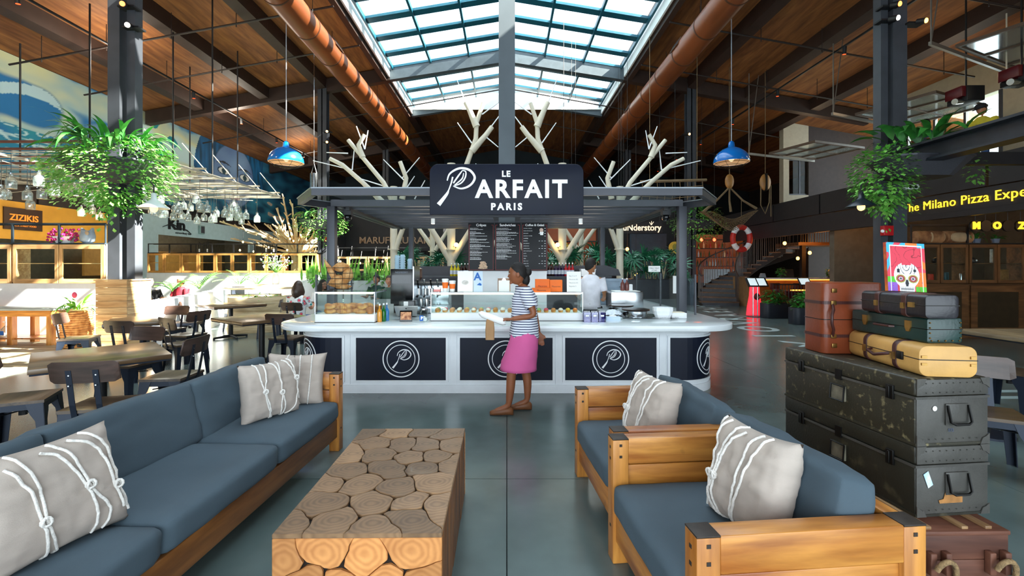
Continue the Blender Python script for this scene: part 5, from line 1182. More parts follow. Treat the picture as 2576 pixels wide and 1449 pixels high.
# ================================================================ LEFT SIDE
mw = 27.0; my0, my1, mz0, mz1 = 5.0, 32.6, 4.1, 7.56
cyl_, cdb, cmb, clb, cdk, cteal = map(H3, ('#c9cda0', '#1468a0', '#6fa6c4', '#b8d6da', '#0a3a55', '#157f92'))
def mix(a, b, t): t = max(0, min(1, t)); return tuple(a[i] + (b[i] - a[i]) * t for i in range(3))
def mural(u, v):
    Y = my0 + (my1 - my0) * u; z = mz0 + (mz1 - mz0) * v
    n = mnoise.fractal(Vector((Y * .28, z * .5, 1)), 1, 2, 4); n2 = mnoise.noise(Vector((Y * .9, z * 1.6, 4)))
    c = mix(cmb, cyl_, .5 + n * 1.6 + .12 * n2)
    if n < -.12: c = mix(c, cdb, (-.12 - n) * 7)
    if n > .3: c = mix(c, clb, (n - .3) * 4)
    sea = 5.62 - .03 * (Y - 12) if Y < 16.5 else 4.65
    q1 = ((Y - 12.6) / 1.9) ** 2 + ((z - 6.35) / .75) ** 2 + .5 * n2; q2 = ((Y - 16.4) / 1.6) ** 2 + ((z - 6.1) / .45) ** 2 + .5 * n2
    if q1 < 1: c = mix(c, cdb, (1 - q1) * 3.5)
    if abs(z - 6.5 - .25 * math.sin(Y * 1.5)) < .16 and q1 < .8: c = mix(c, clb, .8)
    if q2 < 1: c = mix(c, H3('#5f86a4'), (1 - q2) * 3)
    if z < sea:      # rippled water
        w = abs(mnoise.noise(Vector((Y * 1.7 + .6 * n2, z * 4.5, 7)))) ; c = mix(cteal, cdb, mnoise.noise(Vector((Y, z * 3, 2))) + .5)
        if w < .06: c = mix(clb, c, w * 10)
    if 17.5 < Y < 19.6 and mnoise.noise(Vector((Y * 1.6, z * 2.3, 12))) > .28: c = cteal      # drifting petals
    # woman's face looking out of dark hair
    fy, fz = (Y - 23.5) / 1.75, (z - 6.2) / 1.6
    hy = (Y - 24.0) / 3.5
    if Y > 19.9 and hy * hy + ((z - 6.4) / 2.6) ** 2 < 1 + .1 * n2: c = mix(cdb, cdk, .5 + mnoise.noise(Vector((Y * 5, z * 1.2, 3))))
    if fy * fy + fz * fz < 1:
        sk = mix(H3('#4c6a9c'), H3('#8fb2d4'), .45 + .5 * mnoise.noise(Vector((Y * .8, z * 1.1, 8))) - .3 * abs(fy))
        c = mix(cdk, sk, (1 - fy * fy - fz * fz) * 9)
        for ey, ez in ((22.6, 6.3), (24.4, 6.28)):
            dy, dz = (Y - ey) / .46, (z - ez) / .17; q = dy * dy + dz * dz
            if q < 1.25 : c = cdk
            if q < .8: c = H3('#dfe3df')
            if ((Y - ey) / .17) ** 2 + ((z - ez) / .15) ** 2 < 1 and q < 1.1: c = H3('#2e4a4a') if ((Y - ey) / .08) ** 2 + ((z - ez) / .07) ** 2 > 1 else cdk
            by = (Y - ey) / .62; bz = z - (ez + .42 - .12 * by * by)
            if abs(by) < 1 and abs(bz) < .05 * (1.2 - abs(by)): c = H3('#2a2f38')
        if abs(Y - 23.6) < .16 and z < 6.0: c = mix(c, cdb, .35)
        if ((Y - 23.55) / .42) ** 2 + ((z - 5.1) / .12) ** 2 < 1: c = H3('#7c4a6c')
    if Y > 26.2:
        s_ = mnoise.noise(Vector((Y * .8 + z * .6, z * 2.2 - Y * .5, 15))); c = mix(H3('#0a3a5c'), H3('#2f7fa6'), .5 + s_ * 1.2)
    if z < 5.4 and Y > 19 and not (fy * fy + fz * fz < 1):
        s_ = mnoise.noise(Vector((Y * .7 - z * 1.4, z * 2.6 + Y * .6, 21))); c = mix(c, mix(cdk, H3('#3f9dbc'), .5 + s_ * 1.4), .85)
        if s_ > .33: c = H3('#d8c3ae')
    return c
mur = paint_grid('mural', mural, 690, 100, lambda u, v: (-13.985, my0 + (my1 - my0) * u, mz0 + (mz1 - mz0) * v), None, paint('mural paint', .75))
tag(mur, 'blue wall mural of sea, clouds and a woman with wide dark eyes', 'mural')
def cabinet_unit(name, x0, w, Y, z0, z1, lab, grp, mx_=None, mz_=None, depth=.32, dark=False):
    mx_ = mx_ or m_oak; mz_ = mz_ or m_oakz
    e = empty(name, (x0 + w / 2, Y, z0), label=lab, cat='cabinet', group=grp); h = z1 - z0; f = .035 * w / 1.3 + .02
    MB().box(-w / 2, w / 2, 0, depth, 0, .03).box(-w / 2, w / 2, 0, depth, h - .03, h).box(-w / 2, -w / 2 + .03, 0, depth, 0, h).box(w / 2 - .03, w / 2, 0, depth, 0, h).build('carcass', mx_, e)
    box(-w / 2 + .03, w / 2 - .03, .02, depth - .02, h * .5, h * .5 + .018).build('shelf', mx_, e)
    for s in (-1, 1):
        a, b_ = sorted((s * .01, s * (w / 2 - .005))); d = empty('door', (0, 0, 0)); d.parent = e
        for n_, q, mm in (('stile', (a, a + f, .004, h - .004), mz_), ('stile', (b_ - f, b_, .004, h - .004), mz_), ('rail', (a + f, b_ - f, .004, .004 + f * 1.3), mx_), ('rail', (a + f, b_ - f, h - .004 - f * 1.3, h - .004), mx_)):
            box(q[0], q[1], -.03, -.002, q[2], q[3]).build(n_, mm, d)
        box(a + f, b_ - f, -.018, -.012, f, h - f).build('pane', m_glass, d)
    return e
st('wall_low_white', box(-14, -8.72, 10.0, 10.34, 0, 1.205), m_white)
for k, x0 in enumerate((-10.78, -12.82)): cabinet_unit('display_cabinet', x0, 2.0, 10.0, 1.207, 2.06, ('pale oak glass door cabinet beside the left column on the white wall', 'pale oak glass door cabinet cut by the left frame edge')[k], 'cabinets on the left white wall')
st('wall_cabinet_end', box(-8.77, -8.70, 10.0, 10.34, 1.205, 2.06), m_white)
def metal_rail(name, x0, x1, Y, z0, z1, lab, n, m=None):
    e = empty(name, ((x0 + x1) / 2, Y, z0), label=lab, cat='shelf rail'); m = m or mat('slate rail', '#2e3a44', rough=.4, metal=.3); w = x1 - x0
    box(-w / 2, w / 2, -.02, .32, 0, .025).build('shelf_board', m, e); MB().box(-w / 2, w / 2, 0, .03, z1 - z0 - .03, z1 - z0).box(-w / 2, w / 2, .27, .3, z1 - z0 - .03, z1 - z0).build('top_rail', m, e)
    for k in range(n + 1): x = -w / 2 + w * k / n; MB().box(x - .02 if k else x, x + .02 if k < n else x, 0, .03, .025, z1 - z0 - .03).build('upright', m, e)
    return e
metal_rail('shelf_rail', -13.9, -8.78, 10.0, 2.065, 2.53, 'slate metal rail shelf on top of the near left cabinets', 5)
def pot_flowers(): pass
e = empty('flower_bowl', (at(157, 608, 10.1).x, 10.15, 2.092), label='white bowl of magenta flowers on the left cabinets', cat='flower bowl')
MB().loft([[(x * q, y * q, z) for x, y in rrect(.5, .2, .06, 3)] for q, z in ((.6, 0), (1, .15))]).build('bowl', m_wpl, e)
b = MB(); g = MB()
for k in range(90): x, y, z = rnd.uniform(-.32, .32), rnd.uniform(-.12, .1), rnd.uniform(.12, .36) - .2 * abs(rnd.uniform(-.5, .5)); b.ell((x, y, z - .25 * x * x), .03, 5, 3); g.leaf((x, y, z - .05), (x, y, .2), .06, .04)
b.build('blossoms', mat('magenta petals', '#c01a6e', rough=.6, var=.3, vs=20), e, kind='stuff'); g.build('foliage', m_leafl, e, recalc=False, kind='stuff')
e = empty('owl_vase', (at(215, 608, 10.1).x, 10.15, 2.092), label='grey ceramic owl vase beside the magenta flowers', cat='vase')
MB().lathe([(.07, 0), (.13, .05), (.14, .16), (.12, .26), (.11, .28)], 16).build('body', mat('grey glaze', '#93a0ae', rough=.2), e, smooth=50); MB().ell((-.07, -.1, .22), (.05, .02, .05)).ell((.07, -.1, .22), (.05, .02, .05)).build('eyes', mat('tan glaze', '#b59a7c'), e, smooth=60); MB().prism([(-.13, .25), (-.05, .27), (-.12, .34)], -.03, .03, XZ).prism([(.13, .25), (.05, .27), (.12, .34)], -.03, .03, XZ).build('ears', mat('grey glaze', '#93a0ae'), e)
# zizikis sign
e = empty('restaurant_sign', (-13.945, 13.2, 2.62), label='dark brown ZIZIKIS sign with orange letters on the yellow wall', cat='sign'); box(0, .03, -.55, .5, 0, .62).build('sign_board', mat('sign brown', '#3a2418'), e)
text('ZIZIKIS', .25, mat('orange letters', '#e98b2f', emit='#e9832a', es=.6, var=0), e, (.035, -.02, .34), (R(90), 0, R(90)), bold=.004, ext=.01); text('GREEK STREET FOOD', .07, mat('orange letters', '#e98b2f'), e, (.035, -.02, .12), (R(90), 0, R(90)), ext=.004)
e = empty('restaurant_sign', (-13.95, 19.4, 2.9), label='black script Kin sign on the pale blue fascia', cat='sign'); text('Kin', .62, m_black, e, (.01, -.1, .42), (R(90), 0, R(90)), bold=.02, ext=.02, sx=1.2); text('extraordinary thai', .13, m_black, e, (.01, .3, .1), (R(90), 0, R(90)), ext=.004)
MB().tube([(.02, -.9, .28), (.02, -.4, .46), (.02, .1, .3), (.02, .5, .25), (.02, .8, .1)], [.01, .03, .02, .03, .01], 5).build('swash', m_black, e)
for y in (20.8, 26): e = empty('wall_speaker', (-13.95, y, 3.05), label='small grey wall speaker on the pale fascia ' + ('near' if y < 22 else 'far from') + ' the Kin sign', cat='speaker'); box(0, .12, -.15, .15, 0, .38).build('speaker_case', mat('grey green case', '#7d9a98'), e, bevel=.02); box(.12, .125, -.12, .12, .04, .34).build('grille', m_mesh, e)
# console table
e = empty('console_table', (-9.95, 9.1, 0), label='orange teak console table with a slatted shelf under the left white wall', cat='table')
box(-1.9, .92, -.05, .55, .70, .74).build('table_top', mat('grey stone top', '#9aa4a6', rough=.4), e, bevel=.004)
box(-1.85, .88, -.02, .5, .58, .70).build('apron', m_teakx, e)
for x in (-1.8, -.7, .02, .8):
    for y in (-.02, .42): box(x, x + .1, y, y + .1, 0, .58).build('leg', m_teakz, e)
for k in range(5): box(-1.85, .88, .02 + .1 * k, .1 + .1 * k, .12, .15).build('shelf_slat', m_teakx, e)
e = empty('terracotta_pot', (-11.0, 9.35, .15), label='terracotta pot with a leafy plant on the console shelf', cat='plant pot'); MB().lathe([(.1, 0), (.15, .26), (.165, .27), (.165, .31), (.14, .31)], 18).build('pot', mat('terracotta', '#7a4a3a', rough=.7), e, smooth=40); strap_leaves(e, 12, .3, .12, .05, m_leafd, 3, .3)
e = empty('sanitizer_bottle', (-10.2, 9.3, .15), label='clear pump bottle with a blue label on the console shelf', cat='bottle'); MB().lathe([(.07, 0), (.075, .15), (.03, .2), (.02, .22)], 14).build('bottle_body', m_jar, e, smooth=50); MB().cyl((0, 0, .22), (0, 0, .3), .01, n=6).box(-.05, .01, -.01, .01, .29, .31).build('pump', m_wpl, e); box(-.03, .04, -.078, -.072, .04, .12).build('label_sheet', m_blue, e)
e = empty('woven_pot', (-8.42, 8.95, .004), label='tall woven cane pot holding a bromeliad beside the console', cat='plant pot')
b = MB().lathe([(.2, 0), (.24, .2), (.25, .45), (.22, .72)], 20)
for k in range(16): z = .03 + .044 * k; b.tube([(.245 * math.cos(a) * (1 - .12 * abs(z - .4)), .245 * math.sin(a) * (1 - .12 * abs(z - .4)), z + .01 * math.sin(3 * a + k)) for a in [2 * PI * i / 20 for i in range(21)]], .02, 5)
b.build('woven_body', mat('woven cane', '#b06c30', rough=.6, vs=14, col2='#e3aa66'), e, smooth=60); strap_leaves(e, 22, .52, .07, .12, m_leafl, 12, .7); MB().ell((.05, -.1, 1.02), (.04, .04, .06)).build('pink_flower', mat('pink bract', '#d84a6a'), e)
# oak clad column base
e = empty('column_box', (-7.08, 8.46, 0), label='oak boarded box round the foot of the near left column', cat='column base')
for k in range(11):
    z = .12 * k
    box(-.28, .28, -.28, -.26, z + .002, z + .117).build('front_board', m_oak, e); box(.26, .28, -.26, .28, z + .002, z + .117).build('side_board', wood('pale oak side', '#b98d5c', '#dcb988', 'y', coat=0), e)
box(-.26, -.24, -.26, .28, 0, 1.32).build('back_board', m_oak, e); MB().box(-.3, .3, -.3, -.24, 1.32, 1.345).box(-.3, .3, .22, .3, 1.32, 1.345).box(-.3, -.24, -.24, .22, 1.32, 1.345).box(.24, .3, -.24, .22, 1.32, 1.345).build('top_trim', m_oak, e)
# white planter wall running back at an angle, with its planting
a, c = Vector((-6.62, 8.9)), Vector((-9.7, 18.0)); t = (c - a).normalized(); n_ = Vector((-t.y, t.x))
st('wall_planter_white', MB().prism([tuple(a), tuple(c), tuple(c + n_ * .3), tuple(a + n_ * .3)], 0, .92), m_white)
st('wall_planter_return', box(-14, -9.9, 18.0, 18.2, 0, .92), m_white)
def palm(loc, lab, h=.9, n=9, L_=.8, m=None, seed=0, pot=None, grp=None):
    e = empty('potted_palm', loc, label=lab, cat='plant', group=grp); r = random.Random(seed); m = m or m_leafl
    if pot: MB().lathe([(.1, 0), (.15, .05), (.16, .26), (.14, .26)], 14).build('pot', pot, e, smooth=40)
    z0 = .2 if pot else 0
    for k in range(n):
        a_ = 2 * PI * k * .618 + r.random(); b = MB(); d = Vector((math.cos(a_), math.sin(a_), r.uniform(.8, 2))).normalized(); P = [Vector((0, 0, z0))]
        for q in range(8): P.append(P[-1] + d * (L_ / 8)); d = (d - Vector((0, 0, .16))).normalized()
        b.tube(P, [.008 * (1 - .8 * i / 8) for i in range(9)], 4)
        for q in range(2, 9):
            for s in (-1, 1):
                f = (P[q] - P[q - 1]).normalized(); sd = f.cross(Vector((0, 0, 1))).normalized() * s
                for u in (0, .5): b.leaf(P[q - 1].lerp(P[q], u), f * .8 + sd, .22 * (1.1 - abs(q - 5) / 6), .028, .25, 3)
        b.build('frond', m, e, recalc=False)
    return e
for k, (px, py, Y, L_) in enumerate(((445, 722, 12.0, .5), (512, 725, 13.2, .8), (610, 705, 15.4, .85), (655, 712, 15.8, .8))):
    p = at(px, py, Y); palm((p.x - .12, Y, .92 if k != 3 else .9), ('low feathery palm on the white planter wall near the seated men', 'arching feathery palm mid way along the white planter wall', 'broad feathery palm towards the far end of the planter wall', 'feathery palm just left of the white flower vase')[k], L_=L_, seed=k, grp='palms on the planter wall')
m_raw = wood('raw pine planter', '#b9a27a', '#e6d6b0', 'x', rough=.6, coat=0)
for k, (px, Y, L_) in enumerate(((640, 12.0, 1.25), (655, 11.0, 1.3))):
    p = at(px, 740, Y); e = empty('wood_trough', (p.x, Y, 0 if k else .0), R(20), ('raw timber planter trough behind the furthest dining table', 'second raw timber trough standing closer to the kiosk')[k], 'planter')
    for q in range(5): box(-L_ / 2, L_ / 2, -.2, -.17, .17 * q, .17 * q + .165).build('trough_board', m_raw, e, bevel=.004); box(-L_ / 2, L_ / 2, .17, .2, .17 * q, .17 * q + .165).build('trough_board', m_raw, e)
    box(-L_ / 2, -L_ / 2 + .03, -.17, .17, 0, .85).build('trough_end', m_raw, e); box(L_ / 2 - .03, L_ / 2, -.17, .17, 0, .85).build('trough_end', m_raw, e)
    vine_mass(e, 'low_planting', (0, 0, .82), L_ / 2 - .05, .15, .1, 160, .1, m_leafl, 40 + k)
    if k == 0: box(-L_ / 2 - .1, L_ / 2 + .3, -.25, .25, .98, 1.02).build('timber_top', m_raw, e)
p = at(694, 712, 14); e = empty('flower_vase', (p.x, 14, 1.03), label='white vase of pale flowers on the high table before the far cabinets', cat='vase')
MB().lathe([(.09, 0), (.11, .08), (.1, .24), (.06, .3), (.07, .36)], 14).build('vase_body', m_wpl, e, smooth=50); b = MB(); g = MB()
for k in range(120):
    d = Vector((rnd.uniform(-1, 1), rnd.uniform(-1, 1), rnd.uniform(.5, 1.8))).normalized(); q = Vector((0, 0, .34)) + d * rnd.uniform(.25, .62); b.ell(q, .022, 5, 3)
    if k % 3 == 0: g.leaf(q - d * .15, d, .16, .04); g.tube([(0, 0, .34), q], .004, 3)
b.build('pale_blossoms', mat('white lilac petals', '#e6dfee', rough=.7), e, kind='stuff'); g.build('stems', m_leafl, e, recalc=False, kind='stuff')
e = empty('high_table', (at(700, 720, 14).x, 14, 0), R(6), 'light timber high table with the white flower vase', 'table'); box(-1.3, .9, -.35, .35, .98, 1.03).build('table_top', m_raw, e); 
for x in (-1.2, .75): box(x, x + .09, -.3, .3, 0, .98).build('trestle', m_leg, e)
for k, px in enumerate((712, 735)):
    p = at(px, 800, 13.2); e = empty('wishbone_chair', (p.x, 13.2, 0), R(10 * k), 'pale timber open backed chair at the high table, ' + ('nearer the vase' if k == 0 else 'nearer the seated women'), 'chair')
    MB().box(-.2, .2, -.2, .2, .43, .46).build('seat', m_raw, e)
    for x in (-.19, .17):
        for y in (-.19, .17): MB().cyl((x + .01, y, 0), (x + .01, y, .45 if y > 0 else .75), .015, n=6).build('leg', m_raw, e)
    MB().tube([(-.2, .1, .7), (-.22, -.15, .74), (0, -.24, .76), (.22, -.15, .74), (.2, .1, .7)], .014, 6).build('arm_rail', m_raw, e)
# Kin cabinets
st('wall_kin_low', box(-13.4, -7.0, 17.0, 17.3, 0, 1.34), m_white)
for k in range(5): cabinet_unit('display_cabinet', -13.35 + 1.262 * k, 1.25, 17.0, 1.345, 2.065, ('amber oak glass cabinet at the wall end of the far row', 'amber oak glass cabinet second from the mural wall in the far row', 'amber oak glass cabinet in the middle of the far row', 'amber oak glass cabinet with dark bottles in the far row', 'amber oak glass cabinet at the kiosk end of the far row')[k], 'cabinets of the far row', mat('amber oak', '#c68e4c', rough=.5, var=.15), mat('amber oak', '#c68e4c'))
metal_rail('shelf_rail', -13.35, -7.0, 17.0, 2.07, 2.43, 'thin black rail shelf on the far row of amber cabinets', 8, m_black)
for k, px in enumerate((500, 520, 668, 687)):
    p = at(px, 637, 17.1); e = empty('lantern', (p.x, 17.15, 2.096), label='small black lantern on the far cabinet shelf, ' + ('shorter of the pair by the Kin kitchen', 'arched taller one by the Kin kitchen', 'farther of two from the driftwood trunk', 'closer of two to the driftwood trunk')[k], cat='lantern')
    h = .3 if k != 1 else .36; MB().box(-.09, .09, -.09, .09, 0, .02).box(-.09, .09, -.09, .09, h, h + .02).box(-.09, -.075, -.09, -.075, 0, h).box(.075, .09, -.09, -.075, 0, h).box(-.09, -.075, .075, .09, 0, h).box(.075, .09, .075, .09, 0, h).build('frame', m_black, e); MB().tube([(-.05, 0, h), (0, 0, h + .09), (.05, 0, h)], .008, 5).build('ring', m_black, e); MB().cyl((0, 0, .02), (0, 0, .14), .035, n=10).build('candle', m_wpl, e)
# Kin kitchen counter inside the recess
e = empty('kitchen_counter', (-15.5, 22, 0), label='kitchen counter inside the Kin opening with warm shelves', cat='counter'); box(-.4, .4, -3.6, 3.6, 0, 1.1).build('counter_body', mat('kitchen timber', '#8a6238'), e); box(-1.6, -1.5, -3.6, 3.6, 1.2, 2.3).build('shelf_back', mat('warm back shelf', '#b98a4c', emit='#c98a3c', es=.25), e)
for y in (-2.4, 0, 2.4): MB().cyl((0, y, 3.5), (0, y, 3.54), .12, n=12).build('ceiling_light', mat('downlight', '#fff6dc', emit='#fff0d0', es=10, var=0), e)
# driftwood tree
m_drift = mat('bleached driftwood', '#c3a878', rough=.8, vs=5, col2='#e2cfa6')
e = empty('driftwood_tree', (-8.55, 18.6, 0), label='bleached driftwood tree with cut branches spreading over the far cabinets', cat='tree sculpture'); r = random.Random(5)
for k in range(5):
    a_ = 2 * PI * k / 5; MB().tube([(.22 * math.cos(a_), .2 * math.sin(a_), 0), (.14 * math.cos(a_ + .4), .12 * math.sin(a_ + .4), 1.0), (.1 * math.cos(a_ + .8), .1 * math.sin(a_ + .8), 1.9), (.3 * math.cos(a_ + .8), .25 * math.sin(a_ + .8), 2.4)], [.13, .11, .1, .06], 7).build('trunk_stem', m_drift, e, smooth=60)
for k in range(34):
    a_ = 2 * PI * k * .618; el = r.uniform(.18, .9) if k % 4 else 1.6; L_ = r.uniform(1.0, 2.3) * (1.25 if math.cos(a_) < -.6 else .85)
    d = Vector((math.cos(a_), math.sin(a_) * .7, el)).normalized(); z0 = r.uniform(1.9, 2.3); P = [Vector((0, 0, z0)), Vector((0, 0, z0)) + d * L_ * .5 + Vector((r.uniform(-.1, .1), 0, r.uniform(-.05, .1))), Vector((0, 0, z0 + .0)) + d * L_]
    b = MB().tube(P, [.055, .042, .026], 6)
    for q in range(5): f = r.uniform(.35, .95); c_ = P[0].lerp(P[2], f); b.tube([c_, c_ + (d + Vector((r.uniform(-1, 1), r.uniform(-1, 1), r.uniform(-.2, 1.2)))).normalized() * r.uniform(.12, .36)], [.028, .022], 5)
    b.build('branch', m_drift, e, smooth=50)
m_bulb = mat('festoon bulb', '#ffe6b8', emit='#ffcf80', es=8, var=0)
for k in range(14):
    x, y, z = -8.55 + r.uniform(-2.2, 1.2), 18.2 + r.uniform(-.8, .6), r.uniform(2.15, 2.9); g = empty('festoon_bulb', (x, y, z), label='tiny warm bulb dangling from the driftwood tree', cat='bulb', group='festoon bulbs on the driftwood tree')
    MB().ell((0, 0, 0), (.035, .035, .045), 8, 6).build('glass_globe', m_bulb, g, smooth=60); MB().cyl((0, 0, .04), (0, 0, .45), .008, n=4).build('flex', m_black, g)
# snake plants behind the kiosk
def snake_bed(x0, x1, Y, lab, seed, n=46):
    e = empty('plant_trough', ((x0 + x1) / 2, Y, 0), label=lab, cat='planter'); w = x1 - x0; box(-w / 2, w / 2, -.25, .25, 0, 1.2).build('trough', m_white, e, bevel=.01); r = random.Random(seed); proto = None
    for k in range(n):
        if proto is None: proto = MB().leaf((0, 0, 0), (.08, 0, 1), .62, .075, .0, 5, up=Vector((0, 1, 0))).build('blade_leaf', mat('lime blade leaf', '#5fae2e', rough=.45, vs=4, col2='#b4e070'), e, recalc=False); o = proto
        else: o = proto.copy(); COL.objects.link(o)
        o.location = (r.uniform(-w / 2 + .05, w / 2 - .05), r.uniform(-.2, .2), 1.18); s = r.uniform(.6, 1.15); o.scale = (1, 1, s); o.rotation_euler = (r.uniform(-.25, .25), r.uniform(-.25, .25), r.uniform(0, 6))
    vine_mass(e, 'low_leaves', (0, 0, 1.22), w / 2, .28, .2, int(220 * w), .15, m_leafl, seed)
snake_bed(-5.5, -4.5, 12.3, 'bright green snake plant bed behind the seated women', 1, 40); snake_bed(-4.3, -2.6, 12.3, 'bright green snake plant bed behind the bread basket', 2, 60)
# ================================================================ TREE COLUMNS behind the kiosk
m_bone = mat('bone white steel', '#cfc8b4', rough=.5, var=.04); m_tube = mat('white light rod', '#e9ecef', rough=.3, var=.02)
def sculpt_tree(x, y, zt, lab, arms, rods, r0=.085):
    e = empty('tree_column', (x, y, 0), label=lab, cat='tree sculpture', group='white steel tree columns')
    MB().cyl((0, 0, 0), (0, 0, zt), r0, n=14).build('trunk', m_bone, e, smooth=50)
    MB().cyl((0, 0, 1.98), (0, 0, 2.0), r0 + .05, n=14).build('collar', m_bone, e)
    for P in arms: 
        L = len(P); MB().tube(P, [(.075 if i == 0 else .058 - .004 * i) * (r0 / .085) for i in range(L)], 8).build('branch', m_bone, e, smooth=60)
    for a, b in rods: MB().tube([a, b], [.016, .01], 6).build('light_rod', m_tube, e)
    return e
for s in (-1, 1):
    sd = 'left' if s < 0 else 'right'
    # outer tree: long limb leaning outwards above the canopy corner
    def m(P): return [(s * p[0], p[1], p[2]) for p in P]
    sculpt_tree(s * 2.72, 11.0, 3.5, 'bone white tree column with spreading limbs above the %s canopy corner' % sd,
        [m([(0, 0, 1.9), (-.25, -.1, 2.5), (-.45, -.1, 3.0)]), m([(-.0, 0, 3.1), (.25, 0, 3.6), (.75, 0, 4.2), (1.1, 0, 4.62)]), m([(.25, 0, 3.1), (.75, 0, 3.6), (1.2, -.1, 4.0), (1.5, -.1, 4.15)]), m([(-.2, 0, 3.2), (-.3, 0, 3.7), (-.15, 0, 4.1)]), m([(.75, 0, 4.2), (.85, 0, 4.5), (.7, 0, 4.75)])],
        [(tuple(m([(1.1, 0, 4.3)])[0]), tuple(m([(1.62, 0, 4.32)])[0])), (tuple(m([(.7, 0, 4.4)])[0]), tuple(m([(.9, 0, 4.95)])[0])), (tuple(m([(.7, 0, 4.4)])[0]), tuple(m([(.62, 0, 4.85)])[0])), (tuple(m([(1.0, 0, 3.9)])[0]), tuple(m([(1.9, -.1, 4.1)])[0])), (tuple(m([(1.0, 0, 3.9)])[0]), tuple(m([(.95, 0, 4.4)])[0])), (tuple(m([(-.2, 0, 3.7)])[0]), tuple(m([(-.62, 0, 4.2)])[0])), (tuple(m([(-.3, 0, 3.6)])[0]), tuple(m([(.25, 0, 4.15)])[0])), (tuple(m([(-.2, 0, 3.3)])[0]), tuple(m([(-.5, 0, 3.75)])[0])), (tuple(m([(.2, 0, 3.5)])[0]), tuple(m([(1.0, 0, 3.75)])[0])), (tuple(m([(-.5, 0, 3.2)])[0]), tuple(m([(-.75, 0, 3.65)])[0]))])
    # inner tree: tall limb reaching towards the centre column
    sculpt_tree(s * 1.36, 11.2, 4.1, 'thick bone white tree column with a tall limb %s of the centre column' % sd,
        [m([(.0, 0, 1.7), (.55, -.1, 2.6), (.8, -.1, 3.0)]), m([(0, 0, 1.7), (-.5, -.1, 2.5), (-.9, -.1, 3.0)]), m([(0, 0, 3.5), (-.35, 0, 4.0), (-.6, 0, 4.7), (-.62, 0, 5.1), (-.78, 0, 5.58)]), m([(-.5, 0, 4.4), (-.85, 0, 4.8), (-1.0, 0, 5.0)]), m([(-.62, 0, 5.0), (-.45, 0, 5.4), (-.35, 0, 5.6)])],
        [(tuple(m([(-.38, 0, 5.5)])[0]), tuple(m([(-.12, 0, 6.2)])[0])), (tuple(m([(-.75, 0, 5.3)])[0]), tuple(m([(-1.3, 0, 5.7)])[0])), (tuple(m([(-.9, 0, 4.9)])[0]), tuple(m([(-1.35, 0, 5.5)])[0])), (tuple(m([(-.5, 0, 4.6)])[0]), tuple(m([(-.15, 0, 5.1)])[0])), (tuple(m([(-.85, 0, 4.75)])[0]), tuple(m([(-1.15, 0, 4.5)])[0])), (tuple(m([(-.7, 0, 3.4)])[0]), tuple(m([(-.6, 0, 4.1)])[0]))], .1)
    for k, (x, y) in enumerate(((2.05, 12.6), (.62, 14.0))):
        sculpt_tree(s * x, y, 3.4, 'slimmer bone white tree column further back, %s of the menu boards' % (sd + (' and outer' if k == 0 else ' and inner')), [m([(0, 0, 1.9), (-.5, 0, 2.7), (-.75, 0, 3.1)]), m([(0, 0, 2.1), (.5, 0, 2.8), (.8, 0, 3.2)])], [], .07)
    for px_, z_ in ((1133, 2.05),):
        e = empty('tree_lamp', (s * 1.22, 11.0, 2.1), label='small glowing lamp clamped on the %s thick tree column' % sd, cat='lamp'); MB().ell((0, 0, 0), .05).build('bulb', mat('star bulb', '#ffd88a', emit='#ffcf70', es=25, var=0), e, smooth=60); MB().tube([(0, 0, 0), (s * .1, .15, -.05)], .012, 5).build('arm', m_bone, e)
# fan palms in dark planters
def fan_palm(x, y, z, lab, n, R_, seed, w=1.6):
    e = empty('planter_palm', (x, y, 0), label=lab, cat='plant', group='fan palms behind the kiosk'); r = random.Random(seed)
    box(-w / 2, w / 2, -.3, .3, 0, z).build('planter_box', mat('charcoal laminate', '#2a2c35'), e, bevel=.01)
    protos = []
    for q in range(3):
        b = MB(); b.tube([(0, 0, -.25), (0, 0, 0)], .006, 4)
        for j in range(11): a = R(-120 + 24 * j); b.leaf((0, 0, 0), (math.sin(a), math.cos(a), .15 + .1 * q), .36, .045, .3 + .15 * q, 4)
        protos.append(b.build('frond', m_leafg, e, recalc=False))
    for k in range(n):
        o = protos[k % 3] if k < 3 else protos[k % 3].copy()
        if k >= 3: COL.objects.link(o)
        o.location = (r.uniform(-w / 2, w / 2), r.uniform(-.5, .35), z + .1 + R_ * r.random() ** .8); o.rotation_euler = (r.uniform(-1.2, .9), r.uniform(-.9, .9), r.uniform(0, 6.3)); s_ = r.uniform(.7, 1.15); o.scale = (s_, s_, s_)
    st_ = MB()
    for k in range(14): xx = r.uniform(-w / 2 + .1, w / 2 - .1); st_.tube([(xx, 0, z), (xx + r.uniform(-.1, .1), r.uniform(-.1, .1), z + R_ * .8)], .012, 5)
    st_.build('canes', m_drift, e)
fan_palm(-1.95, 11.75, 1.3, 'dark green fan palm left behind the coffee machine', 40, .55, 1, 1.5); fan_palm(1.75, 11.7, 1.4, 'fan palm behind the cashier right of the menu boards', 34, .5, 2, 1.5); fan_palm(3.6, 12.0, 1.25, 'large fan palm under the UNDERSTORY sign', 60, .62, 3, 2.2)
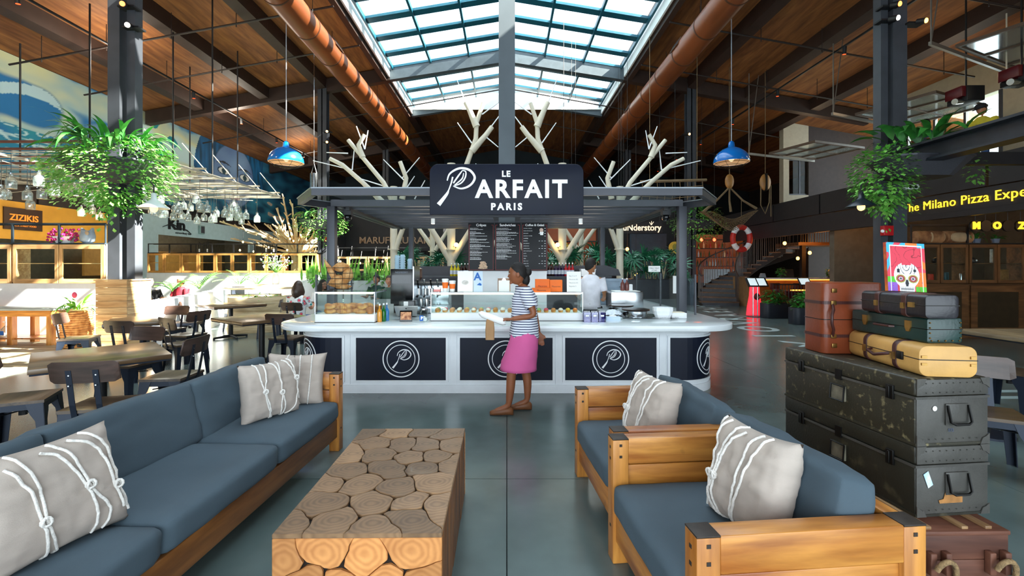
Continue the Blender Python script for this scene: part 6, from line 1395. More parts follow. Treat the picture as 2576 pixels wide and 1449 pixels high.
# far restaurants
st('wall_far_kitchen', MB().box(-9, -3.2, 24.4, 24.6, 2.4, 4.6).box(-9, -8.6, 22.5, 24.6, 0, 4.6).box(-9, -3.2, 26.4, 26.6, 0, 4.6), m_dwall)
st('wall_far_centre', MB().box(-3.2, 3.4, 23, 23.2, 0, 4.6).box(3.4, 9.2, 25, 25.2, 0, 5.6), m_dwall)
e = empty('restaurant_sign', (-5.6, 24.36, 2.95), label='dim brass MARUFUKU RAMEN lettering on the dark far wall', cat='sign'); text('MARUFUKU RAMEN', .5, mat('dim brass letters', '#8f7a64', emit='#7a624a', es=.25, var=0), e, (0, 0, 0), ext=.02, bold=.006); e.location.x = -5.65
for k in range(3): cabinet_unit('display_cabinet', -8.6 + 1.85 * k, 1.82, 22.2, 1.35, 2.05, 'pale framed glass cabinet in the dark ramen bar, ' + ('leftmost', 'middle', 'rightmost')[k] + ' of three', 'ramen bar cabinets')
st('wall_ramen_low', box(-8.6, -3.1, 22.2, 22.5, 0, 1.345), m_dwall)
metal_rail('shelf_rail', -8.6, -3.1, 22.2, 2.055, 2.5, 'thin black rail shelf over the ramen bar cabinets', 5, m_black)
r = random.Random(9)
for k in range(12): e = empty('festoon_bulb', (r.uniform(-8.2, -3.4), 22.0, r.uniform(1.7, 2.0)), label='tiny warm bulb hanging in front of the dark ramen bar', cat='bulb', group='festoon bulbs at the ramen bar'); MB().ell((0, 0, 0), (.045, .045, .05), 8, 6).build('glass_globe', m_bulb, e, smooth=60); MB().cyl((0, 0, .04), (0, .25, .6), .008, n=4).build('flex', m_black, e)
e = empty('understory_sign', (6.0, 20, 3.0), label='black hanging UNDERSTORY sign with warm outlined letters', cat='sign'); a, c = at(1563, 584, 20), at(1665, 556, 20); x0, x1, zb, zt = a.x - 6, c.x - 6, a.z - 3.05, c.z - 3.05
box(x0, x1, -.06, .06, zb, zt).build('sign_board', mat('matte black board', '#1a1b1f', rough=.7), e); text('uNderstory', .38, mat('warm white letters', '#fff0d8', emit='#ffe6c0', es=.9, var=0), e, ((x0 + x1) / 2, -.065, (zb + zt) / 2 - .01), ext=.01, bold=.006, name='lettering', sx=.92)
MB().tube([(.3, -.07, .38), (.22, -.07, .5)], .012, 4).tube([(.3, -.07, .38), (.4, -.07, .52)], .012, 4).tube([(.3, -.07, .38), (.31, -.07, .55)], .012, 4).build('twig_emblem', MATS['warm white letters'], e)
for x in (x0 + .1, x1 - .1): MB().cyl((x, 0, zt), (x, 0, zr(6) - 3.05), .01, n=4).build('hanger', m_black, e)
box(5.3, 6.6, 20.2, 20.4, 0, 3.04).build('x') and None
bpy.data.objects.remove(bpy.data.objects['x'])
st('wall_slate_panel', box(5.6, 7.2, 20.6, 20.8, 0, 3.05), mat('slate blue panel', '#34414e', rough=.5))
def bottle_shelf(x, y, w, lab, seed, rows=4, glow='#ff7a30'):
    e = empty('bottle_shelf', (x, y, 0), label=lab, cat='shelf'); r = random.Random(seed)
    box(-w / 2, w / 2, .2, .24, .8, 3.1).build('back_panel', mat('amber back panel ' + glow, '#5a3018', emit=glow, es=.1, var=.3, vs=2), e)
    for k in range(rows + 1): box(-w / 2, w / 2, -.12, .2, 1.15 + .42 * k, 1.18 + .42 * k).build('shelf_board', m_black, e)
    for xx in (-w / 2, w / 2 - .04): box(xx, xx + .04, -.12, .24, 0, 3.1).build('upright', m_black, e)
    cs = ['#7a4a1a', '#2d4a2a', '#b9c4c8', '#8a2018', '#d8c090', '#203040']
    for row in range(rows):
        n = int(w / .14)
        for k in range(n):
            if r.random() < .2: continue
            c = r.randrange(6); xx = x - w / 2 + .08 + k * (w - .1) / n; nm = ('amber', 'green', 'clear', 'red', 'straw', 'navy')[c]
            key = 'liq' + str(c)
            if key not in LIQ:
                o = MB().lathe([(.038, 0), (.04, .16), (.03, .2), (.013, .24), (.013, .3)], 8).build('liquor_bottle', mat(nm + ' liquor', cs[c], rough=.1, var=0), smooth=50); LIQ[key] = o
            else: o = LIQ[key].copy(); COL.objects.link(o)
            o.location = (xx, y + r.uniform(-.04, .08), 1.181 + .42 * row); o['category'] = 'bottle'; o['group'] = 'bottles on the bar shelves'
            o['label'] = nm + ' bottle on the %s shelf of the %s' % (('lowest', 'second', 'third', 'top')[row], 'bar shelf right of the canopy post' if x > 5 else 'bar shelf by the menu boards')
LIQ = {}
bottle_shelf(2.1, 15.5, 2.0, 'black bottle shelf glimpsed right of the menu boards', 1, 3); bottle_shelf(9.9, 21.7, 2.9, 'amber lit bottle shelf beyond the foot of the stairs', 2, 4)
for k, (px, py, Y, rr) in enumerate(((1418, 621, 15, .17), (1698, 623, 16.5, .22))):
    p = at(px, py, Y); e = empty('round_sign', tuple(p), label='round yellow sign ' + ('behind the tree column near the menus' if k == 0 else 'with a printed face beside the right canopy post'), cat='sign'); MB().cyl((0, 0, 0), (0, .03, 0), rr, n=28).build('disc', mat('mustard disc', '#c9a02c', rough=.5, var=.08), e, smooth=40)
    MB().cyl((0, 0, rr), (0, 0, zr(p.x) - p.z), .008, n=4).build('wire', m_black, e)
    if k: MB().ell((0, -.005, .02), (.09, .006, .12)).build('printed_figure', mat('olive print', '#7d7420', var=.3, vs=50), e)
for k, (px, py, Y) in enumerate(((1556, 604, 17), (1561, 616, 17), (1564, 628, 16.5), (1578, 627, 17), (1438, 612, 16), (1448, 645, 16), (1600, 690, 18), (2037, 636, 17.5), (2007, 650, 18), (1974, 612, 17), (1765, 603, 19), (1797, 603, 19))):
    p = at(px, py, Y); e = empty('bar_pendant', tuple(p), label='small warm bar pendant ' + ('near the UNDERSTORY tree column', 'glowing over the bar under the stairs', 'red glowing above the bottle shelf')[0 if k < 7 else 1 if k < 10 else 2], cat='pendant lamp', group='small warm bar pendants')
    MB().ell((0, 0, 0), (.06, .06, .07)).build('globe', mat('amber globe' if k < 10 else 'red globe', '#ffb050' if k < 10 else '#ff5030', emit='#ffa040' if k < 10 else '#ff3a20', es=14, var=0), e, smooth=60); MB().cyl((0, 0, .06), (0, 0, (zr(p.x) if p.x < 9.3 else 3.52) - p.z), .006, n=4).build('flex', m_black, e)
spot('bar_glow', (9.6, 21.2, 3.0), 8, '#ff7a38', .2); spot('bar_glow', (4.3, 16.5, 2.4), 45, '#ff9a4a', .2); spot('bar_glow', (11.5, 16.6, 2.3), 50, '#ff9a40', .2)
# ================================================================ MEZZANINE AND RIGHT SIDE
m_mezz = mat('black brown steel plate', '#1f1d1f', rough=.55, var=.15)
st('mezzanine_floor', MB().box(9.5, 14, -4, 17.4, 3.5, 3.78).box(9.5, 17.5, 17.4, 20, 3.5, 3.78), m_mezz)
for y in [-3 + 2.4 * k for k in range(9)]: st('trim_2', box(9.42, 9.5, y, y + 2.34, 3.16, 3.74), m_mezz)
st('mezzanine_fascia', box(9.45, 9.6, -4, 20, 2.62, 3.14), m_mezz)
st('mezzanine_beam', MB().box(7.05, 7.35, -4, 8.4, 3.66, 3.7).box(7.05, 7.35, -4, 8.4, 3.36, 3.4).box(7.22, 7.25, -4, 8.4, 3.4, 3.66), mat('blue black beam', '#2c3038', rough=.4, var=.15, metal=.3))
for y in (1, 4.5, 8.2): st('mezzanine_beam', box(7.3, 9.5, y - .06, y + .06, 3.4, 3.62), m_mezz)
e = empty('pizza_sign', (9.4, 10.9, 2.9), label='glowing yellow The Milano Pizza Experience lettering on the dark fascia', cat='sign')
text('The Milano Pizza Experience', .27, mat('yellow neon letters', '#ffd83a', emit='#ffcf30', es=1.6, var=0), e, (.03, 0, .04), (R(90), 0, R(-90)), ext=.006, bold=0, align='LEFT', space=1.06); box(.045, .06, -6, .1, -.16, .22).build('sign_backing', m_mezz, e)
m_walnut = wood('dark walnut cabinet', '#4a2f18', '#7a5430', 'x', rough=.5, coat=.1); m_walnutz = wood('dark walnut cabinet upright', '#4a2f18', '#7a5430', 'z', rough=.5, coat=.1)
st('wall_cabinet_right_low', box(8.85, 14, 10.02, 10.34, 0, 1.2), m_walnut)
for k in range(4): cabinet_unit('display_cabinet', 8.85 + 1.24 * k, 1.22, 10.0, 1.21, 2.06, 'dark walnut glass cabinet on the pizza side, ' + ('first from the column', 'second from the column', 'third from the column', 'out at the frame edge')[k], 'walnut cabinets on the pizza side', m_walnut, m_walnutz)
for k in range(4):
    x = 8.9 + 1.24 * k; e = empty('cupboard_door', (x, 10.0, .12), label='x', cat='cupboard door', group='framed doors below the walnut cabinets'); e['label'] = 'framed dark walnut door panel under the ' + ('first', 'second', 'third', 'fourth')[k] + ' walnut cabinet from the column'
    MB().box(0, 1.18, -.02, .0, 0, .12).box(0, 1.18, -.02, 0, .9, 1.04).box(0, .14, -.02, 0, .12, .9).box(1.04, 1.18, -.02, 0, .12, .9).build('door_frame', m_walnut, e); box(.14, 1.04, -.008, 0.0, .12, .9).build('door_panel', mat('smoked brown panel', '#33291a', rough=.3, var=.2), e)
metal_rail('shelf_rail', 8.85, 13.8, 10.0, 2.065, 2.5, 'black metal rail shelf above the walnut cabinets', 4, m_black)
for k in range(2):
    p = at((2338, 2410)[k], 590, 10.1); e = empty('bread_sculpture', (p.x, 10.15, 2.092), label=('giant scored loaf with a cut end on the rail shelf', 'giant half loaf showing its round crumb on the rail shelf')[k], cat='bread'); 
    MB().loft([[(-.28 + .56 * j / 8, .12 * math.cos(a), .13 + .14 * math.sin(a) * (1 + .06 * (j % 2))) for a in [2 * PI * q / 14 for q in range(14)]] for j in range(9)]).build('loaf', mat('baked crust', '#6d4326', rough=.7, vs=6, col2='#a5744a'), e, smooth=50)
    MB().cyl((.281, 0, .13), (.29, 0, .13), .125, n=16).ell((0, -.1, .13), (.25 if k else .01, .05, .11)).build('crumb', mat('pale crumb', '#a98a66', rough=.9), e)
for k, px in enumerate((2440, 2462, 2510)):
    p = at(px, 605, 10.1); e = empty('potted_plant', (p.x, 10.15, 2.092), label=('dark succulent behind the giant loaf on the rail shelf', 'low bushy succulent in a grey pot on the rail shelf', 'spiky agave in a blue grey pot on the rail shelf')[k], cat='plant'); MB().lathe([(.06, 0), (.08, .1), (.07, .1)], 12).build('pot', mat('blue grey pot', '#5c6678'), e); strap_leaves(e, 14, .22, .05, .03, m_leafd, k + 5, .1)
for k, (px, ch) in enumerate(((2458, 'M'), (2484, ''), (2510, 'O'), (2540, ''), (2572, 'Z'))):
    p = at(px, 568, 9.6); e = empty('letter_lamp', (p.x, 9.6, p.z), label=('black disc with glowing letter ' + ch if ch else ('unlit black disc between the glowing letters M and O' if k == 1 else 'unlit black disc right of the glowing letter O')), cat='letter lamp'); MB().cyl((0, .02, 0), (0, .06, 0), .12, n=20).build('disc', m_black, e, smooth=40)
    MB().cyl((0, .04, .1), (0, .04, 3.52 - p.z), .006, n=4).build('wire', m_black, e)
    if ch: text(ch, .2, mat('yellow neon letters', '#ffd83a'), e, (0, .01, 0), ext=.01, bold=.01)
for k, (px, py) in enumerate(((2355, 655), (2440, 655))):
    p = at(px, py + 5, 9.97 + .2); e = empty('cap', (p.x, 10.15, 1.66), label=('black cap with a white badge in the first walnut cabinet', 'black cap in the middle of the second walnut cabinet')[k], cat='cap'); MB().ell((0, 0, .04), (.1, .1, .08)).build('crown', m_black, e, smooth=60); MB().ell((-.02, -.1, .0), (.09, .09, .01)).build('peak', m_black, e, smooth=60); MB().ell((.03, -.095, .05), (.02, .01, .02)).build('badge', m_print, e)
for k, (px, cc, hh, ww, lab) in enumerate(((2345, '#c03a24', .16, .12, 'red and black packet on the bottom of the first walnut cabinet'), (2385, '#2a4a52', .2, .09, 'dark teal book in the first walnut cabinet'), (2433, '#20181a', .3, .24, 'black shirt with a red print folded in the second walnut cabinet'), (2505, '#d8d8d4', .3, .16, 'white framed print on the upper shelf of the third walnut cabinet'), (2530, '#7a5528', .26, .2, 'round wooden board in the third walnut cabinet'))):
    p = at(px, 690, 10.1); e = empty('shelf_item', (p.x, 10.14, 1.25 if k != 3 else 1.66), label=lab, cat='merchandise'); box(-ww / 2, ww / 2, -.02, .02, 0, hh).build('item_body', mat('item ' + cc, cc, var=.2, vs=20), e, bevel=.01)
    if k in (2, 3): MB().ell((0, -.022, hh * .5), (ww * .25, .004, hh * .25)).build('printed_motif', mat('red motif', '#a02a20') if k == 2 else m_black, e)
e = empty('tumbler', (at(2420, 690, 10.1).x, 10.12, 1.242), label='steel tumbler beside the folded black shirt', cat='tumbler'); MB().lathe([(.035, 0), (.04, .16), (.03, .18)], 12).build('tumbler_body', m_chrome, e, smooth=50)
spot('pizza_glow', (11.2, 8.2, 2.9), 28, '#ffb866', .3); spot('pizza_glow', (10.6, 11.8, 2.8), 35, '#ffb060', .3)
st('wall_right_back_low', box(9.6, 14, 13.4, 13.6, 0, 3.5), mat('taupe wall', '#5d5548'))
# upper right: dark wall, beige pier with a window, open bifold doors
st('wall_upper_dark', box(13.2, 17.5, 20, 20.3, 0, 9), m_bwall); st('wall_upper_pier', MB().box(12.1, 13.2, 20, 20.3, 3.2, 4.7).box(12.1, 12.35, 20, 20.3, 4.7, 7.9).box(12.35, 13.2, 20, 20.3, 6.3, 7.9), mat('beige plaster', '#a59f8c'))
w2 = empty('window_2', (12.35, 20.1, 4.7), kind='structure'); MB().box(0, .85, 0, .06, 0, .07).box(0, .85, 0, .06, 1.53, 1.6).box(0, .06, 0, .06, 0, 1.6).box(.5, .56, 0, .06, .07, 1.53).build('window_frame', m_steel, w2); box(.06, .85, .02, .03, .07, 1.53).build('pane', m_glass, w2)
st('wall_right_deep', box(17.5, 17.8, 17.4, 33, 0, 9), m_bwall)
w3 = empty('window_3', (13.98, 12.9, 4.5), kind='structure')
for k in range(4): box(0, .08, 1.0 * k + .02, 1.0 * k + .1, 0, 2.1).build('window_frame', m_steel, w3); box(.03, .04, 1.0 * k + .1, 1.0 * k + 1.02, 0, 2.1).build('pane', m_glass, w3)
def bifold(x, y, z, W, D, rz, lab, tilt=0):
    e = empty('bifold_door', (x, y, z), rz, lab, 'folding door', 'raised glass folding doors')
    m = mat('rusty door frame', '#5a4636', rough=.5)
    for a, b_ in ((-.07, 0), (-D, -D + .07)): box(0, W, a, b_, 0, .07).build('frame_rail', m, e)
    n = 3
    for k in range(n + 1): xx = (W - .07) * k / n; box(xx, xx + .07, -D + .07, -.07, 0, .07).build('frame_stile', m, e)
    box(.07, W - .07, -D / 2 - .025, -D / 2 + .025, .01, .06).build('glazing_bar', m, e)
    for k in range(n): box((W - .07) * k / n + .07, (W - .07) * (k + 1) / n, -D + .07, -.07, .03, .04).build('pane', m_jar, e)
    mt = mat('pale track steel', '#7d756c', rough=.4, metal=.4, var=.05); box(-.9, W, .05, .11, -.08, .0).build('track_beam', mt, e)
    for xx in (-.85,): MB().cyl((xx, .08, 0), (xx, .08, zr(x) - z), .018, n=5).cyl((xx, .08, 0), (xx + .45, .08, zr(x) - z), .014, n=5).build('hanger_rod', mt, e)
bifold(9.4, 16.4, 5.6, 2.4, 1.7, .35, 'raised glass folding door furthest back, above the beige pier'); bifold(10.2, 13.4, 6.0, 2.6, 1.9, .4, 'raised glass folding door in the middle, beside the dark upper wall'); bifold(10.3, 10.5, 6.6, 3.6, 2.6, .42, 'largest raised glass folding door, nearest the right frame corner')
for k, (px, py, Y) in enumerate(((2430, 245, 11.0), (2570, 195, 10.2))):
    p = at(px, py, Y); e = empty('projector', tuple(p), label='black and red theatre projector on the beige wall, ' + ('over the two leaning men' if k == 0 else 'cut by the right frame edge'), cat='projector'); box(-.22, .2, -.25, .25, -.15, .2).build('case', m_black, e, bevel=.01); box(-.32, -.2, -.22, .2, -.05, .2).build('red_side', mat('dark red cover', '#5c1218', rough=.3), e, bevel=.01); MB().cyl((-.2, -.1, -.12), (-.42, -.15, -.16), .07, n=12).build('lens', m_chrome, e); MB().tube([(0, 0, .2), (0, 0, zr(p.x) - p.z)], .02, 6).build('pole', m_black, e)
p = at(2532, 215, 10.8); e = empty('dome_camera', tuple(p), label='white dome camera by the projector on the right', cat='camera'); MB().ell((0, 0, 0), .08).build('dome', m_wpl, e, smooth=60); MB().tube([(0, 0, .05), (0, 0, 1.9)], .015, 6).build('pole', m_bone, e)
# stairs
m_tread = wood('brown stair tread', '#5a4534', '#8a6c50', 'x', rough=.5, coat=0); m_riser = mat('grey stair riser', '#4a525a', rough=.6)
m_bal = mat('grey baluster steel', '#5c5a58', rough=.4, metal=.4)
stt = empty('staircase', (8.4, 18.3, 0), label='curving dark steel staircase with thin balusters rising right to the mezzanine', cat='staircase')
def bez(t, P=((8.5, 18.2), (8.7, 20.4), (11.2, 20.2), (11.9, 18.2))):
    a = (1 - t) ** 3, 3 * t * (1 - t) ** 2, 3 * t * t * (1 - t), t ** 3; return Vector((sum(a[i] * P[i][0] for i in range(4)), sum(a[i] * P[i][1] for i in range(4))))
def stp(name, b, m, **k): o = b.build(name, m, stt, **k); o.data.transform(Matrix.Translation((-8.4, -18.3, 0))); return o
nst = 15; zs = 2.5 / nst; rails = {1: [], -1: []}
for k in range(nst):
    a, c = bez(k / nst), bez((k + 1.15) / nst); t = (c - a).normalized(); n_ = Vector((-t.y, t.x)) * .72; z = zs * (k + 1)
    stp('tread', MB().prism([tuple(a + n_), tuple(a - n_), tuple(c - n_), tuple(c + n_)], z - .045, z), m_tread)
    stp('riser', MB().prism([tuple(a + n_ * .97), tuple(a - n_ * .97), tuple(a - n_ * .97 + t * .02), tuple(a + n_ * .97 + t * .02)], z - zs, z - .045), m_riser)
    for s in (-1, 1):
        for q in (0, .34, .67):
            p = bez((k + q) / nst); tt = (bez((k + q + .1) / nst) - p).normalized(); nn = Vector((-tt.y, tt.x)) * .7 * s; zz = zs * (k + q); w = p + nn
            stp('baluster', MB().cyl((w.x, w.y, z - .05), (w.x, w.y, zz + zs + 1.0), .011, n=5), m_bal); rails[s].append((w.x, w.y, zz + zs + 1.02))
for s in (-1, 1): stp('handrail', MB().tube(rails[s], .03, 6), m_bal, smooth=60)
for s in (-1, 1): stp('stringer', MB().loft([[(p[0], p[1], max(0, p[2] - 1.4)), (p[0] + .03, p[1], max(0, p[2] - 1.4)), (p[0] + .03, p[1], p[2] - 1.12), (p[0], p[1], p[2] - 1.12)] for p in rails[s][::3]]), m_mezz)
stp('landing', box(11.1, 13.4, 17.4, 18.9, 2.38, 2.5), m_tread); 
for x in (11.3, 13.2): stp('landing_post', box(x, x + .15, 17.5, 17.65, 0, 2.38), m_mezz)
for k in range(24): x = 11.2 + .09 * k; stp('baluster', MB().cyl((x, 17.42, 2.5), (x, 17.42, 3.5), .011, n=5), m_bal)
stp('handrail', MB().tube([(11.1, 17.42, 3.52), (13.3, 17.42, 3.52), (13.75, 15.0, 4.75), (13.9, 14.2, 4.8)], .03, 6), m_bal)
for k in range(8):
    f = k / 8; x, y, z = 13.3 + .45 * f, 17.42 - 2.6 * f, 2.5 + 1.28 * (k + 1) / 8
    stp('tread', box(x - .05, x + 1.1, y - .36, y, z - .045, z), m_tread)
    for q in range(4): yy = y - .09 * q; stp('baluster', MB().cyl((x, yy, z), (x, yy, z + .98 + .03 * q), .011, n=5), m_bal)
stp('stringer', MB().loft([[(13.22, 17.42, 2.3), (13.28, 17.42, 2.3), (13.28, 17.42, 2.52), (13.22, 17.42, 2.52)], [(13.7, 14.8, 3.5), (13.76, 14.8, 3.5), (13.76, 14.8, 3.75), (13.7, 14.8, 3.75)]]), m_mezz)
st('wall_stair_side', box(9.4, 9.5, 17.2, 19.0, 0, 1.15), mat('tan stair wall', '#8a6a45', rough=.7)); st('wall_stair_white', box(9.1, 10.3, 21.1, 21.15, 0, 1.45), mat('pale blue board', '#b4c2cc'))
# bar under the stairs
e = empty('bar_counter', (11.1, 16.4, 0), label='long bar with a glowing amber strip under its top, below the stairs', cat='bar counter')
box(-2.4, 2.6, -.3, .3, 1.12, 1.17).build('bar_top', m_quartz, e); box(-2.3, 2.5, -.15, .25, 0, 1.12).build('bar_front', mat('amber bar front', '#8a5420', rough=.5, var=.15), e); box(-2.35, 2.55, -.27, -.25, 1.09, 1.115).build('led_strip', m_led, e)
e2 = empty('bar_backboard', (13.6, 19.9, 0), label='', cat='notice'); e2['label'] = 'letter grade A card with two notices on the dark wall behind the bar'; e2.location = tuple(at(2165, 690, 19.9) + Vector((0, .085, 0))); 
p0 = at(2165, 690, 19.9)
for px0, px1, py0, py1, mm in ((2158, 2176, 650, 672, m_paper), (2154, 2172, 678, 697, m_lab), (2177, 2192, 677, 695, m_paper)):
    a, c = at(px0, py1, 19.9) - p0, at(px1, py0, 19.9) - p0; box(a.x, c.x, .0, .02, a.z, c.z).build('notice_sheet', mm, e2)
text('A', .28, mat('navy print', '#22305c', var=0), e2, tuple(at(2167, 661, 19.88) - p0), ext=.002, bold=.01)
for k, (dx, c_, w_, h_, lab) in enumerate(((-1.0, '#1c1c1e', .4, .3, 'black till on the bar below the stairs'), (1.3, '#2a2a2c', .35, .3, 'dark mixer on the bar near the column'), (.55, '#6f8db0', .2, .28, 'blue leaning menu card on the bar'), (-1.9, '#7a8088', .2, .16, 'small grey box at the left end of the bar'))):
    e = empty('bar_item', (11.1 + dx, 16.45, 1.171), label=lab, cat='bar item'); MB().prism([(-w_ / 2, 0), (w_ / 2, 0), (w_ / 2 - .04, h_), (-w_ / 2 + .06, h_)], -.08, .08, XZ).build('item_body', mat('bar item ' + c_, c_), e, bevel=.01)
for k, (px, lab) in enumerate(((1965, 'green herb bunch on the left of the bar'), (2090, 'leafy herb pot in the middle of the bar'))):
    p = at(px, 700, 16.3); e = empty('herb_pot', (p.x, 16.3, 1.172), label=lab, cat='plant'); MB().lathe([(.07, 0), (.09, .12)], 10).build('pot', m_black, e); vine_mass(e, 'leaves', (0, 0, .22), .14, .14, .16, 120, .09, m_leafd, 60 + k)
for k in range(5):
    x = 9.3 + .8 * k; e = empty('bar_stool', (x, 15.7, 0), label='x', cat='stool', group='stools along the amber bar'); e['label'] = 'dark red stool before the amber bar, %s from the host stand' % ('first', 'second', 'third', 'fourth', 'fifth')[k]
    MB().lathe([(.17, .72), (.18, .76), (.15, .8)], 16).build('seat', mat('dark red leather', '#4a1418', rough=.4), e, smooth=50); MB().cyl((0, 0, .0), (0, 0, .72), .03, n=8).cyl((0, 0, 0), (0, 0, .02), .18, n=14).build('pedestal', m_black, e); box(-.17, .17, .14, .17, .78, 1.0).build('backrest', mat('dark red leather', '#4a1418'), e, bevel=.01)
e = empty('booth_rail', (9.7, 14.6, 0), label='black rail fence with a lit strip between the planters and the bar', cat='railing'); MB().box(-1.2, 2.2, -.02, .02, .98, 1.02).box(-1.2, 2.2, -.02, .02, .1, .14).build('rail', m_black, e)
for k in range(35): x = -1.2 + .1 * k; MB().cyl((x, 0, 0), (x, 0, 1.0), .012, n=5).build('baluster', m_black, e)
box(-.6, 2.2, .04, .06, .80, .83).build('led_strip', m_led, e); box(-.6, 2.2, .06, .5, .76, .8).build('booth_top', mat('dark red leather', '#4a1418'), e); box(-.6, 2.2, .3, .4, 0, .76).build('booth_back', mat('dark red leather', '#4a1418'), e)
for k, (px, py, Y, w, lab) in enumerate(((1955, 798, 14.0, .95, 'rounded black floor planter of ferns beside the host stand'), (2035, 816, 12.5, 1.0, 'rounded black floor planter of ferns nearer the suitcases'))):
    p = at(px, py, Y); e = empty('floor_planter', (p.x, Y, 0), label=lab, cat='planter', group='black floor planters'); MB().prism(rrect(w, .42, .14, 5), 0, .46).build('planter_tub', mat('blue black tub', '#161d28', rough=.5), e, bevel=.01, smooth=40)
    vine_mass(e, 'bushy_foliage', (-.1, 0, .62), .36, .2, .26, 420, .13, m_leafd, 70 + k); strap_leaves(e, 16, .42, .05, .12, m_leafd, 70 + k, .46)
e = empty('host_stand', (at(1895, 790, 14.5).x, 14.4, 0), label='menu stand with two lit pages over a red glowing cone', cat='menu stand')
for x in (-.06, .08): MB().cyl((x, 0, 0), (x, 0, .98), .02, n=8).build('leg', m_chrome, e)
MB().cyl((0, 0, 0), (0, 0, .02), .26, n=20).build('foot', m_kst, e); b = MB(); b.M = Matrix.Translation((0, -.1, 1.08)) @ Matrix.Rotation(R(50), 4, 'X'); b.box(-.32, .32, -.17, .17, -.02, .02); b.build('menu_tray', m_black, e, bevel=.008)
for s in (-1, 1): b = MB(); b.M = Matrix.Translation((0, -.1, 1.08)) @ Matrix.Rotation(R(50), 4, 'X'); b.box(s * .14 - .12, s * .14 + .12, -.14, .14, .021, .025); b.build('menu_page', mat('lit page', '#e6f2f5', emit='#d8ecf2', es=.5, var=0), e)
e = empty('glowing_cone', (at(1900, 790, 14.8).x, 14.85, 0), label='red glowing mask figure lamp standing behind the menu stand', cat='floor lamp'); MB().lathe([(.24, 0), (.22, .25), (.16, .6), (.14, .92), (.02, .98)], 20).build('lamp_body', mat('red glow shell', '#ff3a48', emit='#ff2434', es=1.6, var=0), e, smooth=60); MB().ell((0, -.15, .6), (.1, .05, .13)).build('dark_emblem', mat('dark red mark', '#5a0c10'), e, smooth=60)
e = empty('menu_stand', (at(2045, 760, 12.9).x, 13.2, 0), label='slim black stand with a lit page between the two floor planters', cat='menu stand'); MB().cyl((0, 0, 0), (0, 0, 1.12), .02, n=8).cyl((0, 0, 0), (0, 0, .02), .16, n=16).build('post', m_black, e)
b = MB(); b.M = Matrix.Translation((-.08, -.06, 1.14)) @ Matrix.Rotation(R(50), 4, 'X'); b.box(-.17, .17, -.13, .13, -.01, .01); b.build('tray', m_black, e); b = MB(); b.M = Matrix.Translation((-.08, -.06, 1.14)) @ Matrix.Rotation(R(50), 4, 'X'); b.box(-.14, .14, -.11, .11, .011, .014); b.build('menu_page', MATS['lit page'], e)
# floor lettering
m_fl = mat('pale floor paint', '#9fb3b4', rough=.5, var=.1)
fl = empty('floor_lettering', (6.4, 11, .0005), label='pale painted letters on the concrete running from the stairs past the trunks', cat='floor lettering')
for ch, px, py, s in (('Y', 2055, 866, 1.35), ('1', 1952, 845, 1.3), ('O', 1912, 827, 1.3), ('V', 1873, 812, 1.2), ('R', 1850, 802, 1.2), ('A', 1835, 793, 1.2), ('E', 1810, 784, 1.2), ('H', 1795, 776, 1.2), ('T', 1786, 770, 1.2)):
    Y = 1150 * HC / (py - CY); X = (px - CX) * Y / F; text(ch, s, m_fl, fl, (X - 6.4, Y - 11, .001), (0, 0, R(90)), ext=.0008, bold=.02, name='painted_letter')
for k, (px, py, L_) in enumerate(((2530, 1000, .9), (2520, 984, .7))): Y = 1150 * HC / (py - CY); X = (px - CX) * Y / F; box(X - 6.4 - .3, X - 6.4 + L_, Y - 11 - .05, Y - 11 + .05, 0, .002).build('painted_stroke', m_fl, fl)
# nets, pulleys, lifebuoy
m_hemp = mat('hemp net', '#7a6448', rough=.9)
e = empty('fishing_net', (at(1835, 455, 16).x, 16, 4.5), label='brown fishing net slung from a wooden pulley block', cat='net')
MB().ell((0, 0, .05), (.16, .09, .26)).build('pulley_block', mat('varnished block', '#a8763e', rough=.4), e, smooth=60); MB().cyl((0, 0, .25), (0, 0, zr(8) - 4.6), .015, n=5).build('hanging_rope', m_hemp, e)
for p_ in ((-.9, 0, -1.0), (.1, .1, -1.0), (.95, 0, -.9)): MB().tube([(0, 0, -.15), (p_[0] * .5, p_[1], -.62), p_], [.03, .035, .05], 6).build('gathered_rope', m_hemp, e)
b = MB()
def netp(u, v): return Vector((-.95 + 1.9 * u, .35 * math.sin(PI * v) * (1 if v < 1 else 1) - .1, -1.0 - .62 * math.sin(PI * u) * (.35 + .65 * v) + .06 * math.sin(9 * u)))
for i in range(31): b.tube([netp(i / 30, j / 10) for j in range(11)], .008, 3); 
for j in range(11): b.tube([netp(i / 30, j / 10) for i in range(31)], .008, 3)
for i in range(24): b.tube([netp(max(0, min(1, i / 24 + (q - 5) * .012)), q / 10) for q in range(11)], .01, 3)
b.build('net_mesh', m_hemp, e, kind='stuff')
e = empty('pulley', (at(1925, 462, 16).x, 16, 4.42), label='oval wooden pulley with hanging rope loops right of the net', cat='pulley'); MB().ell((0, 0, .1), (.2, .08, .3)).build('pulley_cheek', mat('varnished block', '#a8763e'), e, smooth=60); MB().box(-.03, .03, -.1, .1, -.2, .4).build('iron_strap', m_iron, e); MB().tube([(-.15, 0, 0), (-.16, 0, -.7), (0, 0, -1.0), (.14, 0, -.6), (.15, 0, 0)], .02, 6).tube([(.2, 0, 0), (.2, 0, -1.1)], .02, 6).build('rope_loop', m_hemp, e); MB().cyl((0, 0, .38), (0, 0, zr(9) - 4.5), .012, n=5).build('hanging_rope', m_hemp, e)
e = empty('rope_net_frame', (at(1690, 455, 14.5).x, 14.5, 4.2), label='horizontal pole with a knotted rope net above the right of the canopy', cat='net'); MB().tube([(-1.0, 0, .06), (1.1, 0, .12)], .045, 7).build('pole', m_hemp, e); b = MB()
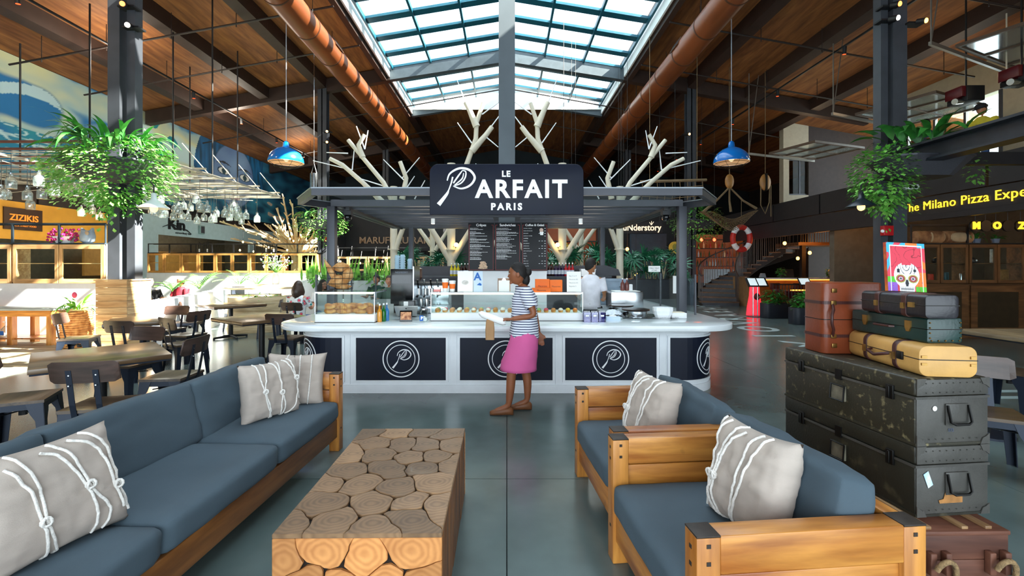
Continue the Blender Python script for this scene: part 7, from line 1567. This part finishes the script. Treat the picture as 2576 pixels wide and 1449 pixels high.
for k in range(9): b.tube([(-.95 + .24 * k, 0, .08), (-.9 + .24 * k, .05, -.2), (-.95 + .24 * k, 0, -.5)], .012, 4)
for k in range(3): b.tube([(-.95, 0, -.08 - .16 * k), (0, .03, -.14 - .16 * k), (.97, 0, -.06 - .16 * k)], .012, 4)
b.build('rope_grid', m_hemp, e); 
for x in (-.7, .8): MB().cyl((x, 0, .1), (x, 0, zr(5.2) - 4.3), .01, n=4).build('hanger', m_hemp, e)
e = empty('lifebuoy', tuple(at(1865, 600, 17)), label='red and white lifebuoy hanging behind the stair railing', cat='lifebuoy')
for k in range(8):
    a0 = 2 * PI * k / 8; lo_, hi_ = (a0 - .32, a0 + .32) if k % 2 else (a0 - .46, a0 + .46)
    MB().tube([(.32 * math.cos(a), 0, .42 * math.sin(a)) for a in [lo_ + (hi_ - lo_) * i / 6 for i in range(7)]], .1, 8).build('white_band' if k % 2 else 'red_segment', m_wpl if k % 2 else mat('lifebuoy red', '#c02a22', rough=.5), e, smooth=60)
MB().cyl((0, 0, .5), (0, 0, 1.5), .01, n=4).build('cord', m_hemp, e)
for x, y, z, lab in ((6.9, 8.34, 2.22, 'red fire bell on the near right column'), (-6.9, 17.5, 2.6, 'small red fire bell on the far left column')):
    e = empty('fire_bell', (x, y, z), label=lab, cat='fire bell'); box(-.06, .12, -.05, .04, -.08, .1).build('housing', mat('fire red', '#b3141c', rough=.35), e, bevel=.008); MB().ell((-.07, -.03, 0), (.03, .03, .03)).build('strobe', m_wpl, e)
e = empty('wall_camera', (7.35, 8.33, 3.02), label='white twin lens camera on the near right column below the planter', cat='camera'); MB().prism(rrect(.24, .1, .045), -.06, .04, XZ).build('housing', m_wpl, e, bevel=.01); MB().cyl((-.05, -.065, 0), (-.05, -.06, 0), .03, n=12).cyl((.05, -.065, 0), (.05, -.06, 0), .03, n=12).build('lenses', m_blk, e)
e = empty('silver_pendant', tuple(at(790, 462, 13.5)), label='silver cylinder pendant hanging left above the canopy', cat='pendant lamp'); MB().cyl((0, 0, -.12), (0, 0, .3), .11, n=16).build('cylinder_shade', m_chrome, e, smooth=50); MB().tube([(-.08, 0, .3), (0, 0, .6), (.08, 0, .3)], .008, 4).cyl((0, 0, .6), (0, 0, zr(5.7) - 4.02), .008, n=4).build('wire', m_chrome, e)
e = empty('round_stool', (4.5, 4.3, 0), label='round dark wood stool seat under the pale plank table on the right', cat='stool'); MB().lathe([(.17, .58), (.19, .59), (.19, .62), (.17, .63)], 24).build('seat', m_seat, e, smooth=50); MB().cyl((0, 0, 0), (0, 0, .58), .03, n=8).cyl((0, 0, 0), (0, 0, .02), .2, n=16).build('pedestal', m_leg, e)
# ================================================================ PEOPLE
def skin_mesh(J, E):
    me = bpy.data.meshes.new('sk'); names = list(J); me.from_pydata([J[n][:3] for n in names], [(names.index(a), names.index(b)) for a, b in E], []); me.update()
    o = bpy.data.objects.new('sk', me); COL.objects.link(o); md = o.modifiers.new('s', 'SKIN'); md.use_smooth_shade = True
    for i, n in enumerate(names):
        sv = me.skin_vertices[0].data[i]; r = J[n][3]; sv.radius = r if hasattr(r, '__len__') else (r, r); sv.use_root = (n == 'pelvis')
    sb = o.modifiers.new('u', 'SUBSURF'); sb.levels = 2; sb.render_levels = 2
    bpy.context.view_layer.update(); dg = bpy.context.evaluated_depsgraph_get(); m2 = bpy.data.meshes.new_from_object(o.evaluated_get(dg)); bpy.data.objects.remove(o); return m2
def head_geo(b, c, yaw, pitch=0, k=1.0):
    """head with its face towards local -y turned by yaw"""
    b.M = Matrix.Translation(c) @ Matrix.Rotation(yaw, 4, 'Z') @ Matrix.Rotation(pitch, 4, 'X') @ Matrix.Scale(k, 4)
    def hp(u, v):
        a, t = 2 * PI * u, PI * (v * .98 + .01); x, y, z = math.sin(t) * math.sin(a), -math.sin(t) * math.cos(a), math.cos(t)
        rx, ry = .074, .092; w = 1 - .25 * max(0, -z) ** 1.3; X, Y, Z = x * rx * w, y * ry * (1 - .08 * max(0, -z)), z * .115
        if y < 0: Y += .012 * math.exp(-((z - .1) / .12) ** 2) * math.exp(-(abs(x) - .4) ** 2 / .03) ; Y -= .008 * math.exp(-((z + .75) / .2) ** 2) * math.exp(-(x / .4) ** 2)
        return (X, Y, Z)
    b.grid(hp, 24, 18)
    b.loft([[(-.006, -.09, .022), (.006, -.09, .022), (0, -.07, .03)], [(-.014, -.092, -.026), (.014, -.092, -.026), (0, -.07, -.01)], [(-.012, -.108, -.024), (.012, -.108, -.024), (0, -.11, -.016)], [(-.005, -.098, -.005), (.005, -.098, -.005), (0, -.094, .004)]])
    for s in (-1, 1): b.ell((s * .077, .01, -.005), (.012, .02, .032), 8, 6)
    b.ell((0, -.084, -.05), (.022, .008, .008), 8, 5); b.ell((0, -.074, -.088), (.024, .016, .018), 8, 6)
    b.M = None
def hand_geo(b, w, d, side, up=Vector((0, 0, 1)), curl=.5, k=1.0):
    """hand from wrist w along d with the palm towards -up"""
    d = Vector(d).normalized(); w = Vector(w); s = d.cross(up).normalized() * side; up = s.cross(d).normalized() * side
    b.loft([[w + s * a * .026 * k + up * c * .013 * k for a, c in ((-1, -1), (1, -1), (1, 1), (-1, 1))], [w + d * .045 * k + s * a * .04 * k + up * c * .014 * k for a, c in ((-1, -1), (1, -1), (1, 1), (-1, 1))], [w + d * .09 * k + s * a * .038 * k + up * c * .011 * k for a, c in ((-1, -1), (1, -1), (1, 1), (-1, 1))]])
    for i, L in enumerate((.066, .076, .07, .055)):
        p = w + d * .085 * k + s * (-.03 + .02 * i) * k; q = d.copy(); P = [p - d * .02]
        for j in range(3): P.append(P[-1] + q * (L * k / 2.6 + (.008 if j == 0 else 0))); q = (q - up * curl * .8).normalized()
        b.tube(P, [.009 * k, .0085 * k, .0078 * k, .006 * k], 6)
    p = w + d * .025 * k - s * .024 * k; b.tube([p, p - s * .028 * k + d * .022 * k, p - s * .036 * k + d * .055 * k - up * .015 * k], [.012 * k, .010 * k, .008 * k], 6)
def body(e, J, E, hd, yaw, pitch, hands, m, vox=.011, hk=1.0):
    me = skin_mesh(J, E); b = MB(); head_geo(b, hd, yaw, pitch, hk)
    for h in hands: hand_geo(b, *h)
    off = len(b.v); b.v += [v.co.copy() for v in me.vertices]; b.f += [[off + i for i in p.vertices] for p in me.polygons]
    bpy.data.meshes.remove(me)
    o = b.build('body', m, e, smooth=89, recalc=True); md = o.modifiers.new('r', 'REMESH'); md.mode = 'VOXEL'; md.voxel_size = vox; md.use_smooth_shade = True
    s = o.modifiers.new('s', 'SMOOTH'); s.factor = .5; s.iterations = 3; return o
def face_bits(e, hd, yaw, pitch=0, k=1.0, glasses=False):
    M = Matrix.Translation(hd) @ Matrix.Rotation(yaw, 4, 'Z') @ Matrix.Rotation(pitch, 4, 'X') @ Matrix.Scale(k, 4)
    for nm, mm, fn in (('eyes', mat('eye', '#e8e4e0', var=0), lambda b: [b.ell((s * .03, -.0815, .012), (.012, .005, .006), 8, 6) for s in (-1, 1)]), ('pupils', m_blk, lambda b: [b.ell((s * .03, -.0855, .012), (.0055, .002, .0055), 8, 5) for s in (-1, 1)]),
                       ('eyebrows', mat('brow', '#1c1410', var=0), lambda b: [b.tube([(s * .014, -.0885, .03), (s * .032, -.086, .035), (s * .048, -.077, .03)], .003, 5) for s in (-1, 1)]), ('lips', mat('lips', '#9a4a42', var=0), lambda b: b.ell((0, -.0905, -.05), (.02, .005, .0055), 8, 5))):
        b = MB(); b.M = M; fn(b); b.build(nm, mm, e, smooth=70)
    if glasses:
        b = MB(); b.M = M
        for s in (-1, 1): b.tube([(s * .033 + .024 * math.cos(a), -.1, .01 + .018 * math.sin(a)) for a in [2 * PI * i / 14 for i in range(15)]], .003, 5); b.tube([(s * .056, -.1, .012), (s * .078, 0, .012)], .003, 4)
        b.build('glasses', m_blk, e)
def hair(e, hd, yaw, k=1.0, long=0, m=None, back=.0, bun=False, bald=False):
    m = m or mat('dark hair', '#120d0c', rough=.7, var=.3, vs=60, st=(1, 1, .2)); b = MB(); b.M = Matrix.Translation(hd) @ Matrix.Rotation(yaw, 4, 'Z') @ Matrix.Scale(k, 4)
    def hp(u, v):
        a, t = 2 * PI * u, PI * v * (.30 + .40 * (1 - math.cos(2 * PI * u)) / 2)
        x, y, z = math.sin(t) * math.sin(a), -math.sin(t) * math.cos(a), math.cos(t); n = .006 * mnoise.noise(Vector((x * 14, y * 14, z * 3)))
        fr = max(0, -y); return (x * (.084 + n), y * (.102 - .006 * fr + n) + .004, z * (.126 + n) + .002)
    b.grid(hp, 28, 14)
    if long:
        def lp(u, v):
            a = PI * (.30 + 1.40 * u) ; zz = .03 - (long + .03) * v; w = 1 + .38 * math.sin(PI * min(1, v * 1.1)); n = .008 * mnoise.noise(Vector((u * 20, v * 3, 2)))
            return (math.sin(a) * (.086 * w + n), -math.cos(a) * (.1 * w + n) + .012, zz)
        b.grid(lp, 30, 8)
        b.grid(lambda u, v: tuple(c * .9 for c in lp(u, v)[:2]) + (lp(u, v)[2],), 30, 8)
    if bun: b.ell((0, .115, .02), (.045, .04, .045)); b.ell((0, .09, -.06), (.04, .045, .07))
    return b.build('hair', m, e, smooth=80, recalc=False)
def cloth(e, name, rings, m, n=24, wob=.006, seed=0, cap=False):
    """rings: (cx, cy, z, rx, ry)"""
    R_ = []
    for k in range(len(rings) * 3 - 2):
        i, f = divmod(k, 3); f /= 3; a = rings[i]; c = rings[min(i + 1, len(rings) - 1)]; q = [a[j] + (c[j] - a[j]) * f for j in range(5)]
        R_.append([(q[0] + (q[3] + wob * mnoise.noise(Vector((math.cos(t) * 2.5, math.sin(t) * 2.5, q[2] * 9 + seed)))) * math.cos(t), q[1] + (q[4] + wob * mnoise.noise(Vector((math.cos(t) * 2.5 + 4, math.sin(t) * 2.5, q[2] * 9 + seed)))) * math.sin(t), q[2]) for t in [2 * PI * j / n for j in range(n)]])
    o = MB().loft(R_, cap=cap).build(name, m, e, smooth=80); sd = o.modifiers.new('t', 'SOLIDIFY'); sd.thickness = .004; return o
def sleeve(e, P, r, m, name='sleeve'):
    return MB().tube(P, r, 14, cap=False).build(name, m, e, smooth=80)
def stripes(name, c1, c2, freq):
    m = bpy.data.materials.new(name); m.use_nodes = True; nt = m.node_tree; b = nt.nodes['Principled BSDF']; tc = nt.nodes.new('ShaderNodeTexCoord'); sp = nt.nodes.new('ShaderNodeSeparateXYZ'); mu = nt.nodes.new('ShaderNodeMath'); mu.operation = 'MULTIPLY'; mu.inputs[1].default_value = freq
    fr = nt.nodes.new('ShaderNodeMath'); fr.operation = 'FRACT'; r = nt.nodes.new('ShaderNodeValToRGB'); r.color_ramp.interpolation = 'CONSTANT'; r.color_ramp.elements[0].color = (*hexc(c1), 1); r.color_ramp.elements[1].color = (*hexc(c2), 1); r.color_ramp.elements[1].position = .62
    L = nt.links.new; L(tc.outputs['Object'], sp.inputs[0]); L(sp.outputs[2], mu.inputs[0]); L(mu.outputs[0], fr.inputs[0]); L(fr.outputs[0], r.inputs[0]); L(r.outputs[0], b.inputs['Base Color']); b.inputs['Roughness'].default_value = .85; return m
m_skin1 = mat('brown skin', '#8f5536', rough=.5, var=.05, sub=.1); m_skin2 = mat('light skin', '#c98f72', rough=.5, var=.05, sub=.1); m_skin3 = mat('tan skin', '#b0764f', rough=.5, var=.05, sub=.1)
# ---- the walking customer
w = empty('person', (.14, 4.95, 0), label='woman in a striped tee and pink skirt walking left with a bag', cat='person')
LA = dict(pelvis=(.06, 0, .86, (.12, .1)), waist=(.05, 0, 1.0, (.11, .09)), chest=(.05, 0, 1.2, (.12, .1)), neck0=(.045, 0, 1.335, .068), neck=(.015, 0, 1.395, .056),
          ls=(.06, -.155, 1.30, .052), le=(.15, -.215, 1.07, .038), lw=(-.1, -.19, 1.03, .026), rs=(.05, .155, 1.30, .052), re=(.17, .2, 1.06, .038), rw=(.22, .19, .83, .026),
          lh=(.04, -.085, .83, .085), lk=(-.09, -.1, .47, .056), lc=(-.1, -.1, .3, .052), la=(-.12, -.1, .1, .034), lt=(-.28, -.1, .035, .03), rh=(.07, .085, .83, .085), rk=(.06, .08, .47, .056), rc=(.09, .08, .3, .052), ra=(.085, .08, .1, .034), rt=(-.07, .08, .035, .03))
ED = [('pelvis', 'waist'), ('waist', 'chest'), ('chest', 'neck0'), ('neck0', 'neck'), ('chest', 'ls'), ('ls', 'le'), ('le', 'lw'), ('chest', 'rs'), ('rs', 're'), ('re', 'rw'), ('pelvis', 'lh'), ('lh', 'lk'), ('lk', 'lc'), ('lc', 'la'), ('la', 'lt'), ('pelvis', 'rh'), ('rh', 'rk'), ('rk', 'rc'), ('rc', 'ra'), ('ra', 'rt')]
hd = Vector((-.03, 0, 1.495)); body(w, LA, ED, hd, R(-90), R(4), [((-.1, -.19, 1.03), (-1, .1, -.02), 1, Vector((0, 0, 1)), .35), ((.22, .19, .83), (.25, -.05, -1), -1, Vector((0, 1, 0)), .5)], m_skin1, .009)
face_bits(w, hd, R(-90), R(4)); hair(w, hd + Vector((.006, 0, .004)), R(-90), bun=True)
m_str = stripes('navy striped cotton', '#e6e9f2', '#3c4568', 38)
cloth(w, 'striped_shirt', [(.05, 0, .81, .155, .165), (.05, 0, .95, .15, .16), (.05, 0, 1.1, .14, .155), (.05, 0, 1.24, .135, .185), (.045, 0, 1.31, .10, .17), (.035, 0, 1.365, .075, .09)], m_str, wob=.02)
sleeve(w, [(.055, -.13, 1.31), (.08, -.18, 1.24), (.12, -.21, 1.15)], [.072, .07, .068], m_str); sleeve(w, [(.05, .13, 1.31), (.09, .175, 1.24), (.13, .2, 1.15)], [.072, .07, .068], m_str)
m_pink = mat('pink cotton', '#d8609c', rough=.8, var=.04, vs=4, bump=.1, bs=200)
cloth(w, 'pink_skirt', [(.045, 0, .9, .13, .15), (.05, 0, .82, .155, .175), (.03, 0, .7, .172, .18), (-.005, 0, .56, .19, .18), (-.015, 0, .46, .195, .178)], m_pink, wob=.014, seed=3)
m_shoe = mat('tan leather shoe', '#7a4a2a', rough=.5)
for x, y in ((-.12, -.1), (.085, .08)):
    MB().loft([[(x + dx, y + wy * math.cos(a), max(.002, .03 + hz + (hz + .028) * math.sin(a))) for a in [2 * PI * q / 12 for q in range(12)]] for dx, wy, hz in ((.05, .02, .005), (.03, .034, .018), (-.03, .036, .014), (-.11, .044, .006), (-.17, .036, .0), (-.2, .012, -.008))]).build('shoe', m_shoe, w, smooth=70)
e = empty('paper_parcel', (-.14, 4.75, 1.04), label='white wrapped sandwich held out by the walking woman', cat='parcel'); o = MB().loft([[(x, .035 * k * math.cos(a), .03 * math.sin(a) * k + x * -.35) for a in [2 * PI * q / 10 for q in range(10)]] for x, k in ((-.15, .5), (-.12, 1.2), (0, 1.4), (.1, 1.3), (.13, .6))]).build('wrapper', m_paper, e, smooth=50)
e = empty('paper_bag', (-.175, 4.74, .82), label='small brown paper bag hanging from the walking woman\'s hand', cat='bag'); MB().loft([[(x * k, y * k, z) for x, y in rrect(.09, .05, .01, 1)] for z, k in ((0, 1), (.1, 1.05), (.19, .9), (.26, .5))]).build('bag_body', mat('kraft paper', '#a9825a', rough=.8), e)
# ---- seated and standing others, from one pose function
def figure(loc, rz, lab, seated=True, skin=m_skin2, top=None, bottom=None, hk=1.0, yaw=0, pitch=0, hr='short', hm=None, lean=0.0, glasses=False, vox=.016, arms='table', cap=None, zs=0, long=.25, headph=False):
    e = empty('person', loc, rz, lab, 'person'); z = .46 if seated else .9
    cy = -lean
    J = dict(pelvis=(0, .02, z, (.14, .11)), waist=(0, .02 + cy * .3, z + .16, (.13, .1)), chest=(0, cy * .7, z + .36, (.14, .1)), neck0=(0, cy, z + .5, .06), neck=(0, cy * 1.1, z + .57, .052))
    for s, n in ((-1, 'r'), (1, 'l')):
        J[n + 's'] = (s * .17, cy * .9, z + .47, .055)
        if arms == 'table': J[n + 'e'] = (s * .25, cy - .08, z + .23, .04); J[n + 'w'] = (s * .16, cy - .32, z + .27, .028)
        elif arms == 'work': J[n + 'e'] = (s * .24, cy - .02, z + .2, .042); J[n + 'w'] = (s * .2, cy - .26, z + .12, .028)
        else: J[n + 'e'] = (s * .24, cy + .02, z + .2, .042); J[n + 'w'] = (s * .24, cy - .05, z - .05, .028)
        J[n + 'h'] = (s * .09, 0, z - .02, .09)
        if seated: J[n + 'k'] = (s * .11, -.42, z, .065); J[n + 'a'] = (s * .11, -.42, .09, .04); J[n + 't'] = (s * .11, -.58, .04, .035)
        else: J[n + 'k'] = (s * .1, -.01, .47, .065); J[n + 'a'] = (s * .1, 0, .09, .04); J[n + 't'] = (s * .1, -.16, .04, .035)
    EE = [('pelvis', 'waist'), ('waist', 'chest'), ('chest', 'neck0'), ('neck0', 'neck')] + [(a + p, a + q) for a in 'lr' for p, q in (('s', 'e'), ('e', 'w'), ('h', 'k'), ('k', 'a'), ('a', 't'))] + [('chest', 'ls'), ('chest', 'rs'), ('pelvis', 'lh'), ('pelvis', 'rh')]
    h = Vector((0, cy * 1.25 - .02, z + .69)); hn = [((J[n + 'w'][0], J[n + 'w'][1], J[n + 'w'][2]), (Vector(J[n + 'w'][:3]) - Vector(J[n + 'e'][:3])), (1 if n == 'l' else -1), Vector((0, 0, 1)) if arms != 'down' else Vector((1, 0, 0)), .4) for n in 'lr']
    body(e, J, EE, h, yaw, pitch, hn, skin, vox, hk); face_bits(e, h, yaw, pitch, hk, glasses)
    if hr == 'short': hair(e, h, yaw, hk, m=hm)
    elif hr == 'long': hair(e, h, yaw, hk, long=long, m=hm)
    elif hr == 'fringe': b = MB(); b.M = Matrix.Translation(h) @ Matrix.Rotation(yaw, 4, 'Z'); b.grid(lambda u, v: (.078 * math.sin(PI * (.3 + 1.4 * u)), -.096 * math.cos(PI * (.3 + 1.4 * u)), .04 - .08 * v), 16, 4); b.build('hair', hm, e, smooth=80)
    if top: 
        cloth(e, 'top', [(0, .02, z - .04, .175, .145), (0, .02 + cy * .3, z + .14, .16, .135), (0, cy * .7, z + .34, .185, .13), (0, cy * .9, z + .47, .17, .1), (0, cy * 1.05, z + .545, .075, .075)], top, wob=.012)
        for n in 'lr':
            a, c = Vector(J[n + 's'][:3]), Vector(J[n + 'e'][:3]); sleeve(e, [a + Vector((0, 0, .01)), a.lerp(c, .4), a.lerp(c, .75)], [.076, .068, .062], top)
    if bottom:
        for n in 'lr':
            P = [Vector(J[n + q][:3]) for q in 'hka']; P[0] = P[0] + Vector((0, .02, .02)); sleeve(e, [P[0], P[0].lerp(P[1], .5), P[1], P[1].lerp(P[2], .5), P[2] + Vector((0, 0, .02))], [.11, .095, .082, .068, .055], bottom, 'trouser_leg')
        cloth(e, 'trouser_waist', [(0, .02, z - .1, .17, .14), (0, .02, z + .06, .165, .138)], bottom)
        for n in 'lr': MB().ell((J[n + 't'][0], J[n + 't'][1] + .06, .045), (.05, .13, .045)).build('shoe', m_blk, e, smooth=60)
    if cap: b = MB(); b.M = Matrix.Translation(h + Vector((0, 0, .03))) @ Matrix.Rotation(yaw, 4, 'Z') @ Matrix.Rotation(pitch, 4, 'X'); b.ell((0, 0, .05), (.096, .11, .07)); b.ell((0, -.13, .03), (.07, .07, .012)); b.build('cap', cap, e, smooth=60)
    return e
m_flor = mat('floral cotton', '#f0f2f4', var=0, rough=.8); nt = m_flor.node_tree; bs_ = nt.nodes['Principled BSDF']
vo = nt.nodes.new('ShaderNodeTexVoronoi'); vo.inputs['Scale'].default_value = 11; r1 = nt.nodes.new('ShaderNodeValToRGB'); r1.color_ramp.interpolation = 'CONSTANT'
r1.color_ramp.elements[0].color = (*hexc('#e23a58'), 1); r1.color_ramp.elements[1].position = .22; r1.color_ramp.elements[1].color = (*hexc('#f090a0'), 1)
for p_, c_ in ((.34, '#2f8a86'), (.42, '#eef2f4')): q = r1.color_ramp.elements.new(p_); q.color = (*hexc(c_), 1)
nt.links.new(nt.nodes['Texture Coordinate'].outputs['Object'] if 'Texture Coordinate' in nt.nodes else vo.outputs[0], vo.inputs[0]) if 'Texture Coordinate' in nt.nodes else None
nt.links.new(vo.outputs[0], r1.inputs[0]); nt.links.new(r1.outputs[0], bs_.inputs['Base Color'])
m_jean = mat('blue denim', '#3a5f96', rough=.8); m_blkc = mat('black cloth', '#17181c', rough=.8)
m_hb = mat('brown hair', '#3b2a22', rough=.45, var=.3, vs=60, st=(1, 1, .2)); m_gray = mat('grey hair', '#b8b4ae', rough=.6, var=.2, vs=60)
figure((-4.38, 9.58, 0), R(175), 'woman in a white floral blouse seated with her back to the camera', skin=m_skin2, top=m_flor, bottom=m_jean, hr='long', hm=m_hb, hk=1.05, vox=.012)
figure((-4.32, 10.75, 0), R(20), 'dark haired woman with glasses seated facing right beside the canopy post', skin=m_skin2, top=m_paper, bottom=m_jean, yaw=R(45), hr='long', glasses=True, vox=.012, zs=0)
figure((1.42, 7.75, 0), R(165), 'cashier in a white ringer tee with black hair working behind the counter', seated=False, skin=m_skin3, top=mat('white ringer tee', '#e4e2ea', rough=.85), bottom=m_blkc, yaw=R(-35), hr='short', arms='work', vox=.012, hk=1.1)
figure((-9.45, 12.1, 0), R(60), 'bald man in a black shirt seated behind the white wall reading a menu', skin=m_skin2, top=m_blkc, bottom=m_jean, hr='fringe', hm=m_gray)
figure((-9.05, 12.7, 0), R(-10), 'grey haired man in a dark red shirt seated behind the white wall', skin=m_skin3, top=mat('dark red shirt', '#8a1424', rough=.8), bottom=m_jean, hr='short', hm=m_gray)
figure((10.35, 9.9, 3.78), R(-60), 'man in a yellow shirt and dark cap leaning over the mezzanine edge', skin=m_skin3, top=mat('yellow shirt', '#c9b830', rough=.8), bottom=m_jean, pitch=R(25), yaw=R(-20), hr='short', lean=.16, cap=m_blkc)
figure((10.1, 10.9, 3.78), R(-60), 'man in a navy shirt leaning beside the man in yellow', skin=m_skin1, top=mat('navy shirt', '#1c2a48', rough=.8), bottom=m_blkc, pitch=R(30), hr='short', lean=.2)
figure((-3.3, 11.6, .1), R(-20), 'dark haired person in dark green seen through the glass guard', skin=m_skin2, top=mat('bottle green shirt', '#0f3a30', rough=.8), bottom=m_blkc, hr='short')
figure((-2.68, 10.4, .1), R(10), 'brown haired person in grey green partly behind the coffee machine', skin=m_skin2, top=mat('grey green shirt', '#4c6458', rough=.8), bottom=m_blkc, hr='short', hm=m_hb)
# ================================================================ text becomes mesh
SC.view_layers[0].update() if hasattr(SC, 'view_layers') else None
bpy.context.view_layer.update()
dg = bpy.context.evaluated_depsgraph_get()
for o in [o for o in list(COL.objects) if o.type == 'FONT']:
    me = bpy.data.meshes.new_from_object(o.evaluated_get(dg)); me.name = o.name
    n = bpy.data.objects.new('tmp', me); COL.objects.link(n); n.parent = o.parent
    n.location = o.location; n.rotation_euler = o.rotation_euler; n.scale = o.scale
    nm = o.name; bpy.data.objects.remove(o); n.name = nm
